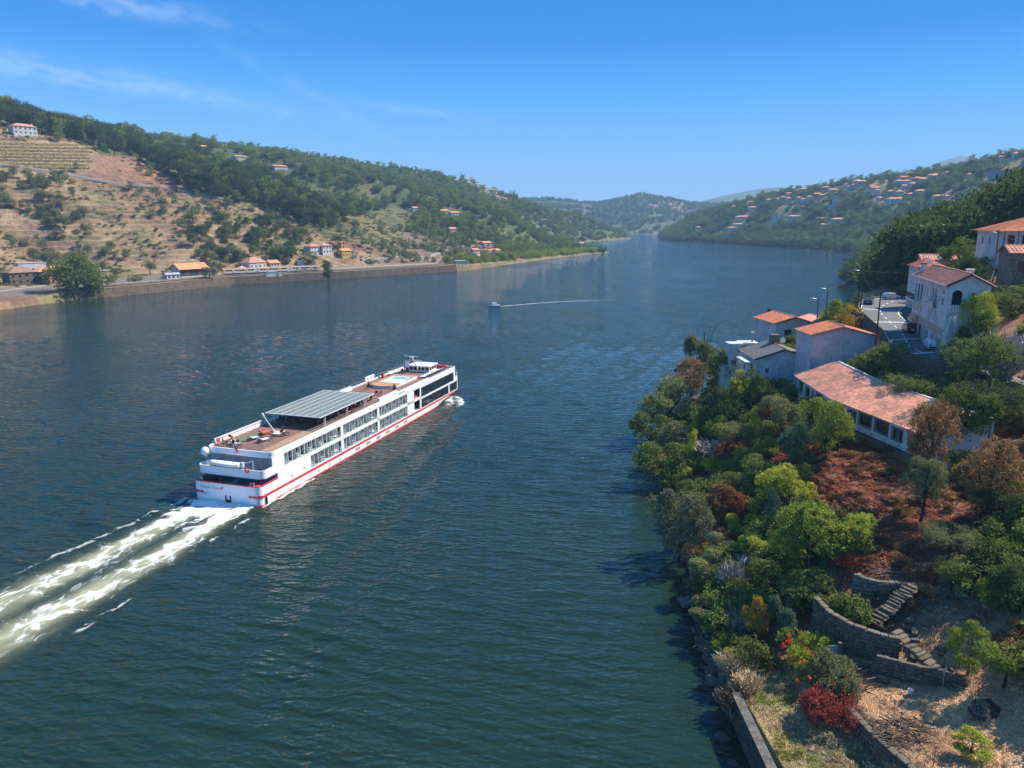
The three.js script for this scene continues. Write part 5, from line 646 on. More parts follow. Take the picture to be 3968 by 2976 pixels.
// ---------------------------------------------------------------- road, walls, poles, cars, yard
{
  const roadTex = grainTex(512, (u, v) => { const g = .62 + .25 * tfbm(u, v, 5, 5, 51) + .2 * (tvn(u, v, 200, 52) - .5); return [g, g, g]; });
  const asph = mat(.21, .2, .195, .9, { map: roadTex }), paint = mat(.72, .72, .7, .7);
  // road sheet
  const N = 8, pos = [], uv = [], idx = [], fine = []; for (let i = 0; i < ROAD.length - 1; i++) for (let k = 0; k < 6; k++) fine.push(ROAD[i].map((v, j) => { const a = ROAD[Math.max(0, i - 1)][j], b = v, c = ROAD[i + 1][j], d = ROAD[Math.min(ROAD.length - 1, i + 2)][j], t = k / 6; return .5 * (2 * b + (c - a) * t + (2 * a - 5 * b + 4 * c - d) * t * t + (3 * b - a - 3 * c + d) * t * t * t); }));
  for (const q of fine) for (let k = 0; k <= N; k++) { const t = k / N, X = lerp(q[0], q[2], t), F = lerp(q[1], q[3], t); pos.push(X, q[4], -F); uv.push(X / 5, F / 5); }
  for (let j = 0; j < fine.length - 1; j++) for (let i = 0; i < N; i++) { const a = j * (N + 1) + i; idx.push(a, a + 1, a + N + 1, a + 1, a + N + 2, a + N + 1); }
  const g = flat(pos, idx); g.setAttribute('uv', new THREE.Float32BufferAttribute(uv, 2)); const rd = single('road', g, asph); tag(rd, null, null, null, 'structure');
  const on = (i, t, dy = 0) => { const k = clamp(i, 0, fine.length - 1.001), a = fine[Math.floor(k)], b = fine[Math.floor(k) + 1], f = k - Math.floor(k), q = a.map((v, j) => lerp(v, b[j], f)); return V3(lerp(q[0], q[2], t), q[4] + dy, -lerp(q[1], q[3], t)); };
  const stripe = (i0, i1, t0, t1, n = 8) => { const p = [], x = []; for (let k = 0; k <= n; k++) { const i = lerp(i0, i1, k / n); for (const t of [t0, t1]) { const v = on(i, t, .006); p.push(v.x, v.y, v.z); } } for (let k = 0; k < n; k++) { const a = k * 2; x.push(a, a + 1, a + 2, a + 1, a + 3, a + 2); } return flat(p, x); };
  part(rd, 'edge_line', stripe(14, 72, .045, .065, 60), paint); part(rd, 'edge_line', stripe(28, 72, .955, .975, 50), paint);
  for (let k = 0; k < 20; k++) part(rd, 'lane_dash', stripe(12 + k * 2.6, 13.2 + k * 2.6, .5, .522, 3), paint);
  for (let k = 0; k < 10; k++) part(rd, 'parking_dash', stripe(14 + k * 1.5, 14.7 + k * 1.5, .93, .955, 2), paint);
  for (const i of [22, 29.5, 36, 41, 50]) part(rd, 'cross_bar', stripe(i, i + .28, .08, .9, 1), paint);
  // verge on the house side
  const vp = [], vx = []; fine.forEach((q, j) => { const dx = q[2] - q[0], df = q[3] - q[1], l = Math.hypot(dx, df); for (const e of [-.05, 3.4]) vp.push(q[2] + dx / l * e, q[4] - .02 + (e > 0 ? .03 : 0), -(q[3] + df / l * e)); if (j < fine.length - 1) { const a = j * 2; vx.push(a, a + 1, a + 2, a + 1, a + 3, a + 2); } });
  tag(single('pavement', flat(vp, vx), mat(.24, .21, .18, .95, { map: roadTex })), null, null, null, 'structure');
  // retaining wall under the road on the river side
  const wp = [], wx = [], wu = []; let n = 0, s = 0; const cut = fine.filter(q => q[1] > 92 && q[1] < 190 && q[0] < 96); cut.forEach((q, j) => { const p = cut[Math.max(0, j - 1)]; s += Math.hypot(q[0] - p[0], q[1] - p[1]); const dx = q[2] - q[0], df = q[3] - q[1], l = Math.hypot(dx, df), ox = dx / l, of = df / l; const prof = [[-.9, 11], [-.5, q[4] + .55], [-.1, q[4] + .55], [-.1, q[4] - .3]]; for (const [e, y] of prof) { wp.push(q[0] + ox * e, y, -(q[1] + of * e)); wu.push(s / 6, (y + e) / 6); } if (j < cut.length - 1) { for (let k = 0; k < 3; k++) { const a = j * 4 + k; wx.push(a, a + 1, a + 4, a + 1, a + 5, a + 4); } } n++; });
  const wg = flat(wp, wx); wg.setAttribute('uv', new THREE.Float32BufferAttribute(wu, 2)); single('retaining_wall', wg, B.dkstone, 'dark stone retaining wall holding up the road', 'wall');
  // rock wall above the road, beyond the white house
  const rp = [], rx = [], ru = []; const cr = fine.filter(q => q[3] > 139 && q[3] < 176); cr.forEach((q, j) => { const dx = q[2] - q[0], df = q[3] - q[1], l = Math.hypot(dx, df); const e = [[2.4, q[4] - .4], [2.9, q[4] + 3.6 + .8 * vn(j / 3, 1)], [4.2, q[4] + 4.2]]; e.forEach(([d, y], k) => { rp.push(q[2] + dx / l * (d + .5 * (vn(j, k + 5) - .5)), y, -(q[3] + df / l * d)); ru.push(j / 5, y / 5); }); if (j < cr.length - 1) for (let k = 0; k < 2; k++) { const a = j * 3 + k; rx.push(a, a + 1, a + 3, a + 1, a + 4, a + 3); } });
  const rg = flat(rp, rx); rg.setAttribute('uv', new THREE.Float32BufferAttribute(ru, 2)); single('rock_wall', rg, B.dkstone, 'dark rough stone wall above the bend of the road', 'wall');
  // green mesh fence on the outer bend
  const fe = thing('mesh_fence', 'green wire fence along the outer bend of the road', 'fence'), ff = fine.filter(q => q[1] > 160 && q[0] < 110); const rails = []; ff.forEach((q, j) => { const a = V3(q[0] - .2, q[4] + .5, -q[1]); part(fe, 'post', bar(a, a.clone().setY(a.y + 1.3), .035, 5), B.green); if (j) { const p = ff[j - 1], b = V3(p[0] - .2, p[4] + .5, -p[1]); for (const h of [.05, .65, 1.25]) rails.push(bar(b.clone().setY(b.y + h), a.clone().setY(a.y + h), .018, 4)); for (let k = 1; k < 8; k++) { const m = b.clone().lerp(a, k / 8); rails.push(bar(m, m.clone().setY(m.y + 1.25), .008, 3)); } } }); part(fe, 'mesh', merge(rails), B.green);
  // poles
  const timber = mat(.12, .075, .05, .95, { map: stoneTex }), conc = B.concrete;
  const pole = (name, label, X, F, y0, y1, m, lamp, arm) => { const t = thing(name, label, name === 'street_lamp' ? 'street lamp' : 'pole'); part(t, 'post', bar([0, 0, 0], [0, y1 - y0, 0], .14, 8, .1), m); if (arm) part(t, 'crossarm', bar([-.7, y1 - y0 - .4, 0], [.7, y1 - y0 - .4, 0], .05, 5), m); if (lamp) { part(t, 'bracket', bar([0, y1 - y0 - .5, 0], [-1.3, y1 - y0 - .2, .2], .03, 5), M.steel); part(t, 'lamp_head', box(-1.75, -1.2, y1 - y0 - .3, y1 - y0 - .15, .1, .32), M.lightgrey); } t.position.copy(P(X, y0, F)); return [X, y1 - .4, F]; };
  const T1 = pole('utility_pole', 'brown wooden utility pole at the road edge above the lavender house', 58.9, 123, 20.5, 29.0, timber, 0, 1), T2 = pole('utility_pole', 'tall wooden utility pole at the outer bend beside the dark car', 74.4, 165, 21.8, 30.3, timber, 1, 1), T3 = pole('street_lamp', 'concrete lamp post rising left of the orange bush by the road', 65.6, 160, 13, 26.9, conc, 1), T4 = pole('street_lamp', 'concrete lamp post beside the orange-roofed cottage', 60.6, 152, 12.5, 25.6, conc, 1), T5 = pole('utility_pole', 'grey pole in front of the orange-roofed house at the right edge', 79.6, 128, 26, 38.8, conc, 1, 1), T6 = pole('utility_pole', 'thin brace pole beside the dark car at the bend', 74.0, 163, 21.8, 28, timber, 0), T7 = pole('utility_pole', 'slim grey pole by the granite house', 81, 126, 26, 35, conc, 0);
  let wn = 0; const wire = (a, b, sag, what) => { const p = []; for (let k = 0; k <= 10; k++) { const t = k / 10; p.push(V3(lerp(a[0], b[0], t), lerp(a[1], b[1], t) - sag * 4 * t * (1 - t), -lerp(a[2], b[2], t))); } single('overhead_wire', tube(p, .025, .025, 4), B.rail, what, 'wire', 'overhead wires along the road'); };
  wire(T1, T2, .8, 'sagging wire between the two wooden road poles'); wire([T1[0], T1[1] - .3, T1[2]], [63, 29, 112], .4, 'wire from the road pole to the white house'); wire(T4, T3, .5, 'wire between the two concrete lamp posts'); wire(T3, T2, .6, 'wire from the lamp post to the tall wooden pole'); wire(T2, [86, 30, 164], .4, 'wire from the tall wooden pole to the hipped cottage'); wire(T5, [92, 37, 142], .4, 'wire from the grey pole to the orange-roofed house'); wire([T5[0], T5[1] - 6, T5[2]], [66, 26, 108], .6, 'wire from the grey pole down past the white house');
  // warning sign seen from behind
  const sg = thing('road_sign', 'triangular road sign seen from behind at the near end of the road', 'sign'); const tr = new THREE.Shape(); tr.moveTo(-.55, 0); tr.lineTo(.55, 0); tr.lineTo(0, .95); tr.closePath(); const te = new THREE.ExtrudeGeometry(tr, { depth: .03, bevelEnabled: false }); te.translate(0, 1.6, 0); part(sg, 'plate', te, M.lightgrey); part(sg, 'post', bar([0, 0, -.05], [0, 2.5, -.05], .035, 6), M.steel); sg.position.copy(P(59.4, 20.9, 104)); sg.rotation.y = -.2;
  // cars: outline, glass, wheels, lamps
  function car(label, L, W, Hh, prof, glass, colour, X, F, Y, turn, group) {
    const t = thing('parked_car', label, 'car', group), paintM = phys(...colour, .35, { clearcoat: .8, clearcoatRoughness: .1 });
    const sh = new THREE.Shape(prof.map(p => new THREE.Vector2(p[0] * L, p[1] * Hh))), g = new THREE.ExtrudeGeometry(sh, { depth: W - .24, bevelEnabled: true, bevelThickness: .12, bevelSize: .06, bevelSegments: 2 }); g.translate(-L / 2, 0, -(W - .24) / 2); part(t, 'body', g, paintM);
    const cab = new THREE.Shape(glass.map(p => new THREE.Vector2(p[0] * L, p[1] * Hh))), cg = new THREE.ExtrudeGeometry(cab, { depth: W - .02, bevelEnabled: false }); cg.translate(-L / 2, 0, -(W - .02) / 2); part(t, 'side_windows', cg, B.glass);
    const cs = glass, rear = [cs[0], cs[cs.length - 1]], fr = [cs[1], cs[2]]; const screen = (a, b, k, nm) => { const p = V3(a[0] * L - L / 2 + k, a[1] * Hh, 0), q = V3(b[0] * L - L / 2 + k, b[1] * Hh, 0), w = W / 2 - .16; part(t, nm, flat([p.x, p.y, -w, p.x, p.y, w, q.x, q.y, w * .9, q.x, q.y, -w * .9], [0, 1, 2, 0, 2, 3]), B.glass); }; screen(rear[0], rear[1], -.16, 'rear_window'); screen(fr[0], fr[1], .16, 'windscreen');
    for (const x of [-.31, .31]) for (const s of [-1, 1]) { const ty = new THREE.CylinderGeometry(.31, .31, .2, 14); ty.rotateX(Math.PI / 2); ty.translate(x * L, .31, s * (W / 2 - .08)); const w = part(t, 'wheel', ty, M.black); const ri = new THREE.CylinderGeometry(.19, .19, .22, 10); ri.rotateX(Math.PI / 2); ri.translate(x * L, .31, s * (W / 2 - .08)); part(w, 'rim', ri, M.steel); }
    for (const s of [-1, 1]) { part(t, 'taillight', box(-L / 2 - .09, -L / 2 + .02, .52 * Hh, .64 * Hh, s * (W / 2 - .3) - .12, s * (W / 2 - .3) + .12), M.red); part(t, 'headlight', box(L / 2 - .02, L / 2 + .08, .42 * Hh, .52 * Hh, s * (W / 2 - .32) - .16, s * (W / 2 - .32) + .16), M.lightgrey); part(t, 'mirror', box(.12 * L, .12 * L + .12, .62 * Hh, .72 * Hh, s * (W / 2) - .02, s * (W / 2) + s * .16), paintM); }
    part(t, 'bumper', merge([box(-L / 2 - .1, -L / 2 + .1, .18 * Hh, .34 * Hh, -W / 2 + .1, W / 2 - .1), box(L / 2 - .1, L / 2 + .1, .18 * Hh, .34 * Hh, -W / 2 + .1, W / 2 - .1)]), M.dark); part(t, 'number_plate', box(-L / 2 - .115, -L / 2 - .1, .36 * Hh, .44 * Hh, -.25, .25), M.towel);
    t.position.copy(P(X, Y, F)); t.rotation.y = turn; return t;
  }
  const hatch = [[.03, .14], [.97, .14], [1, .32], [.97, .5], [.72, .6], [.56, .97], [.12, 1], [.02, .62], [0, .4]], hg = [[.055, .62], [.70, .62], [.555, .93], [.13, .95]];
  const sedan = [[.03, .14], [.97, .14], [1, .34], [.97, .52], [.72, .62], [.58, .97], [.3, 1], [.14, .68], [.02, .64], [0, .4]], sgm = [[.17, .66], [.70, .64], [.575, .93], [.31, .95]];
  const dirT = (dx, df) => Math.atan2(df, dx); // the car's nose is its own +x
  const up = dirT(.29, .957);
  car('white hatchback parked beside the wall of the tall white house', 3.8, 1.65, 1.42, hatch, hg, [.72, .72, .71], 63.3, 114.6, 21.5, up, 'cars parked on the village road'); car('black pickup-like estate car parked behind the white hatchback', 4.5, 1.8, 1.6, hatch, hg, [.01, .012, .012], 67.1, 128.6, 22.0, up, 'cars parked on the village road'); car('dark maroon car parked at the far corner of the tall white house', 4.3, 1.75, 1.45, sedan, sgm, [.03, .012, .014], 73.6, 139.6, 22.2, up, 'cars parked on the village road'); car('silver-white compact parked on the outer bend of the road', 3.8, 1.68, 1.45, hatch, hg, [.66, .67, .68], 88.4, 179.4, 22.45, dirT(.9, .3), 'cars parked on the village road'); car('dark blue-grey car at the river side of the bend', 4.4, 1.78, 1.5, sedan, sgm, [.03, .045, .06], 78.4, 168.8, 22.42, dirT(.5, .86), 'cars parked on the village road');
}
// ---------------------------------------------------------------- gardens and water edge below
{
  const conc = B.concrete;
  // river wall at the near corner
  const q = thing('river_wall', 'concrete-topped river wall at the near corner of the bank', 'wall'); part(q, 'masonry', box(-.55, .08, -2.5, 2.45, -13, 15), B.dkstone); for (let k = 1; k < 15; k++) part(q, 'coping_slab', box(-.6, .12, 2.45, 2.6, -15 + k * 2 + .01, -13 + k * 2 - .02), conc); q.position.copy(P(18.55, 0, 43.2)); q.rotation.y = 0;
  stoneWall('garden_wall', 'low dark stone wall between the lower garden and the dry grass terrace', [[25.4, 53.2], [25.9, 49], [27.2, 44.5], [28.6, 38]], t => 2.5, t => 4.25, .5, .5, 81, null, conc);
  stoneWall('curved_wall', 'curved dry-stone wall with pale coping above the dry terrace', [[26.9, 62.6], [27.2, 60.2], [28.3, 58.2], [30.2, 56.8], [31.4, 56.4]], t => 4.6 + .1 * t, t => 7.7 - .4 * t, .5, .52, 82, null, STONE[4]);
  stoneWall('ruined_wall', 'sunlit ruined granite wall below the patch of red bracken', [[30.6, 63.6], [31.4, 62.6], [35.2, 62.0]], t => 6.6 + .8 * t, t => 9.6 - .2 * t, .6, .6, 83, [STONE[4], STONE[2], STONE[4]]);
  stoneWall('terrace_wall', 'rough terrace wall under the curved stone wall', [[29.2, 55.6], [31.5, 54.3], [34.4, 52.6]], t => 4.5, t => 6.4, .5, .5, 84);
  const steps3 = (label, a, b, n, w, seed) => { const t = thing('stone_steps', label, 'steps'), r = rng(seed), A = V3(a[0], a[1], -a[2]), Bv = V3(b[0], b[1], -b[2]), turn = Math.atan2(-(Bv.z - A.z), Bv.x - A.x); for (let k = 0; k < n; k++) { const p = A.clone().lerp(Bv, k / (n - 1)), s = part(t, 'step', ROCKG[k % ROCKG.length], STONE[[0, 1, 2][Math.floor(r() * 3)]]); s.scale.set(.22 + .1 * r(), .15 + .07 * r(), w / 2 * (.8 + .35 * r())); s.position.copy(p).add(V3(.12 * (r() - .5), .05 * (r() - .5), .2 * (r() - .5))); s.rotation.set(.1 * (r() - .5), turn + .22 * (r() - .5), .1 * (r() - .5)); } return t; };
  steps3('upper flight of worn stone steps climbing beside the ruined wall', [30.6, 7.0, 59.4], [34.6, 9.3, 61.4], 15, 1.5, 1); steps3('lower flight of mossy stone steps beside the curved wall', [31.6, 7.2, 57.4], [34.6, 4.9, 51.6], 16, 1.4, 2);
  // big dark well opening rim
  // loose stones and rubble at the water edge
  const r = rng(77); const rock = (X, F, Y, s, l, g, m) => { const o = single('shore_rock', ROCKG[Math.floor(r() * 7)], m, l, 'rock', g); o.position.copy(P(X, Y, F)); o.scale.set(s * (.7 + .6 * r()), s * (.45 + .3 * r()), s * (.7 + .6 * r())); o.rotation.set(r() * .4, r() * 6, r() * .4); return o; };
  for (let k = 0; k < 40; k++) { const F = 56 + r() * 13, X = shore(RROWS, F) - .8 + r() * 2; rock(X, F, Math.max(.05, HR(X, F)) + .08, .3 + .32 * r(), 'angular stone tumbled along the broken river wall', 'stones of the broken river wall', STONE[[0, 2, 4][k % 3]]); }
  for (let k = 0; k < 16; k++) { const F = 36 + r() * 21, X = 17.8 - r() * 1.6; rock(X, F, -.2 + .12 * r(), .3 + .3 * r(), 'wet stone just breaking the water beside the river wall', 'wet stones in the shallows', STONE[1]); }
  for (let k = 0; k < 30; k++) { const F = 70 + r() * 60, X = shore(RROWS, F) - .3 + r() * 1.2; rock(X, F, .1, .3 + .35 * r(), 'rock along the shaded waterline under the trees', 'rocks under the shore trees', STONE[1]); }
  for (let k = 0; k < 26; k++) { const F = 54 + r() * 8, X = 31 + r() * 5; rock(X, F, HR(X, F) + .1, .2 + .25 * r(), 'fallen wall stone lying by the stone steps', 'fallen stones by the steps', STONE[k % 3]); }
  // little jetty
  const jt = thing('jetty', 'small concrete landing block jutting into the river', 'jetty'); part(jt, 'slab', box(-1.4, 1.4, .3, .62, -.9, .9), STONE[4]); part(jt, 'footing', box(-1.0, 1.4, -2, .3, -.7, .7), STONE[1]); jt.position.copy(P(19.3, 0, 75.6)); jt.rotation.y = .2;
  // dry branches
  const stick = (name, label, cat, X, F, n, spread, len, seed, m) => { const t = thing(name, label, cat), q = rng(seed); const gs = Array.from({ length: 5 }, (_, k) => { const z = rng(seed + k); return tube([V3(-.5, 0, 0), V3(-.15, .06 * (z() - .5), .1 * (z() - .5)), V3(.2, .1 * (z() - .5), .1 * (z() - .5)), V3(.5, .05, .08 * (z() - .5))], .03, .012, 5); }); for (let k = 0; k < n; k++) { const l = len * (.5 + .9 * q()), s = part(t, 'branch', gs[k % 5], m[k % m.length]); const x = (q() - .5) * spread, z = (q() - .5) * spread * .8; s.scale.set(l, 1 + q(), 1 + q()); s.position.set(x, .06 + .5 * q() * Math.max(0, 1 - (x * x + z * z) / (spread * spread * .3)), z); s.rotation.set(0, (q() - .5) * 2.4 - .3, (q() - .5) * .4); } t.position.copy(P(X, HR(X, F), F)); return t; };
  const pale = mat(.46, .38, .3, .9, { map: stoneTex }), dead = mat(.26, .19, .14, .9, { map: stoneTex });
  stick('branch_pile', 'pile of pale cut branches on the low garden wall', 'branches', 28.4, 48.8, 80, 3.6, 1.7, 5, [pale, pale, dead]); stick('branch_pile', 'scattered driftwood among the dry canes at the water edge', 'driftwood', 20.6, 66.5, 46, 5, 2.2, 6, [dead, pale]); stick('branch_pile', 'loose dry branches behind the orange flowering bush', 'branches', 28.4, 55.4, 34, 3.4, 2.4, 7, [pale, dead]); stick('pole_heap', 'stack of old vine poles leaning under the narrow tree', 'poles', 27.2, 108, 26, 2.2, 2.6, 8, [dead, dead]);
  stick('branch_pile', 'grey dead branches on the red bracken patch', 'branches', 34, 64.5, 30, 3.2, 2, 9, [pale]);
  // bucket
  const bk = thing('bucket', 'grey metal bucket standing on the dry grass terrace', 'bucket'); { const p = [[.0, .02], [.15, .02], [.2, .42], [.21, .43], [.195, .44], [.185, .43], [.14, .05], [0, .05]].map(v => new THREE.Vector2(...v)); part(bk, 'pail', new THREE.LatheGeometry(p, 20), M.lightgrey); const h = new THREE.TorusGeometry(.2, .012, 5, 16, Math.PI); h.rotateX(1.2); h.translate(0, .42, 0); part(bk, 'handle', h, M.steel); const b = hit(1966, 1500, 34); bk.position.copy(P(b[0], b[1], b[2])); }
  // tarpaulin heap
  const th = thing('tarpaulin_heap', 'dark tarpaulin thrown over a heap of rubbish beside the lemon trees', 'heap'); { const g = new THREE.SphereGeometry(1, 26, 14, 0, 6.29, 0, 1.6), p = g.attributes.position; for (let i = 0; i < p.count; i++) { const x = p.getX(i), y = p.getY(i), z = p.getZ(i), n = .75 + .5 * fbm(x * 2 + 5, z * 2 + y, 4); p.setXYZ(i, x * 1.5 * n, Math.max(0, y * .6 * n), z * 1.05 * n); } g.computeVertexNormals(); part(th, 'cover', g, mat(.02, .022, .028, .45)); const l = [], z = rng(4); for (let k = 0; k < 240; k++) { const a = z() * 2.4 + 2.2, u = .2 + .9 * z(); l.push([V3(Math.cos(a) * u * 1.3, .75 - .4 * u + .2 * z(), Math.sin(a) * u * .9 + .2), V3(z() - .5, .2, z() - .5), .16, .11, [.8 + .4 * z(), 1, 1]]); } part(th, 'dry_leaves', leafGeo(l), mat(.30, .2, .13, .9, { vertexColors: true })); const b = hit(2128, 1535, 34); th.position.copy(P(b[0], b[1] - .05, b[2])); th.rotation.y = .4; }
  // rusty frames and gates
  const rust = mat(.28, .09, .05, .85); const fr = thing('rusty_gateway', 'rusty pipe frame with a pale post behind the flowering bush', 'frame'); part(fr, 'post', box(-.12, .12, 0, 1.75, -.12, .12), STONE[4]); part(fr, 'pipe', merge([bar([.1, 1.6, 0], [2.3, 1.6, .1], .035, 6), bar([2.3, 0, .1], [2.3, 1.6, .1], .03, 6)]), rust); part(fr, 'board', box(-.95, -.14, .1, 1.5, -.02, .02), mat(.28, .3, .28, .8)); fr.position.copy(P(27.0, 4.6, 57.4)); fr.rotation.y = .1;
  const wg = thing('wire_gate', 'grey wire gate in the shade beside the lemon tree', 'gate'); { const g = []; for (let k = 0; k <= 8; k++) g.push(bar([k * .12, 0, 0], [k * .12, 1.7, 0], .012, 4)); for (let k = 0; k <= 5; k++) g.push(bar([0, k * .34, 0], [.96, k * .34, 0], .012, 4)); part(wg, 'mesh', merge(g), M.steel); part(wg, 'frame', merge([bar([0, 0, 0], [0, 1.8, 0], .03), bar([.96, 0, 0], [.96, 1.8, 0], .03), bar([0, 1.75, 0], [.96, 1.75, 0], .025)]), M.steel); const b = hit(2035, 1490, 34); wg.position.copy(P(b[0], b[1], b[2])); wg.rotation.y = .9; }
  const sw = thing('stake_wire', 'two rusty vine stakes joined by wire on the dry grass terrace', 'stakes'); part(sw, 'stake', bar([0, 0, 0], [.05, 1.5, 0], .025), rust); part(sw, 'stake', bar([-.9, 0, .5], [-.9, .9, .5], .025), rust); part(sw, 'wire', merge([bar([.05, 1.45, 0], [-.9, .85, .5], .012, 4), bar([.05, 1.45, 0], [1.3, 2.0, -.8], .014, 4)]), rust); { const b = hit(2016, 1655, 34); sw.position.copy(P(b[0], b[1], b[2])); }
  // garden bits by the houses
  single('garden_wall', box(-1.9, 1.9, -2, 1.0, -.2, .2), B.pink, 'pink topped garden wall beside the willow', 'wall').position.copy(P(34.2, 5.2, 139.5));
  single('slate_slab', (() => { const g = box(-1.4, 1.4, -1.6, 0, -.1, .1); g.rotateX(-.5); return g; })(), mat(.17, .175, .19, .85, { map: stoneTex }), 'slate-grey sloping slab among the bushes', 'slab').position.copy(P(38.6, 10.9, 120));
  stoneWall('quay_wall', 'old dark stone quay wall at the foot of the houses', [[32.5, 146], [36, 152], [39.4, 158]], t => -.6, t => 4.6, .8, .8, 85);
  const rg = thing('rusty_gate', 'rusty leaning garden gate among dark shrubs', 'gate'); part(rg, 'panel', box(-.6, .6, .1, 1.6, -.03, .03), rust); part(rg, 'post', merge([bar([-.65, 0, 0], [-.7, 1.9, 0], .06), bar([.65, 0, 0], [.6, 1.8, 0], .06)]), dead); rg.position.copy(P(36.4, HR(36.4, 135), 135));
}
// ---------------------------------------------------------------- far banks: quay, railway, villages, vineyards
const FH = []; // far houses share this builder
function farHouse(x, y, w, d, h, roof, rh, wall, rm, turn, label, group, extra = {}) {
  const p = extra.at || hit(x, y, 180); if (w < 0) w = clamp(-w * 1.15 * p[2] / FD, 7, 28); if (p[2] > 420) { const k = 13 / p[2]; keepClear.push([p[0] * (1 - k), p[2] * (1 - k), 10]); } if (!d) d = clamp(w * .75, 5, 12);
  const n = Math.max(1, Math.min(5, Math.round(w / 3.2))), st = h > 5 ? 2 : 1, f = [], l = []; const win = {};
  if (extra.win !== 0) { for (let s = 0; s < st; s++) for (const q of row(n, w / n, Math.min(1.1, w / n * .4), .9 + s * 3, s || st === 1 ? 1.4 : 1.5)) f.push(q); l.push(...row(2, d / 2.4, .9, st === 2 ? 3.9 : .9, 1.4)); win.f = f; win.l = l; win.r = l; }
  return house({ label, group, X: p[0], Y: p[1], F: p[2] + d * .35, turn, w, d, h, roof, rh, over: .5, wall, roofMat: rm, win, base: 4, fine: 0, seed: Math.round(x + y), ceil: false, ...extra });
}
{
  const G = 'houses along the left quay';
  farHouse(36, 614, 14, 10, 6.6, 'hip', 3, B.stone, B.brownroof, .95, 'stone farmhouse with brown hipped roof at the left end of the quay', G); farHouse(88, 611, 9.5, 9, 6.4, 'hip', 2.2, B.stone, B.terra, .95, 'stone house with orange hipped roof beside the brown-roofed farmhouse', G); farHouse(110, 614, 7.5, 8, 8.2, 'hip', 2.4, B.pink, B.terra, .95, 'pink house with steep orange roof half behind the poplars', G); farHouse(64, 600, 15, 6, 8.4, 'flat', 0, B.white, B.flatroof, .95, 'white flat-topped block behind the stone houses', G); farHouse(212, 604, 8, 6, 5, 'flat', 0, B.cream, B.flatroof, .8, 'small flat-roofed block just right of the poplars', G);
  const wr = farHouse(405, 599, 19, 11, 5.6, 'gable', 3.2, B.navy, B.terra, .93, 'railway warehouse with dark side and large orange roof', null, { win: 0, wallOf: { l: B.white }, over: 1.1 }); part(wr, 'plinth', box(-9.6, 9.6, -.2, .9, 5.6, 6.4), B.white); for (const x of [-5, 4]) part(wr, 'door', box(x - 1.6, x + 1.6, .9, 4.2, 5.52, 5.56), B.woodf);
  farHouse(368, 604, 8.5, 5, 3.2, 'gable', .9, B.white, B.metal && mat(.36, .38, .39, .6, { vertexColors: true }), .93, 'small white shed with grey roof beside the warehouse', null);
  farHouse(546, 589, 14, 9, 7.2, 'hip', 3.2, B.white, B.oldroof, 1.0, 'white station house with hipped brown-red roof', null, { chim: [[4, 1, 8, .9, 2.6]] }); farHouse(520, 592, 7.5, 6, 3.4, 'hip', 1.8, B.blush, B.terra, 1.0, 'low orange-roofed wing left of the station house', null); farHouse(586, 586, 8, 7, 6, 'gable', 1.8, B.blush, B.terra, 1.0, 'narrow orange-roofed wing right of the station house', null); farHouse(569, 590, 8, 5, 3.2, 'hip', 1.4, B.white, B.terra, 1.0, 'platform shelter with orange roof before the station house', null);
  farHouse(672, 549, 9, 8, 6, 'hip', 1.8, B.white, B.oldroof, .95, 'left one of the twin white houses above the railway', null); farHouse(698, 548, 9, 8, 6.4, 'hip', 1.8, B.white, B.oldroof, .95, 'right one of the twin white houses above the railway', null); farHouse(742, 555, 9, 7, 5, 'gable', 1.4, B.yellow, B.terra, .9, 'yellow house with orange roof beside the railway lane', null); farHouse(738, 538, 4.5, 4, 5.4, 'hip', .8, B.yellow, B.terra, .9, 'tall yellow garden pavilion behind the yellow house', null); farHouse(648, 573, 5, 4, 3, 'flat', 0, B.white, B.flatroof, .6, 'tiny white hut right of the station trees', null, { win: 0 });
  farHouse(45, 291, 17, 9, 6.4, 'hip', 2.2, B.white, B.oldroof, .95, 'white farmhouse with three upper windows above the vineyard', null, { chim: [[7, 0, 7, .9, 2]] });
  const V = 'houses on the left hillside';
  for (const [x, y, w, h, l] of [[438, 325, 8, 5, 'small white house highest in the left wood'], [462, 346, -32, 4, 'long white house with orange roof on the left wooded slope'], [516, 345, -22, 4, 'white house right of the long one on the left slope'], [600, 365, -26, 3.4, 'low orange-roofed house above the dry vine terraces'], [895, 456, -12, 4, 'lone white cottage in the middle of the left wood'], [956, 461, -18, 3.4, 'left one of two low orange roofs in the left wood'], [978, 465, -20, 3.4, 'right one of two low orange roofs in the left wood'], [1095, 463, -12, 6, 'tall white house at the bend of the hillside lane'], [975, 500, -16, 3.2, 'lone orange roof above the rock face'], [1254, 530, -14, 3.6, 'orange-roofed house on the wooded spit']]) farHouse(x, y, w, 0, h, 'gable', 1.4, B.white, B.terra, .8, l, V);
  for (const [x, y, w, h] of [[386, 294, -14, 4], [399, 296, -16, 4], [418, 297, -12, 4], [435, 299, -14, 4], [476, 307, -18, 4], [455, 303, -12, 4], [1066, 416, -12, 5], [1072, 429, -14, 4], [1088, 433, -12, 4], [1115, 434, -14, 5], [1128, 436, -12, 4], [1164, 438, -14, 4], [1181, 446, -12, 4], [1050, 405, -10, 4], [1030, 398, -10, 4], [752, 352, -10, 4], [765, 353, -10, 4], [985, 385, -9, 4], [1010, 392, -9, 4]]) farHouse(x, y, w, 0, h, 'gable', 1.3, B.white, B.terra, .8, 'small orange-roofed white house near the crest of the left ridge', V);
  const W = 'houses of the riverside hamlet';
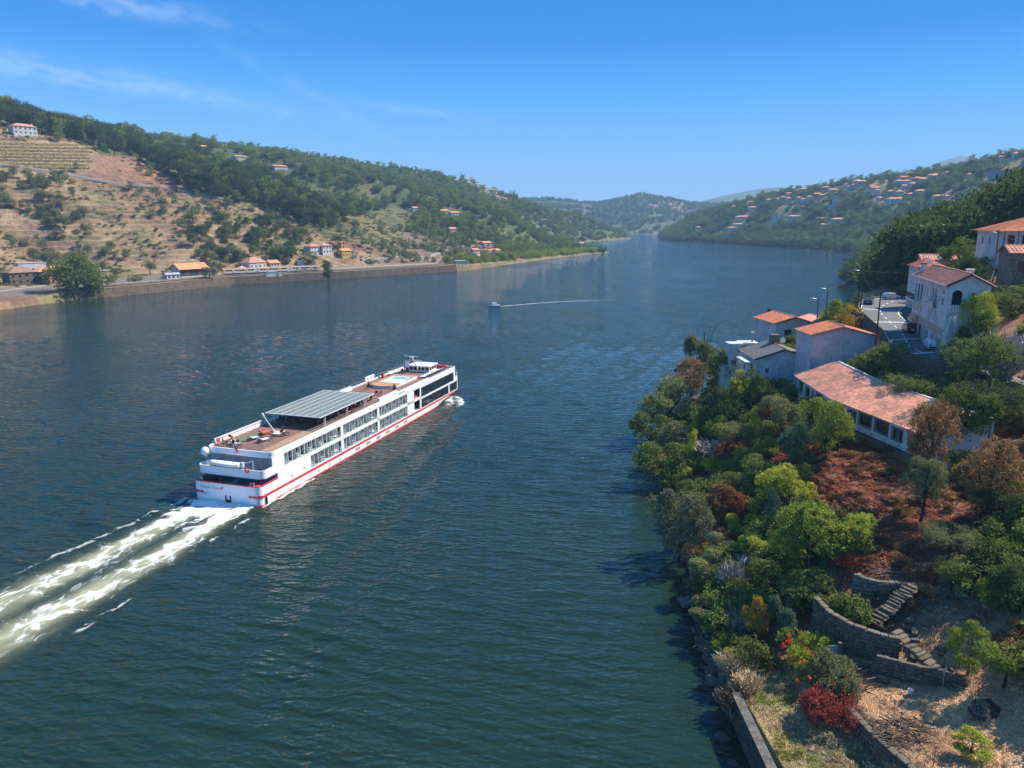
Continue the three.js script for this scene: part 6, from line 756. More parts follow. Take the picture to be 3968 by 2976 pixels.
  for (const [x, y, w, h, rm, l] of [[1025, 553, -15, 6, B.oldroof, 'brown gabled house at the left end of the riverside hamlet'], [1046, 552, -22, 5, B.terra, 'widest orange-roofed house of the riverside hamlet'], [1068, 551, -18, 5, B.terra, 'white fronted house at the right end of the riverside hamlet'], [1048, 533, -20, 4.4, B.terra, 'orange-roofed house on the bare earth above the hamlet'], [1030, 560, -14, 3, B.oldroof, 'low white annex at the foot of the hamlet']]) farHouse(x, y, w, 0, h, 'gable', 1.6, B.white, rm, .8, l, W);
  farHouse(994, 571, 9, 5, 2.8, 'flat', 0, B.white, mat(.45, .62, .64, .6), .4, 'pale blue-roofed riverside pavilion among shore bushes', null, { win: 0 });

  // right hillside
  const R = 'houses of the right hillside village', z5 = (x, y, w) => [(2300 + x / 2.011) / 1.794, (700 + y / 2.011) / 1.794, w / 2.011 / 1.794], z6 = (x, y, w) => [(3300 + x / 3.311) / 1.794, (500 + y / 3.311) / 1.794, w / 3.311 / 1.794];
  const big = [[z5(1170, 300, 140), 4.6, 'long orange-roofed building low on the right hillside'], [z5(1130, 355, 66), 4, 'orange roof just below the long building on the right hillside'], [z5(1085, 388, 62), 5, 'lowest bright orange roof near the right shore'], [z5(1245, 224, 60), 4, 'single orange roof above the long building'], [z5(1575, 300, 90), 5, 'orange-roofed villa right of the white flats'], [z5(1915, 325, 95), 5, 'pale villa with broad orange roof by the right wood'], [z5(1770, 310, 50), 3.6, 'small orange roof left of the broad-roofed villa'], [z6(585, 955, 190), 7, 'big white house with wide orange roof and verandas'], [z6(790, 880, 118), 5.5, 'tan gabled house right of the big white house'], [z6(1160, 915, 175), 6, 'white two-storey house with long orange roof by the dark trees'], [z6(630, 835, 85), 4, 'orange roof directly above the big white house'], [z6(810, 730, 95), 4, 'hipped orange roof in the middle of the right village'], [z6(900, 825, 120), 4, 'low orange-roofed farm above the tan gabled house'], [z6(620, 715, 84), 6, 'pale house with orange roof at the left of the village row'], [z6(720, 715, 92), 6, 'white house with orange roof second in the village row'], [z6(785, 610, 125), 6, 'large white house with orange roof topping the village']];
  for (const [[x, y, w], h, l] of big) farHouse(x, y, -w, 0, h, 'hip', 1.8, l.startsWith('tan') ? B.cream : B.white, B.terra, -.45, l, R);
  farHouse(...z5(1455, 305, 0).slice(0, 2), 26, 9, 6.4, 'flat', 0, B.white, B.flatroof, -.4, 'white terraced flats low on the right hillside', R); farHouse(...z5(1400, 335, 0).slice(0, 2), 22, 8, 4, 'flat', 0, B.white, B.flatroof, -.4, 'lower white terraced block under the flats', R); farHouse(...z5(1888, 195, 0).slice(0, 2), 9, 9, 12, 'flat', 0, B.white, B.flatroof, -.4, 'tall white tower-like house on the right hillside', R); farHouse(...z5(1850, 215, 0).slice(0, 2), 8, 8, 6, 'flat', 0, B.white, B.flatroof, -.4, 'smaller white block beside the tower-like house', R); farHouse(...z6(1990, 600, 0).slice(0, 2), 34, 16, 7, 'flat', 0, B.grey, B.flatroof, -.3, 'grey warehouse high on the right slope', R, { win: 0 });
  const sm = [z5(1025, 218, 30), z5(1095, 218, 22), z5(835, 248, 22), z5(790, 340, 16), z5(820, 384, 38), z5(1790, 358, 30), z5(1430, 162, 50), z5(1480, 156, 46), z5(1530, 155, 46), z5(1610, 157, 40), z5(1645, 160, 40), z5(1690, 146, 42), z5(1745, 131, 42), z5(1782, 131, 30), z5(1525, 122, 42), z5(1600, 92, 46), z5(1635, 86, 50), z5(1820, 80, 60), z5(1870, 90, 46), z5(2000, 72, 40), z5(2050, 48, 60), z5(2092, 28, 50), z5(2175, 70, 40), z5(1975, 33, 36), z5(940, 236, 20), z5(965, 244, 24), z5(1365, 167, 26), z5(1240, 190, 44), z5(1210, 190, 30), z6(85, 705, 90), z6(60, 738, 64), z6(215, 578, 80), z6(215, 640, 64), z6(300, 785, 100), z6(335, 830, 50), z6(465, 600, 44), z6(690, 655, 110), z6(860, 680, 110), z6(935, 672, 90), z6(685, 775, 64), z6(1100, 610, 84), z6(1020, 630, 56), z6(1065, 650, 60), z6(1230, 588, 60), z6(1500, 460, 50), z6(1670, 352, 44), z6(1750, 348, 60), z6(1680, 402, 60), z6(1760, 418, 50), z6(2115, 340, 60), z6(1520, 612, 44), z6(1880, 750, 70), z6(500, 850, 60), z6(370, 915, 34), z6(1935, 360, 30)];
  sm.forEach(([x, y, w], i) => farHouse(x, y, -Math.max(w, 8), 0, 3.6 + (i * 7 % 5) * .7, i % 3 ? 'hip' : 'gable', 1.6, i % 5 === 2 ? B.cream : B.white, i % 4 === 3 ? B.oldroof : B.terra, -.5 + (i * 13 % 10) * .08, 'small orange-roofed white house in the right hillside village', R));
  // distant cluster
  const r = rng(8); for (let k = 0; k < 26; k++) { const x = (2300 + (430 + 300 * r()) / 2.011) / 1.794, y = (700 + (172 + 60 * r()) / 2.011) / 1.794; farHouse(x, y, 12 + 6 * r(), 9, 5, 'hip', 1.6, B.white, k % 3 ? B.terra : B.oldroof, r(), 'tiny pale house of the distant village at the valley end', 'houses of the distant village', { win: 0 }); }
}
// --- embankment wall, railway and train
{
  const path = []; for (let F = 398; F <= 632; F += 3) path.push([shore(LROWS, F) + .6, F]);
  const pos = [], uv = [], idx = []; let s = 0; const ny = 6; path.forEach(([X, F], i) => { if (i) s += Math.hypot(X - path[i - 1][0], F - path[i - 1][1]); for (let j = 0; j <= ny; j++) { const t = j / ny, y = -1 + t * 6.05; pos.push(X - t * 1.0 + .5 * (vn(i * 1.3, j * 1.7) - .5) * (j < ny ? 1 : .2), y + (j === ny ? .3 * (vn(i / 2, 3) - .5) : 0), -F); uv.push(s / 14, y / 14); } }); for (let i = 0; i < path.length - 1; i++) for (let j = 0; j < ny; j++) { const a = i * (ny + 1) + j; idx.push(a, a + ny + 1, a + 1, a + 1, a + ny + 1, a + ny + 2); }
  const g = flat(pos, idx); g.setAttribute('uv', new THREE.Float32BufferAttribute(uv, 2)); single('embankment_wall', g, mat(.30, .235, .185, .95, { map: rubbleTex }), 'long brown-grey stone embankment wall below the railway', 'wall');
  const bal = [], bx = []; const off = d => path.map(([X, F], i) => { const a = path[Math.max(0, i - 1)], b = path[Math.min(path.length - 1, i + 1)], dx = b[0] - a[0], df = b[1] - a[1], l = Math.hypot(dx, df); return [X - df / l * d, F + dx / l * d]; }); const o1 = off(7), o2 = off(18);
  path.forEach((_, i) => { for (const q of [o1[i], o2[i]]) bal.push(q[0], Math.max(5.35, HL(q[0], q[1])) + .12, -q[1]); if (i < path.length - 1) { const a = i * 2; bx.push(a, a + 2, a + 1, a + 1, a + 2, a + 3); } }); tag(single('railway_track', flat(bal, bx), mat(.25, .21, .18, .95)), null, null, null, 'structure');
  const tr = scene.getObjectByName('railway_track'); for (const d of [8.6, 10, 13.4, 14.9]) part(tr, 'rail', tube(off(d).map(q => V3(q[0], Math.max(5.35, HL(q[0], q[1])) + .25, -q[1])), .09, .09, 4), mat(.17, .12, .095, .9));
  const pl = off(20), ph = off(23), pp = [], px = []; path.forEach((_, i) => { const y = 6.2; pp.push(pl[i][0], 5.2, -pl[i][1], pl[i][0], y, -pl[i][1], ph[i][0], y, -ph[i][1]); if (i < path.length - 1 && path[i][1] > 470) for (let k = 0; k < 2; k++) { const a = i * 3 + k; px.push(a, a + 3, a + 1, a + 1, a + 3, a + 4); } }); tag(single('station_platform', flat(pp, px), mat(.26, .22, .19, .9)), null, null, null, 'structure');
  // train of three cars
  const A = [-189.6, 508], Bq = [-136.8, 550], dx = Bq[0] - A[0], df = Bq[1] - A[1], L = Math.hypot(dx, df), ux = dx / L, uf = df / L, cl = 22.6, ty = mat(.80, .36, .03, .5), tw = mat(.62, .6, .55, .5), tg = mat(.3, .3, .29, .7), tk = mat(.05, .05, .055, .6);
  ['left-hand end railcar with orange nose, standing at the station', 'middle railcar of the orange and white train', 'graffiti covered right-hand end railcar of the train'].forEach((label, k) => {
    const t = thing('railcar', label, 'train car', 'cars of the station train'), h = cl / 2 - .2; const b = new RoundedBoxGeometry(cl - .4, 2.7, 2.9, 2, .18); b.translate(0, 2.2, 0); part(t, 'body', b, tw); const rf = new RoundedBoxGeometry(cl - .5, .5, 2.6, 2, .2); rf.translate(0, 3.65, 0); part(t, 'roof', rf, tg);
    part(t, 'cantrail_band', merge([box(-h, h, 3.05, 3.4, 1.46, 1.49)]), ty); if (k !== 1) { const e = k ? 1 : -1; const n = new RoundedBoxGeometry(1.6, 2.9, 2.98, 2, .25); n.translate(e * (h - .6), 2.15, 0); const c = part(t, 'cab', n, ty); part(c, 'windscreen', box(e * (h + .22) - .03, e * (h + .22) + .03, 2.4, 3.2, -1.1, 1.1), B.glass); }
    for (let w = 0; w < 9; w++) if (w !== 2 && w !== 6) part(t, 'window', box(-9.3 + w * 2.1, -9.3 + w * 2.1 + 1.7, 2.25, 3.0, 1.455, 1.5), B.glass); for (const x of [-5, 3.4]) part(t, 'door', box(x, x + 1.3, 1.05, 3.05, 1.45, 1.5), ty); part(t, 'underframe', merge([box(-h + 1, h - 1, .45, .9, -1.2, 1.2), ...[-7.5, 7.5].flatMap(x => [-1, 1].map(z => { const c = new THREE.CylinderGeometry(.45, .45, 1.6, 10); c.rotateX(Math.PI / 2); c.translate(x + z * 1.1, .45, 0); return c; }))]), tk);
    if (k === 2) { const q = rng(3), cs = [M.grey, M.towel, M.red, tk]; for (let i = 0; i < 9; i++) { const x = -8 + i * 1.9 + q(), y = 1.2 + q() * .3; part(t, 'graffiti', merge([bar([x, y, 1.52], [x + .6, y + .9, 1.52], .1, 4), bar([x + .6, y + .9, 1.52], [x + 1.1, y, 1.52], .1, 4), bar([x + 1.1, y, 1.52], [x + 1.5, y + .8, 1.52], .08, 4)]), cs[i % 4]); } }
    const c = (k - 1) * (cl + .3) + L / 2; t.position.copy(P(A[0] + ux * c, 5.55, A[1] + uf * c)); t.rotation.y = Math.atan2(uf, ux);
  });
  keepClear.push([-170, 520, 30], [-150, 540, 30]);
  const wb = onPlane(584, 597, 5.2), hut = thing('equipment_cabin', 'white rendered cabin on the embankment below the train', 'cabin'); part(hut, 'wall', box(-3.2, 3.2, 0, 2.9, -1.2, 1.2), B.white); part(hut, 'roof', box(-3.4, 3.4, 2.9, 3.1, -1.4, 1.4), B.flatroof); hut.position.copy(P(wb[0], 5.0, wb[2])); hut.rotation.y = .7; const hb = thing('equipment_cabin', 'smaller white cabin just right of the larger one below the train', 'cabin'); part(hb, 'wall', box(-1.2, 1.2, 0, 2.2, -1, 1), B.white); part(hb, 'roof', box(-1.3, 1.3, 2.2, 2.35, -1.1, 1.1), B.flatroof); hb.position.copy(P(wb[0] + 5, 5.0, wb[2] + 4)); hb.rotation.y = .7;
  // white parapets and fence along the quay road
  for (const [x0, y0, x1, y1, l] of [[0, 626, 98, 617, 'white picket fence in front of the stone houses'], [205, 614, 345, 606, 'low white wall along the railway yard']]) { const a = onPlane(x0, y0, 6), b = onPlane(x1, y1, 6), t = thing('white_fence', l, 'fence'), n = 26, bars = []; for (let k = 0; k <= n; k++) { const p = V3(lerp(a[0], b[0], k / n), 0, -lerp(a[2], b[2], k / n)); p.y = HL(p.x, -p.z) - .1; part(t, 'picket', bar(p, p.clone().setY(p.y + 1.4), .14, 4), B.white); if (k < n) { const q = V3(lerp(a[0], b[0], (k + 1) / n), 0, -lerp(a[2], b[2], (k + 1) / n)); q.y = HL(q.x, -q.z) - .1; bars.push(bar(p.clone().setY(p.y + .9), q.clone().setY(q.y + .9), .16, 4)); } } part(t, 'rail', merge(bars), B.white); }
}
// --- hillside lane on the left
function lane(name, pts, w, m, lift = .35) { const p = [], x = [], c = []; for (let i = 0; i < pts.length - 1; i++) for (let k = 0; k < 10; k++) c.push(hit(lerp(pts[i][0], pts[i + 1][0], k / 10), lerp(pts[i][1], pts[i + 1][1], k / 10), 200)); const sm = c.map((v, i) => { const a = [0, 0, 0]; let n = 0; for (let k = -4; k <= 4; k++) { const q = c[i + k]; if (q) { a[0] += q[0]; a[1] += q[1]; a[2] += q[2]; n++; } } return a.map(v => v / n); }); sm.forEach((q, i) => { const a = sm[Math.max(0, i - 1)], b = sm[Math.min(sm.length - 1, i + 1)], dx = b[0] - a[0], df = b[2] - a[2], l = Math.hypot(dx, df) || 1; for (const [e, y] of [[-w / 2 - .3, -2.2], [-w / 2, lift], [w / 2, lift]]) p.push(q[0] - df / l * e, q[1] + y + .3, -(q[2] + dx / l * e)); if (i < sm.length - 1) for (let k = 0; k < 2; k++) { const o = i * 3 + k; x.push(o, o + 1, o + 3, o + 1, o + 4, o + 3); } }); return tag(single(name, flat(p, x), m), null, null, null, 'structure'); }
lane('hillside_road', [[-60, 346], [60, 362], [130, 374], [205, 387], [270, 397], [330, 402], [400, 413], [470, 426], [530, 440]], 4, mat(.22, .205, .19, .9, { map: plasterTex }));
lane('hillside_road', [[878, 566], [930, 552], [985, 535], [1005, 530]], 4.5, mat(.24, .22, .2, .9, { map: plasterTex }));
lane('hillside_road', [[760, 562], [850, 556], [900, 551]], 4, mat(.24, .22, .2, .9, { map: plasterTex }));
// --- vine rows
function vineRow(x0, y0, x1, y1, label, group, col, leaf = .55, tall = 1.5) { const r = rng(Math.round(x0 * 7 + y0 * 13)), L = [], n = Math.round(Math.abs(x1 - x0) / 3.2); const o = hit((x0 + x1) / 2, (y0 + y1) / 2, 200); for (let k = 0; k <= n; k++) { const q = hit(lerp(x0, x1, k / n), lerp(y0, y1, k / n), 200); if (Math.abs(q[2] - o[2]) > 90) continue; for (let j = 0; j < 12; j++) { const t = .75 + .5 * r(); L.push([V3(q[0] - o[0] + (r() - .5) * 1.7, q[1] - o[1] + .25 + tall * r(), -(q[2] - o[2]) + (r() - .5) * .8), V3(r() - .5, r() - .2, r() - .5), leaf * (.7 + .7 * r()), leaf * .8, [t * (.9 + .3 * r()), t, t * .9]]); } } const t = thing('vine_row', label, 'vine row', group); part(t, 'foliage', leafGeo(L), LEAF[col]); const g = []; for (let k = 0; k <= n; k += 4) { const q = hit(lerp(x0, x1, k / n), lerp(y0, y1, k / n), 200); g.push(bar([q[0] - o[0], q[1] - o[1] - .3, -(q[2] - o[2])], [q[0] - o[0], q[1] - o[1] + 1.8, -(q[2] - o[2])], .08, 4)); } part(t, 'stakes', merge(g), BARKP); t.position.copy(P(o[0], o[1], o[2])); }
// ---------------------------------------------------------------- plants
function leafGeo(list) { // list of [centre, out direction, length, width, tint]
  const pos = [], col = [], idx = []; let n = 0; const a = V3(), b = V3(), c = V3();
  for (const [p, d, l, w, t, nh] of list) {
    a.copy(d).normalize(); if (nh) b.crossVectors(nh, a).normalize(); else b.set(a.y * .7 + .2, a.z - .3, a.x + .1).cross(a).normalize(); c.crossVectors(a, b);
    const bend = .18 * l;
    pos.push(p.x - a.x * l / 2, p.y - a.y * l / 2, p.z - a.z * l / 2, p.x + b.x * w / 2 + c.x * bend, p.y + b.y * w / 2 + c.y * bend, p.z + b.z * w / 2 + c.z * bend, p.x + a.x * l / 2, p.y + a.y * l / 2, p.z + a.z * l / 2, p.x - b.x * w / 2 + c.x * bend, p.y - b.y * w / 2 + c.y * bend, p.z - b.z * w / 2 + c.z * bend);
    for (let k = 0; k < 4; k++) col.push(...t); idx.push(n, n + 1, n + 2, n, n + 2, n + 3); n += 4;
  }
  const g = new THREE.BufferGeometry(); g.setAttribute('position', new THREE.Float32BufferAttribute(pos, 3)); g.setAttribute('color', new THREE.Float32BufferAttribute(col, 3)); g.setIndex(idx);
  const q = g.toNonIndexed(); q.computeVertexNormals(); return q;
}
// a crown of radius 1 whose foot is at y = 0: clumps of leaves over lobes; every leaf its own slight tint
function crownGeo(seed, shape, n, leaf, opt = {}) {
  const r = rng(seed), rn = () => r() * 2 - 1, list = [], lobes = [], K = opt.lobes ?? 9;
  const sph = () => { for (; ;) { const v = V3(rn(), rn(), rn()); const l = v.length(); if (l > .05 && l <= 1) return v.divideScalar(l); } };
  const ax = .78 + .44 * r(), az = .78 + .44 * r(), ay = .9 + .25 * r();
  for (let k = 0; k < K; k++) {
    const d = sph(), t = (k + .5) / K; if (shape === 'round' || shape === 'airy') { d.x *= ax; d.z *= az; d.y *= ay; }
    if (shape === 'cone') lobes.push([V3(d.x * .5 * (1 - t * .92), .12 + t * 1.75, d.z * .5 * (1 - t * .92)), .5 * (1 - t * .8)]);
    else if (shape === 'column') lobes.push([V3(d.x * .25, .2 + t * 1.7, d.z * .25), .42 * (1 - Math.abs(t - .45) * .8)]);
    else if (shape === 'umbrella') lobes.push([V3(d.x * .62, 1.35 + .28 * d.y, d.z * .62), .32 + .16 * r()]);
    else if (shape === 'low') lobes.push([V3(d.x * .66, .34 + .3 * Math.abs(d.y), d.z * .66), .3 + .2 * r()]);
    else if (shape === 'airy') lobes.push([V3(d.x * .62, 1 + .72 * d.y, d.z * .62), .2 + .14 * r()]);
    else lobes.push([V3(d.x * .6, .9 + .62 * d.y, d.z * .6), .22 + .3 * r()]);
  }
  if (shape === 'round') lobes.push([V3(.1 * rn(), .85, .1 * rn()), .55]);
  const clumps = Math.max(6, Math.round(n / (opt.per ?? 9)));
  for (let c = 0; c < clumps; c++) {
    const L = lobes[Math.floor(r() * lobes.length)], d = sph(); if (d.y < -.35 && r() < .6) d.y = -d.y;
    const p = L[0].clone().addScaledVector(d, L[1] * (.55 + .5 * Math.pow(r(), .6))); if (p.y < .02) p.y = .02 + r() * .12;
    const cs = leaf * (1.0 + r() * 1.1), tone = .72 + .56 * r(), hue = rn() * .12;
    const m = Math.round((opt.per ?? 9) * (.6 + .8 * r()));
    for (let k = 0; k < m; k++) {
      const q = p.clone().add(V3(rn(), rn() * .8, rn()).multiplyScalar(cs)), dir = sph().multiplyScalar(.9).addScaledVector(d, .5); if (opt.droop) dir.y -= opt.droop; dir.y += .1;
      const nh = sph().multiplyScalar(.75).addScaledVector(d, .5); nh.y += .55; const s = leaf * (.7 + .6 * r()), t = tone * (.85 + .3 * r());
      list.push([q, dir, s * (opt.long ?? 1.3), s * (opt.wide ?? .75), [t * (1 + hue + (opt.speck && r() < opt.speck ? 1.1 : 0)), t, t * (1 - hue * .5)], nh]);
    }
  }
  return leafGeo(list);
}
function tube(pts, r0, r1, seg = 6) { const pos = [], idx = []; const up = V3(.3, 1, .2).normalize(); for (let i = 0; i < pts.length; i++) { const d = pts[Math.min(i + 1, pts.length - 1)].clone().sub(pts[Math.max(0, i - 1)]).normalize(), a = V3().crossVectors(d, Math.abs(d.y) > .9 ? V3(1, 0, 0) : up).normalize(), b = V3().crossVectors(d, a), r = lerp(r0, r1, i / (pts.length - 1)); for (let k = 0; k < seg; k++) { const t = k / seg * 6.2832; pos.push(pts[i].x + (a.x * Math.cos(t) + b.x * Math.sin(t)) * r, pts[i].y + (a.y * Math.cos(t) + b.y * Math.sin(t)) * r, pts[i].z + (a.z * Math.cos(t) + b.z * Math.sin(t)) * r); } } for (let i = 0; i < pts.length - 1; i++) for (let k = 0; k < seg; k++) { const a = i * seg + k, b = i * seg + (k + 1) % seg; idx.push(a, b, a + seg, b, b + seg, a + seg); } return flat(pos, idx); }
function trunkGeo(seed, h, r0, limbs, spread = .55, top = 1) { const r = rng(seed), g = []; const bend = V3((r() - .5) * .15, 0, (r() - .5) * .15); g.push(tube([V3(0, -.12, 0), bend.clone().setY(h * .4), bend.clone().multiplyScalar(1.4).setY(h), bend.clone().multiplyScalar(.8).setY(h + top * .7)], r0, r0 * .35)); for (let k = 0; k < limbs; k++) { const a = k / limbs * 6.28 + r(), y0 = h * (.75 + .5 * r()), l = spread * (.7 + .5 * r()); const s = bend.clone().setY(y0); g.push(tube([s, s.clone().add(V3(Math.cos(a) * l * .45, .28, Math.sin(a) * l * .45)), s.clone().add(V3(Math.cos(a) * l, .55 + .3 * r(), Math.sin(a) * l))], r0 * .5, r0 * .12, 5)); } return merge(g.map(x => { x.setAttribute('uv', new THREE.Float32BufferAttribute(new Float32Array(x.attributes.position.count * 2), 2)); return x; })); }
function twigGeo(seed, n, shape) { const r = rng(seed), rn = () => r() * 2 - 1, list = []; for (let k = 0; k < n; k++) { let p = V3(rn() * .12, .02, rn() * .12), d = V3(rn() * .8, .9 + r() * .4, rn() * .8).normalize(); const L = shape === 'reed' ? .62 : .42; const m = shape === 'reed' ? 2 : 4; let w = shape === 'reed' ? .016 : .035; if (shape === 'reed') { p = V3(rn() * .85, r() * .5, rn() * .85); d = V3(rn() * .9 + p.x * .3, .75, rn() * .9 + p.z * .3).normalize(); } for (let s = 0; s < m; s++) { const l = L * (.6 + .7 * r()), t = .75 + .5 * r(), q = p.clone().addScaledVector(d, l / 2); list.push([q, d.clone(), l, w, [t, t, t]]); p = p.clone().addScaledVector(d, l * .92); d.add(V3(rn() * .75, rn() * .45, rn() * .75)).normalize(); w *= .75; } } return leafGeo(list); }
// foliage colours (what the leaves are, not how they are lit)
const LEAF = {}; const leafCol = { pine: [.08, .11, .04], dark: [.105, .15, .038], mid: [.19, .238, .046], fresh: [.29, .335, .045], lime: [.44, .46, .055], olive: [.24, .25, .10], silver: [.27, .29, .15], grey: [.2, .21, .105], brown: [.34, .2, .075], rust: [.42, .14, .06], red: [.36, .075, .05], gold: [.52, .34, .06], straw: [.62, .46, .26], ash: [.36, .32, .29], teal: [.13, .22, .12], willow: [.34, .36, .13], bluegreen: [.10, .165, .11], flower: [.85, .11, .03], white: [.75, .75, .7], pink: [.5, .12, .3] };
for (const k in leafCol) LEAF[k] = new THREE.MeshPhysicalMaterial({ color: lin(...leafCol[k]), vertexColors: true, roughness: .8, specularIntensity: .3, transmission: ['ash', 'straw'].includes(k) ? 0 : .4, thickness: 0, side: THREE.DoubleSide });
const BARK = mat(.12, .09, .065, .95, { map: stoneTex }), BARKP = mat(.22, .19, .16, .95, { map: stoneTex });
// prototypes: kind -> crown geometry by size class, trunk geometry
const SH = {
  round: { shape: 'round', h: .35, tr: .07, limbs: 5 }, tree: { shape: 'round', h: .95, tr: .075, limbs: 6, lift: .55 }, airy: { shape: 'airy', h: .9, tr: .05, limbs: 6, lift: .3 }, cone: { shape: 'cone', h: .3, tr: .06, limbs: 0 }, column: { shape: 'column', h: .5, tr: .06, limbs: 3, lift: .15 }, pine: { shape: 'umbrella', h: 1.5, tr: .055, limbs: 6, lift: .35 }, low: { shape: 'low', h: .2, tr: .04, limbs: 4 }, weep: { shape: 'round', h: .6, tr: .08, limbs: 6, lift: .1 }, bare: { twig: 300 }, reed: { twig: 900 },
};
const geoCache = {};
function plantGeo(kind, size, variant) {
  const key = kind + size + variant; if (geoCache[key]) return geoCache[key]; const s = SH[kind], seed = variant * 71 + kind.length * 13 + kind.charCodeAt(0) * 7 + size * 3;
  if (s.twig) return geoCache[key] = { crown: twigGeo(seed, s.twig, kind), trunk: null };
  // size class: 0 far (coarse clumps), 1 middle, 2 near, 3 near and large
  const n = [300, 780, 4200, 8000][size], leaf = [.20, .135, .069, .048][size] * (kind === 'cone' || kind === 'column' ? .8 : 1);
  const crown = crownGeo(seed, s.shape, n, leaf, { per: [6, 8, 9, 11][size], lobes: kind === 'weep' ? 14 : kind === 'pine' ? 12 : 8 + variant % 3 * 2, droop: kind === 'weep' ? .9 : 0, long: kind === 'weep' ? 2.4 : kind === 'pine' ? 1.2 : 1.45, wide: kind === 'weep' ? .35 : kind === 'pine' ? .5 : .72 });
  if (s.lift) crown.translate(0, s.lift, 0);
  return geoCache[key] = { crown, trunk: trunkGeo(seed + 1, s.h + (s.lift || 0) * .4, s.tr, s.limbs) };
}
function plant(name, label, category, group, kind, size, variant, colour, X, Y, F, r, hk = 1, turn = 0, bark = BARK) {
  const t = thing(name, label, category, group), g = plantGeo(kind, size, variant);
  if (g.trunk) part(t, kind === 'low' || kind === 'round' ? 'stems' : 'trunk', g.trunk, bark);
  part(t, g.trunk ? 'crown' : 'branches', g.crown, LEAF[colour]);
  t.position.copy(P(X, Y, F)); t.scale.set(r, r * hk, r); t.rotation.y = turn; return t;
}

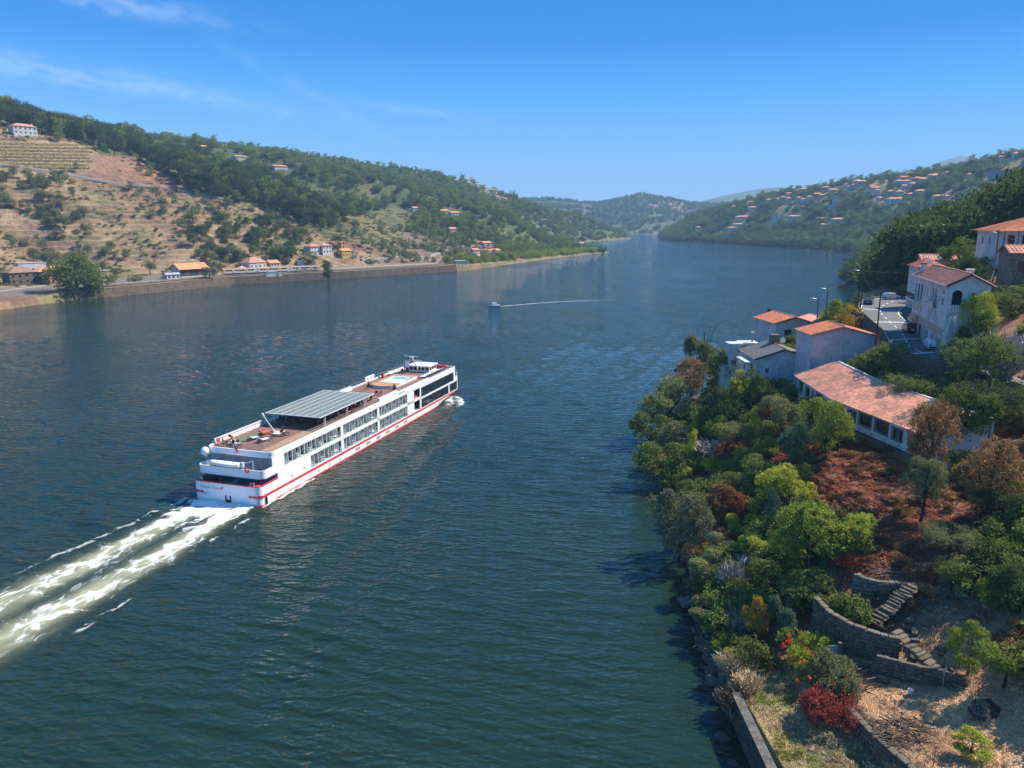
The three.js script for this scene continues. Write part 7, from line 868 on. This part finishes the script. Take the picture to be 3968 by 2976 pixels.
// --- individual trees and bushes of the near bank: place on the photograph (centre and half extents of the crown), kind, colour, description
const NEAR = [
  [1522, 775, 42, 62, 'airy', 3, 'olive', 'tall spiky grey-green tree at the river edge before the white tower'],
  [1500, 822, 46, 40, 'round', 3, 'brown', 'bronze-green bushy tree overhanging the river below the spiky tree'],
  [1558, 812, 44, 44, 'round', 3, 'mid', 'mid-green leafy tree against the white terrace block'],
  [1600, 843, 30, 36, 'tree', 2, 'lime', 'bright yellow-green young tree below the shuttered window'],
  [1640, 852, 42, 44, 'round', 3, 'dark', 'dense dark green tree in front of the white gabled wall'],
  [1578, 888, 46, 44, 'round', 3, 'dark', 'deep green laurel beneath the yellow-green young tree'],
  [1545, 905, 32, 34, 'round', 2, 'dark', 'dark round shrub beside the rusty gate'],
  [1660, 712, 19, 32, 'cone', 2, 'dark', 'small dark cone-shaped cypress beside the orange-roofed cottage'],
  [1450, 892, 56, 52, 'weep', 3, 'willow', 'pale yellow-green willow leaning out over the water'],
  [1408, 936, 42, 40, 'round', 3, 'mid', 'dark green tree under the willow at the waterline'],
  [1470, 955, 40, 36, 'round', 2, 'grey', 'grey-green shrub right below the willow'],
  [1518, 925, 30, 28, 'round', 2, 'fresh', 'fresh green bush next to the pink garden wall'],
  [1560, 935, 34, 30, 'round', 2, 'fresh', 'green bush beside the slate-grey slab'],
  [1435, 1008, 58, 48, 'round', 3, 'mid', 'broad green tree overhanging the bank below the willow'],
  [1492, 985, 22, 40, 'column', 2, 'lime', 'narrow yellow-green tree beside the heap of poles'],
  [1535, 975, 36, 26, 'bare', 2, 'ash', 'grey leafless bush above the brown terrace'],
  [1600, 950, 46, 36, 'round', 3, 'olive', 'olive-green bush below the slate-grey slab'],
  [1630, 935, 20, 34, 'column', 2, 'lime', 'upright yellow-green shrub beside the olive bush'],
  [1605, 985, 52, 22, 'low', 3, 'rust', 'rust-brown spreading thicket above the brown terrace'],
  [1660, 975, 30, 22, 'round', 2, 'fresh', 'bright green bush right of the rust-brown thicket'],
  [1545, 1010, 22, 22, 'round', 2, 'lime', 'small yellow-green bush over the brown terrace'],
  [1640, 1030, 52, 42, 'round', 3, 'mid', 'leafy green bush hanging over the brown terrace'],
  [1690, 915, 50, 44, 'airy', 3, 'olive', 'thin olive tree with reddish creeper left of the long building'],
  [1672, 893, 28, 30, 'bare', 2, 'rust', 'reddish bare creeper shrub at the end of the long building'],
  [1720, 960, 44, 46, 'round', 3, 'teal', 'blue-green bush below the left end of the long building'],
  [1785, 930, 58, 66, 'round', 3, 'fresh', 'large green tree standing before the bend of the long building'],
  [1738, 1020, 34, 34, 'round', 3, 'dark', 'dark green bush at the edge of the shaded slope'],
  [1735, 1035, 14, 22, 'airy', 2, 'lime', 'lone yellow-green sapling on the edge of the shaded slope'],
  [1685, 1035, 40, 34, 'airy', 3, 'lime', 'loose yellow-green shrub above the sunlit earth bank'],
  [1470, 1145, 66, 88, 'round', 3, 'grey', 'big grey-green evergreen oak at the waterline'],
  [1560, 1100, 34, 40, 'airy', 2, 'brown', 'thin brownish bush between the oak and the brown terrace'],
  [1600, 1095, 42, 26, 'low', 3, 'rust', 'rusty bracken mound at the front of the brown terrace'],
  [1605, 1140, 36, 36, 'airy', 3, 'lime', 'yellow-green shrub in front of the bracken mound'],
  [1665, 1135, 28, 56, 'column', 3, 'bluegreen', 'blue-green young cedar among yellow shrubs'],
  [1705, 1068, 56, 46, 'round', 3, 'lime', 'brilliant yellow-green tree beside the sunlit earth bank'],
  [1750, 1190, 78, 88, 'tree', 3, 'fresh', 'largest light green tree in the middle of the near bank'],
  [1745, 1290, 64, 52, 'round', 3, 'mid', 'shaded dark green undergrowth tree beneath the largest light green tree'],
  [1852, 1165, 46, 48, 'tree', 3, 'lime', 'yellow-green fruit tree right of the largest light green tree'],
  [1845, 1215, 30, 26, 'bare', 2, 'rust', 'reddish dead shrub under the yellow-green fruit tree'],
  [1548, 1190, 36, 30, 'airy', 2, 'silver', 'silvery shrub right of the evergreen oak'],
  [1545, 1235, 50, 50, 'airy', 3, 'willow', 'pale yellow-green bush at the water edge below the oak'],
  [1630, 1200, 40, 32, 'airy', 3, 'lime', 'sparse yellowish shrub above the grey dead brush'],
  [1640, 1225, 44, 28, 'bare', 3, 'ash', 'grey tangle of dead brush in the middle of the bank'],
  [1580, 1245, 26, 60, 'bare', 2, 'ash', 'slender nearly leafless tree below the dead brush'],
  [1530, 1330, 46, 42, 'airy', 3, 'olive', 'olive bush overhanging the little concrete jetty'],
  [1560, 1350, 30, 26, 'bare', 2, 'rust', 'rusty dead twigs beside the olive bush at the jetty'],
  [1655, 1250, 34, 28, 'round', 2, 'mid', 'low green bush beside the grey dead brush'],
  [1635, 1345, 34, 56, 'tree', 2, 'gold', 'slim young tree with golden leaves on the dry terrace'],
  [1700, 1335, 42, 66, 'airy', 3, 'teal', 'slim young tree with blue-green leaves on the dry terrace'],
  [1722, 1405, 42, 36, 'tree', 2, 'mid', 'green sapling behind the orange flowering bush'],
  [1600, 1330, 30, 46, 'reed', 2, 'ash', 'grey clump of dried palm fronds on the bank'],
  [1590, 1420, 34, 40, 'reed', 2, 'straw', 'straw-coloured heap of dry canes at the water edge'],
  [1612, 1462, 26, 36, 'reed', 2, 'straw', 'pale fan of dry reeds above the bramble'],
  [1600, 1520, 44, 34, 'bare', 3, 'brown', 'brown leafless bramble beside the broken wall'],
  [1750, 1420, 56, 42, 'low', 3, 'lime', 'orange flowering yellow-green bush on the dry terrace'],
  [1790, 1480, 70, 46, 'low', 3, 'olive', 'wide olive-green shrub below the orange flowering bush'],
  [1800, 1535, 66, 34, 'low', 3, 'red', 'crimson leaved shrub in front of the dry grass terrace'],
  [2055, 1190, 54, 44, 'pine', 3, 'olive', 'pale green young pine above the stone steps'],
  [2060, 1255, 40, 34, 'pine', 3, 'mid', 'shaded lower branches of a young pine by the stone steps'],
  [2095, 1415, 40, 58, 'airy', 3, 'fresh', 'yellow-green lemon tree beside the wire gate'],
  [2180, 1440, 56, 60, 'tree', 3, 'fresh', 'green lemon tree by the dark tarpaulin heap'],
  [2100, 1620, 42, 34, 'airy', 2, 'lime', 'small yellowish bush on the dry grass terrace'],
  [1880, 815, 50, 38, 'low', 3, 'mid', 'green creeper shrub spilling onto the long tiled roof'],
  [1935, 805, 62, 44, 'round', 3, 'mid', 'green tree behind the long building under the road wall'],
  [1850, 792, 34, 18, 'low', 2, 'fresh', 'bright creeper at the upper edge of the long tiled roof'],
  [1990, 865, 60, 40, 'pine', 3, 'mid', 'spreading cedar branches over the right part of the tiled roof'],
  [2025, 955, 50, 105, 'tree', 3, 'brown', 'browning cedar standing before the right end of the long building', 76],
  [2005, 1060, 44, 80, 'tree', 3, 'olive', 'sunlit cedar sprays below the right end of the long building', 72],
  [2150, 1010, 72, 90, 'round', 3, 'brown', 'large brown-tinged tree at the picture edge below the cedars', 70],
  [2140, 905, 70, 60, 'pine', 3, 'pine', 'dark flat-branched cedar behind the brown-tinged tree'],
  [2120, 800, 62, 70, 'pine', 3, 'mid', 'flat-branched cedar over the road side', 94],
  [2185, 760, 60, 80, 'bare', 3, 'ash', 'bare grey dead tree beside the white house', 98],
  [2110, 720, 46, 60, 'round', 3, 'dark', 'ivy covered bank right of the white three-storey house', 104],
  [2125, 640, 36, 34, 'round', 3, 'lime', 'bright lime-green round tree beside the white three-storey house', 106],
  [2050, 700, 16, 26, 'round', 2, 'white', 'white flowering oleander at the corner of the white house', 106],
  [1838, 690, 36, 26, 'round', 3, 'gold', 'orange-tinged round bush beside the road', 147],
  [1815, 660, 30, 20, 'round', 2, 'fresh', 'green shrub at the road railing above the river', 166],
  [2175, 1110, 60, 50, 'round', 3, 'pine', 'dark shaded tree mass at the picture edge above the steps'],
  [2190, 1280, 44, 50, 'round', 3, 'dark', 'dark green shaded tree beside the stone steps'],
  [2190, 660, 46, 40, 'round', 3, 'mid', 'green garden tree below the granite house', 118],
  [2100, 870, 52, 70, 'tree', 3, 'mid', 'dark-trunked cedar leaning over the right end of the tiled roof', 84],
  [2085, 770, 40, 56, 'round', 3, 'teal', 'ivy clad slope between the white house and the cedars', 101],
  [2105, 585, 30, 34, 'round', 3, 'dark', 'dark garden tree left of the granite house', 140],
  [2075, 545, 40, 28, 'round', 3, 'mid', 'green tree behind the low garden wall', 172],
];
const flowersOf = {};
for (let i = 0; i < NEAR.length; i++) {
  const [cx, cy, rx, ry, kind, size, col, label, atFar] = NEAR[i];
  let h = hit(cx, cy + ry * .9, 34);
  let tallY = 0; const k = h[2] / FD, tall = (2 + (SH[kind].lift || 0)), hk0 = clamp(2 * ry * k * 1.22 / ((kind === 'low' ? 1.05 : kind === 'bare' ? 1.9 : kind === 'reed' ? 1.9 : tall) * rx * k * 1.25), .5, 2.2);
  if (atFar) { const top = atF(cx, cy - ry, atFar), k2 = atFar / FD; h = [top[0], HR(top[0], atFar), atFar]; tallY = top[1] - h[1]; }
  const r = rx * h[2] / FD * (kind === 'reed' ? .85 : 1.25), hk = tallY ? clamp(tallY * 1.05 / (tall * r), .6, 3) : hk0;
  const cat = /bush|shrub|thicket|bramble|brush|creeper|bracken|oleander|twigs|ivy/.test(label) ? 'bush' : kind === 'reed' ? 'dry reeds' : 'tree';
  const nm = kind === 'reed' ? 'reed_clump' : cat === 'bush' ? 'bush' : kind === 'pine' || kind === 'cone' ? 'conifer' : 'broadleaf_tree';
  const t = plant(nm, label, cat, null, kind, size, i % 4, col, h[0], h[1] - .08, h[2] + (atFar ? 0 : r * .3), r, hk, i * 1.7, kind === 'airy' ? BARKP : BARK);
  flowersOf[i] = t;
  if (/orange flowering|orange-tinged/.test(label)) { const rr = rng(i), L = []; for (let q = 0; q < 26; q++) { const a = rr() * 6.28, e = .35 + rr() * .6, c = V3(Math.cos(a) * .9 * Math.sqrt(1 - e * e * .6), .25 + e * .62, Math.sin(a) * .9 * Math.sqrt(1 - e * e * .6)); for (let z = 0; z < 9; z++) L.push([c.clone().add(V3(rr() - .5, rr() - .5, rr() - .5).multiplyScalar(.09)), V3(rr() - .5, rr() - .5, rr() - .5), .06, .05, [1, .8 + .4 * rr(), 1]]); } part(t, 'blossoms', leafGeo(L), LEAF.flower); }
}

// --- trees that stand out on the far banks
const OUT = [
  [156, 592, 48, 52, 'round', 1, 'mid', 'tall broad poplar on the quay beside the pink house', 644],
  [202, 602, 30, 44, 'round', 1, 'mid', 'second poplar leaning over the quay wall', 642],
  [707, 588, 17, 24, 'column', 1, 'dark', 'dark upright tree growing out of the embankment wall', 610],
  [452, 590, 17, 16, 'round', 1, 'grey', 'grey-green round tree beside the railway shed', 602],
  [243, 600, 12, 10, 'round', 1, 'fresh', 'young tree between the poplars and the white fence', 612],
  [290, 601, 13, 12, 'round', 1, 'mid', 'clipped round tree on the quay by the railway', 610],
  [523, 570, 12, 10, 'round', 1, 'olive', 'palm-like tuft beside the station house', 580],
  [657, 362, 14, 14, 'tree', 1, 'mid', 'lone umbrella pine high on the left hill', 374],
  [735, 525, 18, 14, 'pine', 1, 'dark', 'umbrella pine behind the twin white houses', 538],
  [620, 540, 26, 20, 'round', 1, 'dark', 'dark tree clump behind the station house', 556],
  [668, 560, 20, 14, 'round', 1, 'olive', 'plane tree beside the station yard', 572],
  [600, 548, 16, 20, 'round', 1, 'mid', 'green tree right above the station roof', 566],
  [1303, 543, 12, 10, 'round', 1, 'dark', 'dark tree at the tip of the left spit', 549],
  [1105, 412, 12, 10, 'round', 1, 'dark', 'round tree crowning the left ridge', 422],
];
for (let i = 0; i < OUT.length; i++) { const [cx, cy, rx, ry, kind, size, col, label, by] = OUT[i], h = hit(cx, by, 200), k = h[2] / FD, r = rx * k * 1.2; plant('broadleaf_tree', label, 'tree', null, kind, i < 3 ? 2 : 1, i % 4, col, h[0], h[1] - .1, h[2] + r * .3, r, clamp((by - cy + ry) * k / ((2 + (SH[kind].lift || 0)) * r), .6, 2), i); }

// --- hillside trees: the ones that show largest singly, the rest as woods
const woods = {}; // key -> list of [matrix, tint]
function wood(key, X, Y, F, r, hk, turn, tint) { (woods[key] ||= []).push([X, Y, F, r, hk, turn, tint]); }
{
  const r = rng(99), cand = [];
  const okHere = (X, F) => !keepClear.some(([x, f, q]) => (X - x) ** 2 + (F - f) ** 2 < q * q);
  // left bank
  for (let k = 0; k < 26000; k++) {
    const F = 350 + 1650 * Math.pow(r(), 1.25), d = 4 + Math.pow(r(), 1.15) * (F > 1000 ? 620 : 460), X = shore(LROWS, F) - d, Y = HL(X, F), [px, py] = seen(X, Y, F), t1 = r(), t2 = r(), t3 = r(), t4 = r();
    if (px < -260 || px > 1500 || !okHere(X, F)) continue;
    const n = fbm(X / 34 + 3, F / 34, 3);
    let p = .06 + .4 * smooth(.48, .62, n), kinds = 'olive', big = 3.3;
    if (inPoly(PLOT.pines, px, py) || (d > 330 && F < 900)) { p = .95; kinds = 'pine'; big = 5.2; } else if (inPoly(PLOT.wood, px, py)) { p = .55 * smooth(.36, .56, n) + .16; kinds = 'wood'; big = 4.6; } else if (inPoly(PLOT.vineyard, px, py)) p = 0; else if (inPoly(PLOT.vines, px, py)) p = .05; else if (inPoly(PLOT.slopeTrees, px, py)) { p = .4; kinds = 'wood'; big = 3.8; } else if (inPoly(PLOT.reeds, px, py)) { p = .4; kinds = 'reedy'; big = 1.8; } else if (inPoly(PLOT.brown, px, py)) p = .03; else if (F > 820) { p = .22 + .5 * smooth(.4, .6, n); kinds = 'wood'; big = 4; }
    if (d < 62 && F < 660) p = d > 46 ? p : 0; if (d < 20 && F > 640 && F < 1010) { p = .9; kinds = 'bank'; big = 3.4; }
    if (t1 > p) continue;
    const s = big * (.6 + .7 * t2), key = kinds === 'pine' ? (t3 < .75 ? 'pine0' : 'tree1') : kinds === 'wood' ? (t3 < .5 ? 'round0' : t3 < .8 ? 'tree1' : 'round2') : kinds === 'reedy' ? 'low3' : kinds === 'bank' ? 'round4' : (t3 < .6 ? 'tree5' : 'round2');
    cand.push([s / F, key, X, Y - .15, F, s, kinds === 'pine' ? .95 + .5 * t4 : .75 + .4 * t4, t4 * 6.28, t2, 'L', kinds]);
  }
  // right bank, beyond the village
  for (let k = 0; k < 26000; k++) {
    const F = 196 + 1750 * Math.pow(r(), 1.3), d = 3 + Math.pow(r(), 1.2) * (F < 500 ? 330 : 480), X = shore(RROWS, F) + d, Y = HR(X, F), [px, py] = seen(X, Y, F), t1 = r(), t2 = r(), t3 = r(), t4 = r();
    if (px < 1000 || px > 2500 || !okHere(X, F) || (F < 480 && px < 1850 + 9 * FD / F)) continue;
    const n = fbm(X / 40 + 13, F / 40, 3); let p = .2 + .7 * smooth(.38, .58, n), big = 5; if (F < 520) { p = .95; big = 6.8; if (F < 250) p *= smooth(.3, .5, n); } if (d < 25 && F > 500) p = .9;
    if (t1 > p) continue; const s = big * (.6 + .75 * t2), key = F < 520 ? (t3 < .8 ? 'round6' : 'round0') : t3 < .42 ? 'round0' : t3 < .62 ? 'tree1' : t3 < .85 ? 'round7' : 'round2';
    cand.push([s / F, key, X, Y - .15, F, s, .75 + .45 * t4, t4 * 6.28, t2, 'R', F < 520 ? 'shore' : 'wood']);
  }
  // far hills
  for (let k = 0; k < 9000; k++) { const F = 2050 + 1500 * r(), a = -.05 + .5 * r(), X = a * F, Y = HF(X, F), t = r(), t2 = r(); if (Y < 1.5 || Y < Math.max(HL(X, F), HR(X, F)) || fbm(X / 90, F / 90, 3) < .42) continue; cand.push([0, t < .6 ? 'round0' : 'round7', X, Y - .2, F, 4 + 5 * t2, .9, t * 6, t2, 'F', 'far']); }
  cand.sort((a, b) => b[0] - a[0]);
  const colOf = { pine0: 'pine', tree1: 'mid', round0: 'dark', round2: 'olive', low3: 'willow', round4: 'fresh', tree5: 'grey', round6: 'dark', round7: 'mid' };
  const kindOf = key => key.slice(0, -1), lab = { Lpine: ['dark pine of the wood along the left hill crest', 'pines on the left hill crest'], Lwood: ['green tree of the mixed wood on the left hillside', 'trees of the left hillside wood'], Lolive: ['small grey-green tree on the dry tan left slope', 'scattered trees on the dry left slope'], Lreedy: ['pale green cane clump on the left slope', 'cane clumps on the left slope'], Lbank: ['bright green bush along the left shore below the village', 'bushes along the left shore'], Rshore: ['dark dense tree on the wooded point beyond the road', 'dark trees on the wooded point'], Rwood: ['green tree among the houses of the right hillside', 'trees on the right hillside'] };
  const count = {};
  for (const c of cand) {
    const [, key, X, Y, F, s, hk, turn, tt, side, kinds] = c, id = side + kinds, lim = { Lpine: 45, Lwood: 60, Lolive: 150, Lreedy: 25, Lbank: 30, Rshore: 90, Rwood: 40 }[id] || 0;
    count[id] = (count[id] || 0) + 1;
    if (count[id] <= lim && lab[id]) { plant(kindOf(key) === 'low' ? 'cane_clump' : kindOf(key) === 'pine' ? 'pine_tree' : 'hillside_tree', id === 'Lolive' && tt > .5 ? 'small yellowish olive-green tree on the dry tan left slope' : lab[id][0], kindOf(key) === 'low' ? 'canes' : 'tree', lab[id][1], kindOf(key), 1, Math.floor(tt * 3.99), id === 'Lolive' && tt > .5 ? 'olive' : colOf[key], X, Y, F, s, hk, turn); }
    else wood(side + key, X, Y, F, s, hk, turn, .75 + .5 * tt);
  }
  const wl = { L: 'dense wood covering the far left hillside', R: 'dense wood covering the right hillside', F: 'woods on the distant hills closing the valley' };
  for (const k in woods) {
    const key = k.slice(1), kind = kindOf(key), L = woods[k], im = new THREE.InstancedMesh(plantGeo(kind, k[0] === 'F' ? 0 : 1, 1).crown, LEAF[colOf[key]], L.length), m4 = new THREE.Matrix4(), q = new THREE.Quaternion(), c = new THREE.Color();
    L.forEach(([X, Y, F, s, hk, turn, t], i) => { q.setFromAxisAngle(V3(0, 1, 0), turn); m4.compose(P(X, Y, F), q, V3(s, s * hk, s)); im.setMatrixAt(i, m4); k[0] === 'R' ? c.setRGB(t * .9, t * 1.0, t * .95) : c.setRGB(t * 1.12, t * 1.12, t * .95); im.setColorAt(i, c); });
    im.name = numbered('woodland'); im.castShadow = im.receiveShadow = true; tag(im, wl[k[0]] + ', ' + { pine: 'pine crowns', tree: 'tall crowns', round: 'rounded crowns', low: 'cane tufts' }[kind] + ' of ' + { pine: 'blackish', mid: 'mid', dark: 'dark', olive: 'olive', willow: 'pale', fresh: 'bright', grey: 'grey' }[colOf[key]] + ' green', 'wood', null, 'stuff'); scene.add(im);
  }
}
{
  const ord = ['topmost', 'second', 'third', 'fourth', 'fifth', 'sixth', 'seventh', 'lowest'];
  for (let k = 0; k < 8; k++) { const y = 315 + k * 7.0; vineRow(-40, y - 3, 190 + (k % 3) * 5, y + 2 - (k > 5 ? 0 : 1), ord[k] + ' green vine row below the white hill farmhouse', 'vine rows below the hill farmhouse', k % 3 ? 'mid' : 'fresh', .7, 1.4); }
  vineRow(60, 297, 185, 309, 'upper vine hedge right under the white hill farmhouse', 'vine rows below the hill farmhouse', 'mid', .6, 1.6); vineRow(-30, 303, 110, 303, 'short vine hedge at the foot of the hill farmhouse', 'vine rows below the hill farmhouse', 'mid', .6, 1.6);
  for (let k = 0; k < 12; k++) { const y = 440 + k * 7.2, x0 = 655 + k * 3 + (k % 2) * 6, x1 = 800 + k * 5; vineRow(x0, y, x1, y + 10, 'thin dry vine terrace row on the left slope above the twin houses', 'dry vine terraces on the left slope', k % 2 ? 'olive' : 'willow', .5, 1.0); }
  for (let k = 0; k < 5; k++) vineRow(560 + k * 8, 366 + k * 8, 690 + k * 22, 376 + k * 9, 'green vine terrace row high on the left slope', 'high vine terraces on the left slope', 'lime', .6, 1.2);
  // rough growth: grass, bracken and weeds that nobody could count
  const tuft = (name, label, list, geo, m) => { const im = new THREE.InstancedMesh(geo, m, list.length), m4 = new THREE.Matrix4(), q = new THREE.Quaternion(), c = new THREE.Color(); list.forEach(([X, Y, F, s, t, hk = 1], i) => { q.setFromAxisAngle(V3(0, 1, 0), t * 37); m4.compose(P(X, Y, F), q, V3(s, s * hk, s)); im.setMatrixAt(i, m4); const k = .7 + .6 * t; c.setRGB(k, k * (.92 + .14 * ((t * 7) % 1)), k * .95); im.setColorAt(i, c); }); im.name = numbered(name); im.castShadow = im.receiveShadow = true; tag(im, label, name.replace('_', ' '), null, 'stuff'); scene.add(im); };
  const grassG = (() => { const r = rng(3), L = []; for (let k = 0; k < 26; k++) { const a = r() * 6.28, u = r(); L.push([V3(Math.cos(a) * u, .22 * r(), Math.sin(a) * u), V3(Math.cos(a) * .7, .55 + r() * .7, Math.sin(a) * .7), .55, .07, [.8 + .4 * r(), .8 + .4 * r(), .8 + .3 * r()]]); } return leafGeo(L); })();
  const fernG = (() => { const r = rng(13), L = []; for (let k = 0; k < 46; k++) { const a = r() * 6.28, u = .9 * Math.sqrt(r()); L.push([V3(Math.cos(a) * u, .12 + .3 * r(), Math.sin(a) * u), V3(Math.cos(a + r()) * .9, .15 + r() * .5, Math.sin(a + r()) * .9), .5, .12, [.7 + .6 * r(), .75 + .5 * r(), .8 + .3 * r()]]); } return leafGeo(L); })();
  const bushG = plantGeo('low', 1, 0).crown, bushG2 = plantGeo('round', 1, 2).crown, twigG = plantGeo('bare', 0, 1).crown;
  const r = rng(1234), dry = [], brk = [], weed = [], shrub = [], lime = [], twig = [], scrubL = [], dryL = [];
  for (let k = 0; k < 24000; k++) { const F = 36 + 160 * Math.pow(r(), 1.35), d = .6 + 60 * Math.pow(r(), 1.1), X = shore(RROWS, F) + d, t = r(), u = r(), v = r(); if (roadNear(X, F) > .02 || keepClear.some(([x, f, q]) => (X - x) ** 2 + (F - f) ** 2 < q * q * .5)) continue; const Y = HR(X, F), n = fbm(X / 6, F / 6, 3);
    if (F < 60 && d > 7 && d < 19) { dry.push([X, Y, F, .22 + .22 * t, u]); continue; }
    if (F < 60 && d < 7) { (n > .5 ? weed : dry).push([X, Y, F, .2 + .3 * t, u]); continue; }
    if (F > 66 && F < 104 && X > 33.5 && X < 48) { (v < .92 ? brk : twig).push([X, Y - .05, F, .55 + .6 * t, u, .55]); continue; }
    if (v < .30) brk.push([X, Y - .05, F, .35 + .5 * t, u, .8]); else if (v < .40) twig.push([X, Y, F, .5 + .6 * t, u, .7]); else if (v < .52) dry.push([X, Y, F, .35 + .3 * t, u]); else if (n > .46 && v < .72) shrub.push([X, Y - .1, F, .7 + 1.1 * t, u]); else if (n > .5 && v < .8) lime.push([X, Y - .1, F, .5 + .7 * t, u]); else if (v > .9) weed.push([X, Y, F, .3 + .4 * t, u]); }
  tuft('dry_grass', 'straw-coloured dry grass over the near terraces', dry, grassG, LEAF.straw); tuft('bracken', 'rust-brown dead bracken on the shaded slope', brk, fernG, LEAF.rust); tuft('weeds', 'low green weeds in the lower garden', weed, grassG, LEAF.fresh); tuft('undergrowth', 'dark green undergrowth between the near trees', shrub, bushG2, LEAF.mid); tuft('undergrowth', 'yellow-green undergrowth between the near trees', lime, bushG2, LEAF.lime); tuft('dead_brush', 'brown leafless brush between the near trees', twig, twigG, LEAF.brown);
  for (let k = 0; k < 16000; k++) { const F = 380 + 560 * r(), d = 50 + 330 * r(), X = shore(LROWS, F) - d, Y = HL(X, F), t = r(), u = r(), [px, py] = seen(X, Y, F); if (px < -150 || px > 1100 || inPoly(PLOT.vineyard, px, py) || inPoly(PLOT.pines, px, py)) continue; const n = fbm(X / 14 + 7, F / 14, 3); if (n > .55) scrubL.push([X, Y - .1, F, .7 + 1.0 * t, u, .7]); else if (u < .35) dryL.push([X, Y, F, .9 + .8 * t, u, .8]); }
  tuft('scrub', 'grey-green scrub dotted over the dry left slope', scrubL, plantGeo('low', 0, 2).crown, LEAF.olive); tuft('dry_grass', 'tall straw grass over the dry left slope', dryL, grassG, LEAF.straw);
}
// ---------------------------------------------------------------- small boat and buoy on the river
{
  const bt = thing('motor_boat', 'small white motorboat crossing the river beyond the ship', 'boat'), b = onPlane(1068, 663, 0), e = onPlane(1335, 651, 0), dx = b[0] - e[0], df = b[2] - e[2], n = 14, pts = [], idx = []; for (let i = 0; i <= n; i++) { const t = i / n, x = lerp(-3.2, 3.2, t), w = 1.15 * Math.pow(Math.max(0, 1 - Math.pow(Math.max(0, t - .35) / .65, 2.2)), .8); pts.push(x, -.3, 0, x, .75 + .3 * t, w, x, .75 + .3 * t, -w); } for (let i = 0; i < n; i++) { const a = i * 3; for (const [p, q] of [[0, 1], [1, 2], [2, 0]]) idx.push(a + p, a + q, a + 3 + p, a + q, a + 3 + q, a + 3 + p); } idx.push(0, 1, 2); part(bt, 'hull', flat(pts, idx), M.white); part(bt, 'cabin', new RoundedBoxGeometry(2.2, 1.0, 1.5, 2, .2).translate(.3, 1.4, 0), M.white); part(bt, 'windscreen', box(1.3, 1.45, 1.2, 1.75, -.6, .6), B.glass); part(bt, 'outboard_motor', box(-3.6, -3.2, .1, 1.3, -.25, .25), M.dark); bt.position.copy(P(b[0], .1, b[2])); bt.rotation.y = Math.atan2(df, dx);
  // thin foam line behind it
  const L = Math.hypot(dx, df), W = 1024, Hh = 64, d = new Uint8Array(W * Hh * 4); for (let j = 0; j < Hh; j++) for (let i = 0; i < W; i++) { const t = (i + .5) / W, o = ((j + .5) / Hh - .5) * 2, c = .12 + t * .5, w = .10 + .25 * t, m = Math.exp(-(((Math.abs(o) - c * .6) / w) ** 2)) * (1 - .85 * t) + Math.exp(-((o / .14) ** 2)) * Math.exp(-t * 12); const k = (j * W + i) * 4; d[k] = d[k + 1] = d[k + 2] = 235; d[k + 3] = 255 * clamp(m * smooth(.25, .9, ridge(i / 14, j / 9, 4)) * .62) * smooth(1, .7, t); } const tx = new THREE.DataTexture(d, W, Hh); tx.colorSpace = THREE.SRGBColorSpace; tx.magFilter = THREE.LinearFilter; tx.needsUpdate = true;
  const g = new THREE.PlaneGeometry(L, 9, 90, 6); g.rotateX(-Math.PI / 2); g.translate(-L / 2 - 2, 0, 0); g.rotateY(Math.atan2(df, dx)); g.translate(b[0], 0, -b[2]); const p = g.attributes.position, uv = g.attributes.uv; for (let i = 0; i < p.count; i++) { { const q = uv.getX(i); p.setZ(i, p.getZ(i) - 10 * Math.sin((1 - q) * 2.6)); } p.setY(i, waterY(p.getX(i), -p.getZ(i)) + .08); uv.setX(i, 1 - uv.getX(i)); } g.computeVertexNormals(); single('wake_foam', g, new THREE.MeshStandardMaterial({ map: tx, transparent: true, roughness: .6, side: THREE.DoubleSide }), 'thin white wake trailing the small motorboat', 'foam', null, 'stuff');
  const by = thing('buoy', 'red and white mooring buoy off the left quay', 'buoy'), q = onPlane(232, 636, 0); const s1 = new THREE.SphereGeometry(.9, 14, 10, 0, 6.29, 0, 1.57), s2 = new THREE.SphereGeometry(.9, 14, 10, 0, 6.29, 1.57, 1.57); part(by, 'top', s1, M.red); part(by, 'bottom', s2, M.towel); by.position.copy(P(q[0], .3, q[2]));
}
renderer.render(scene, camera);
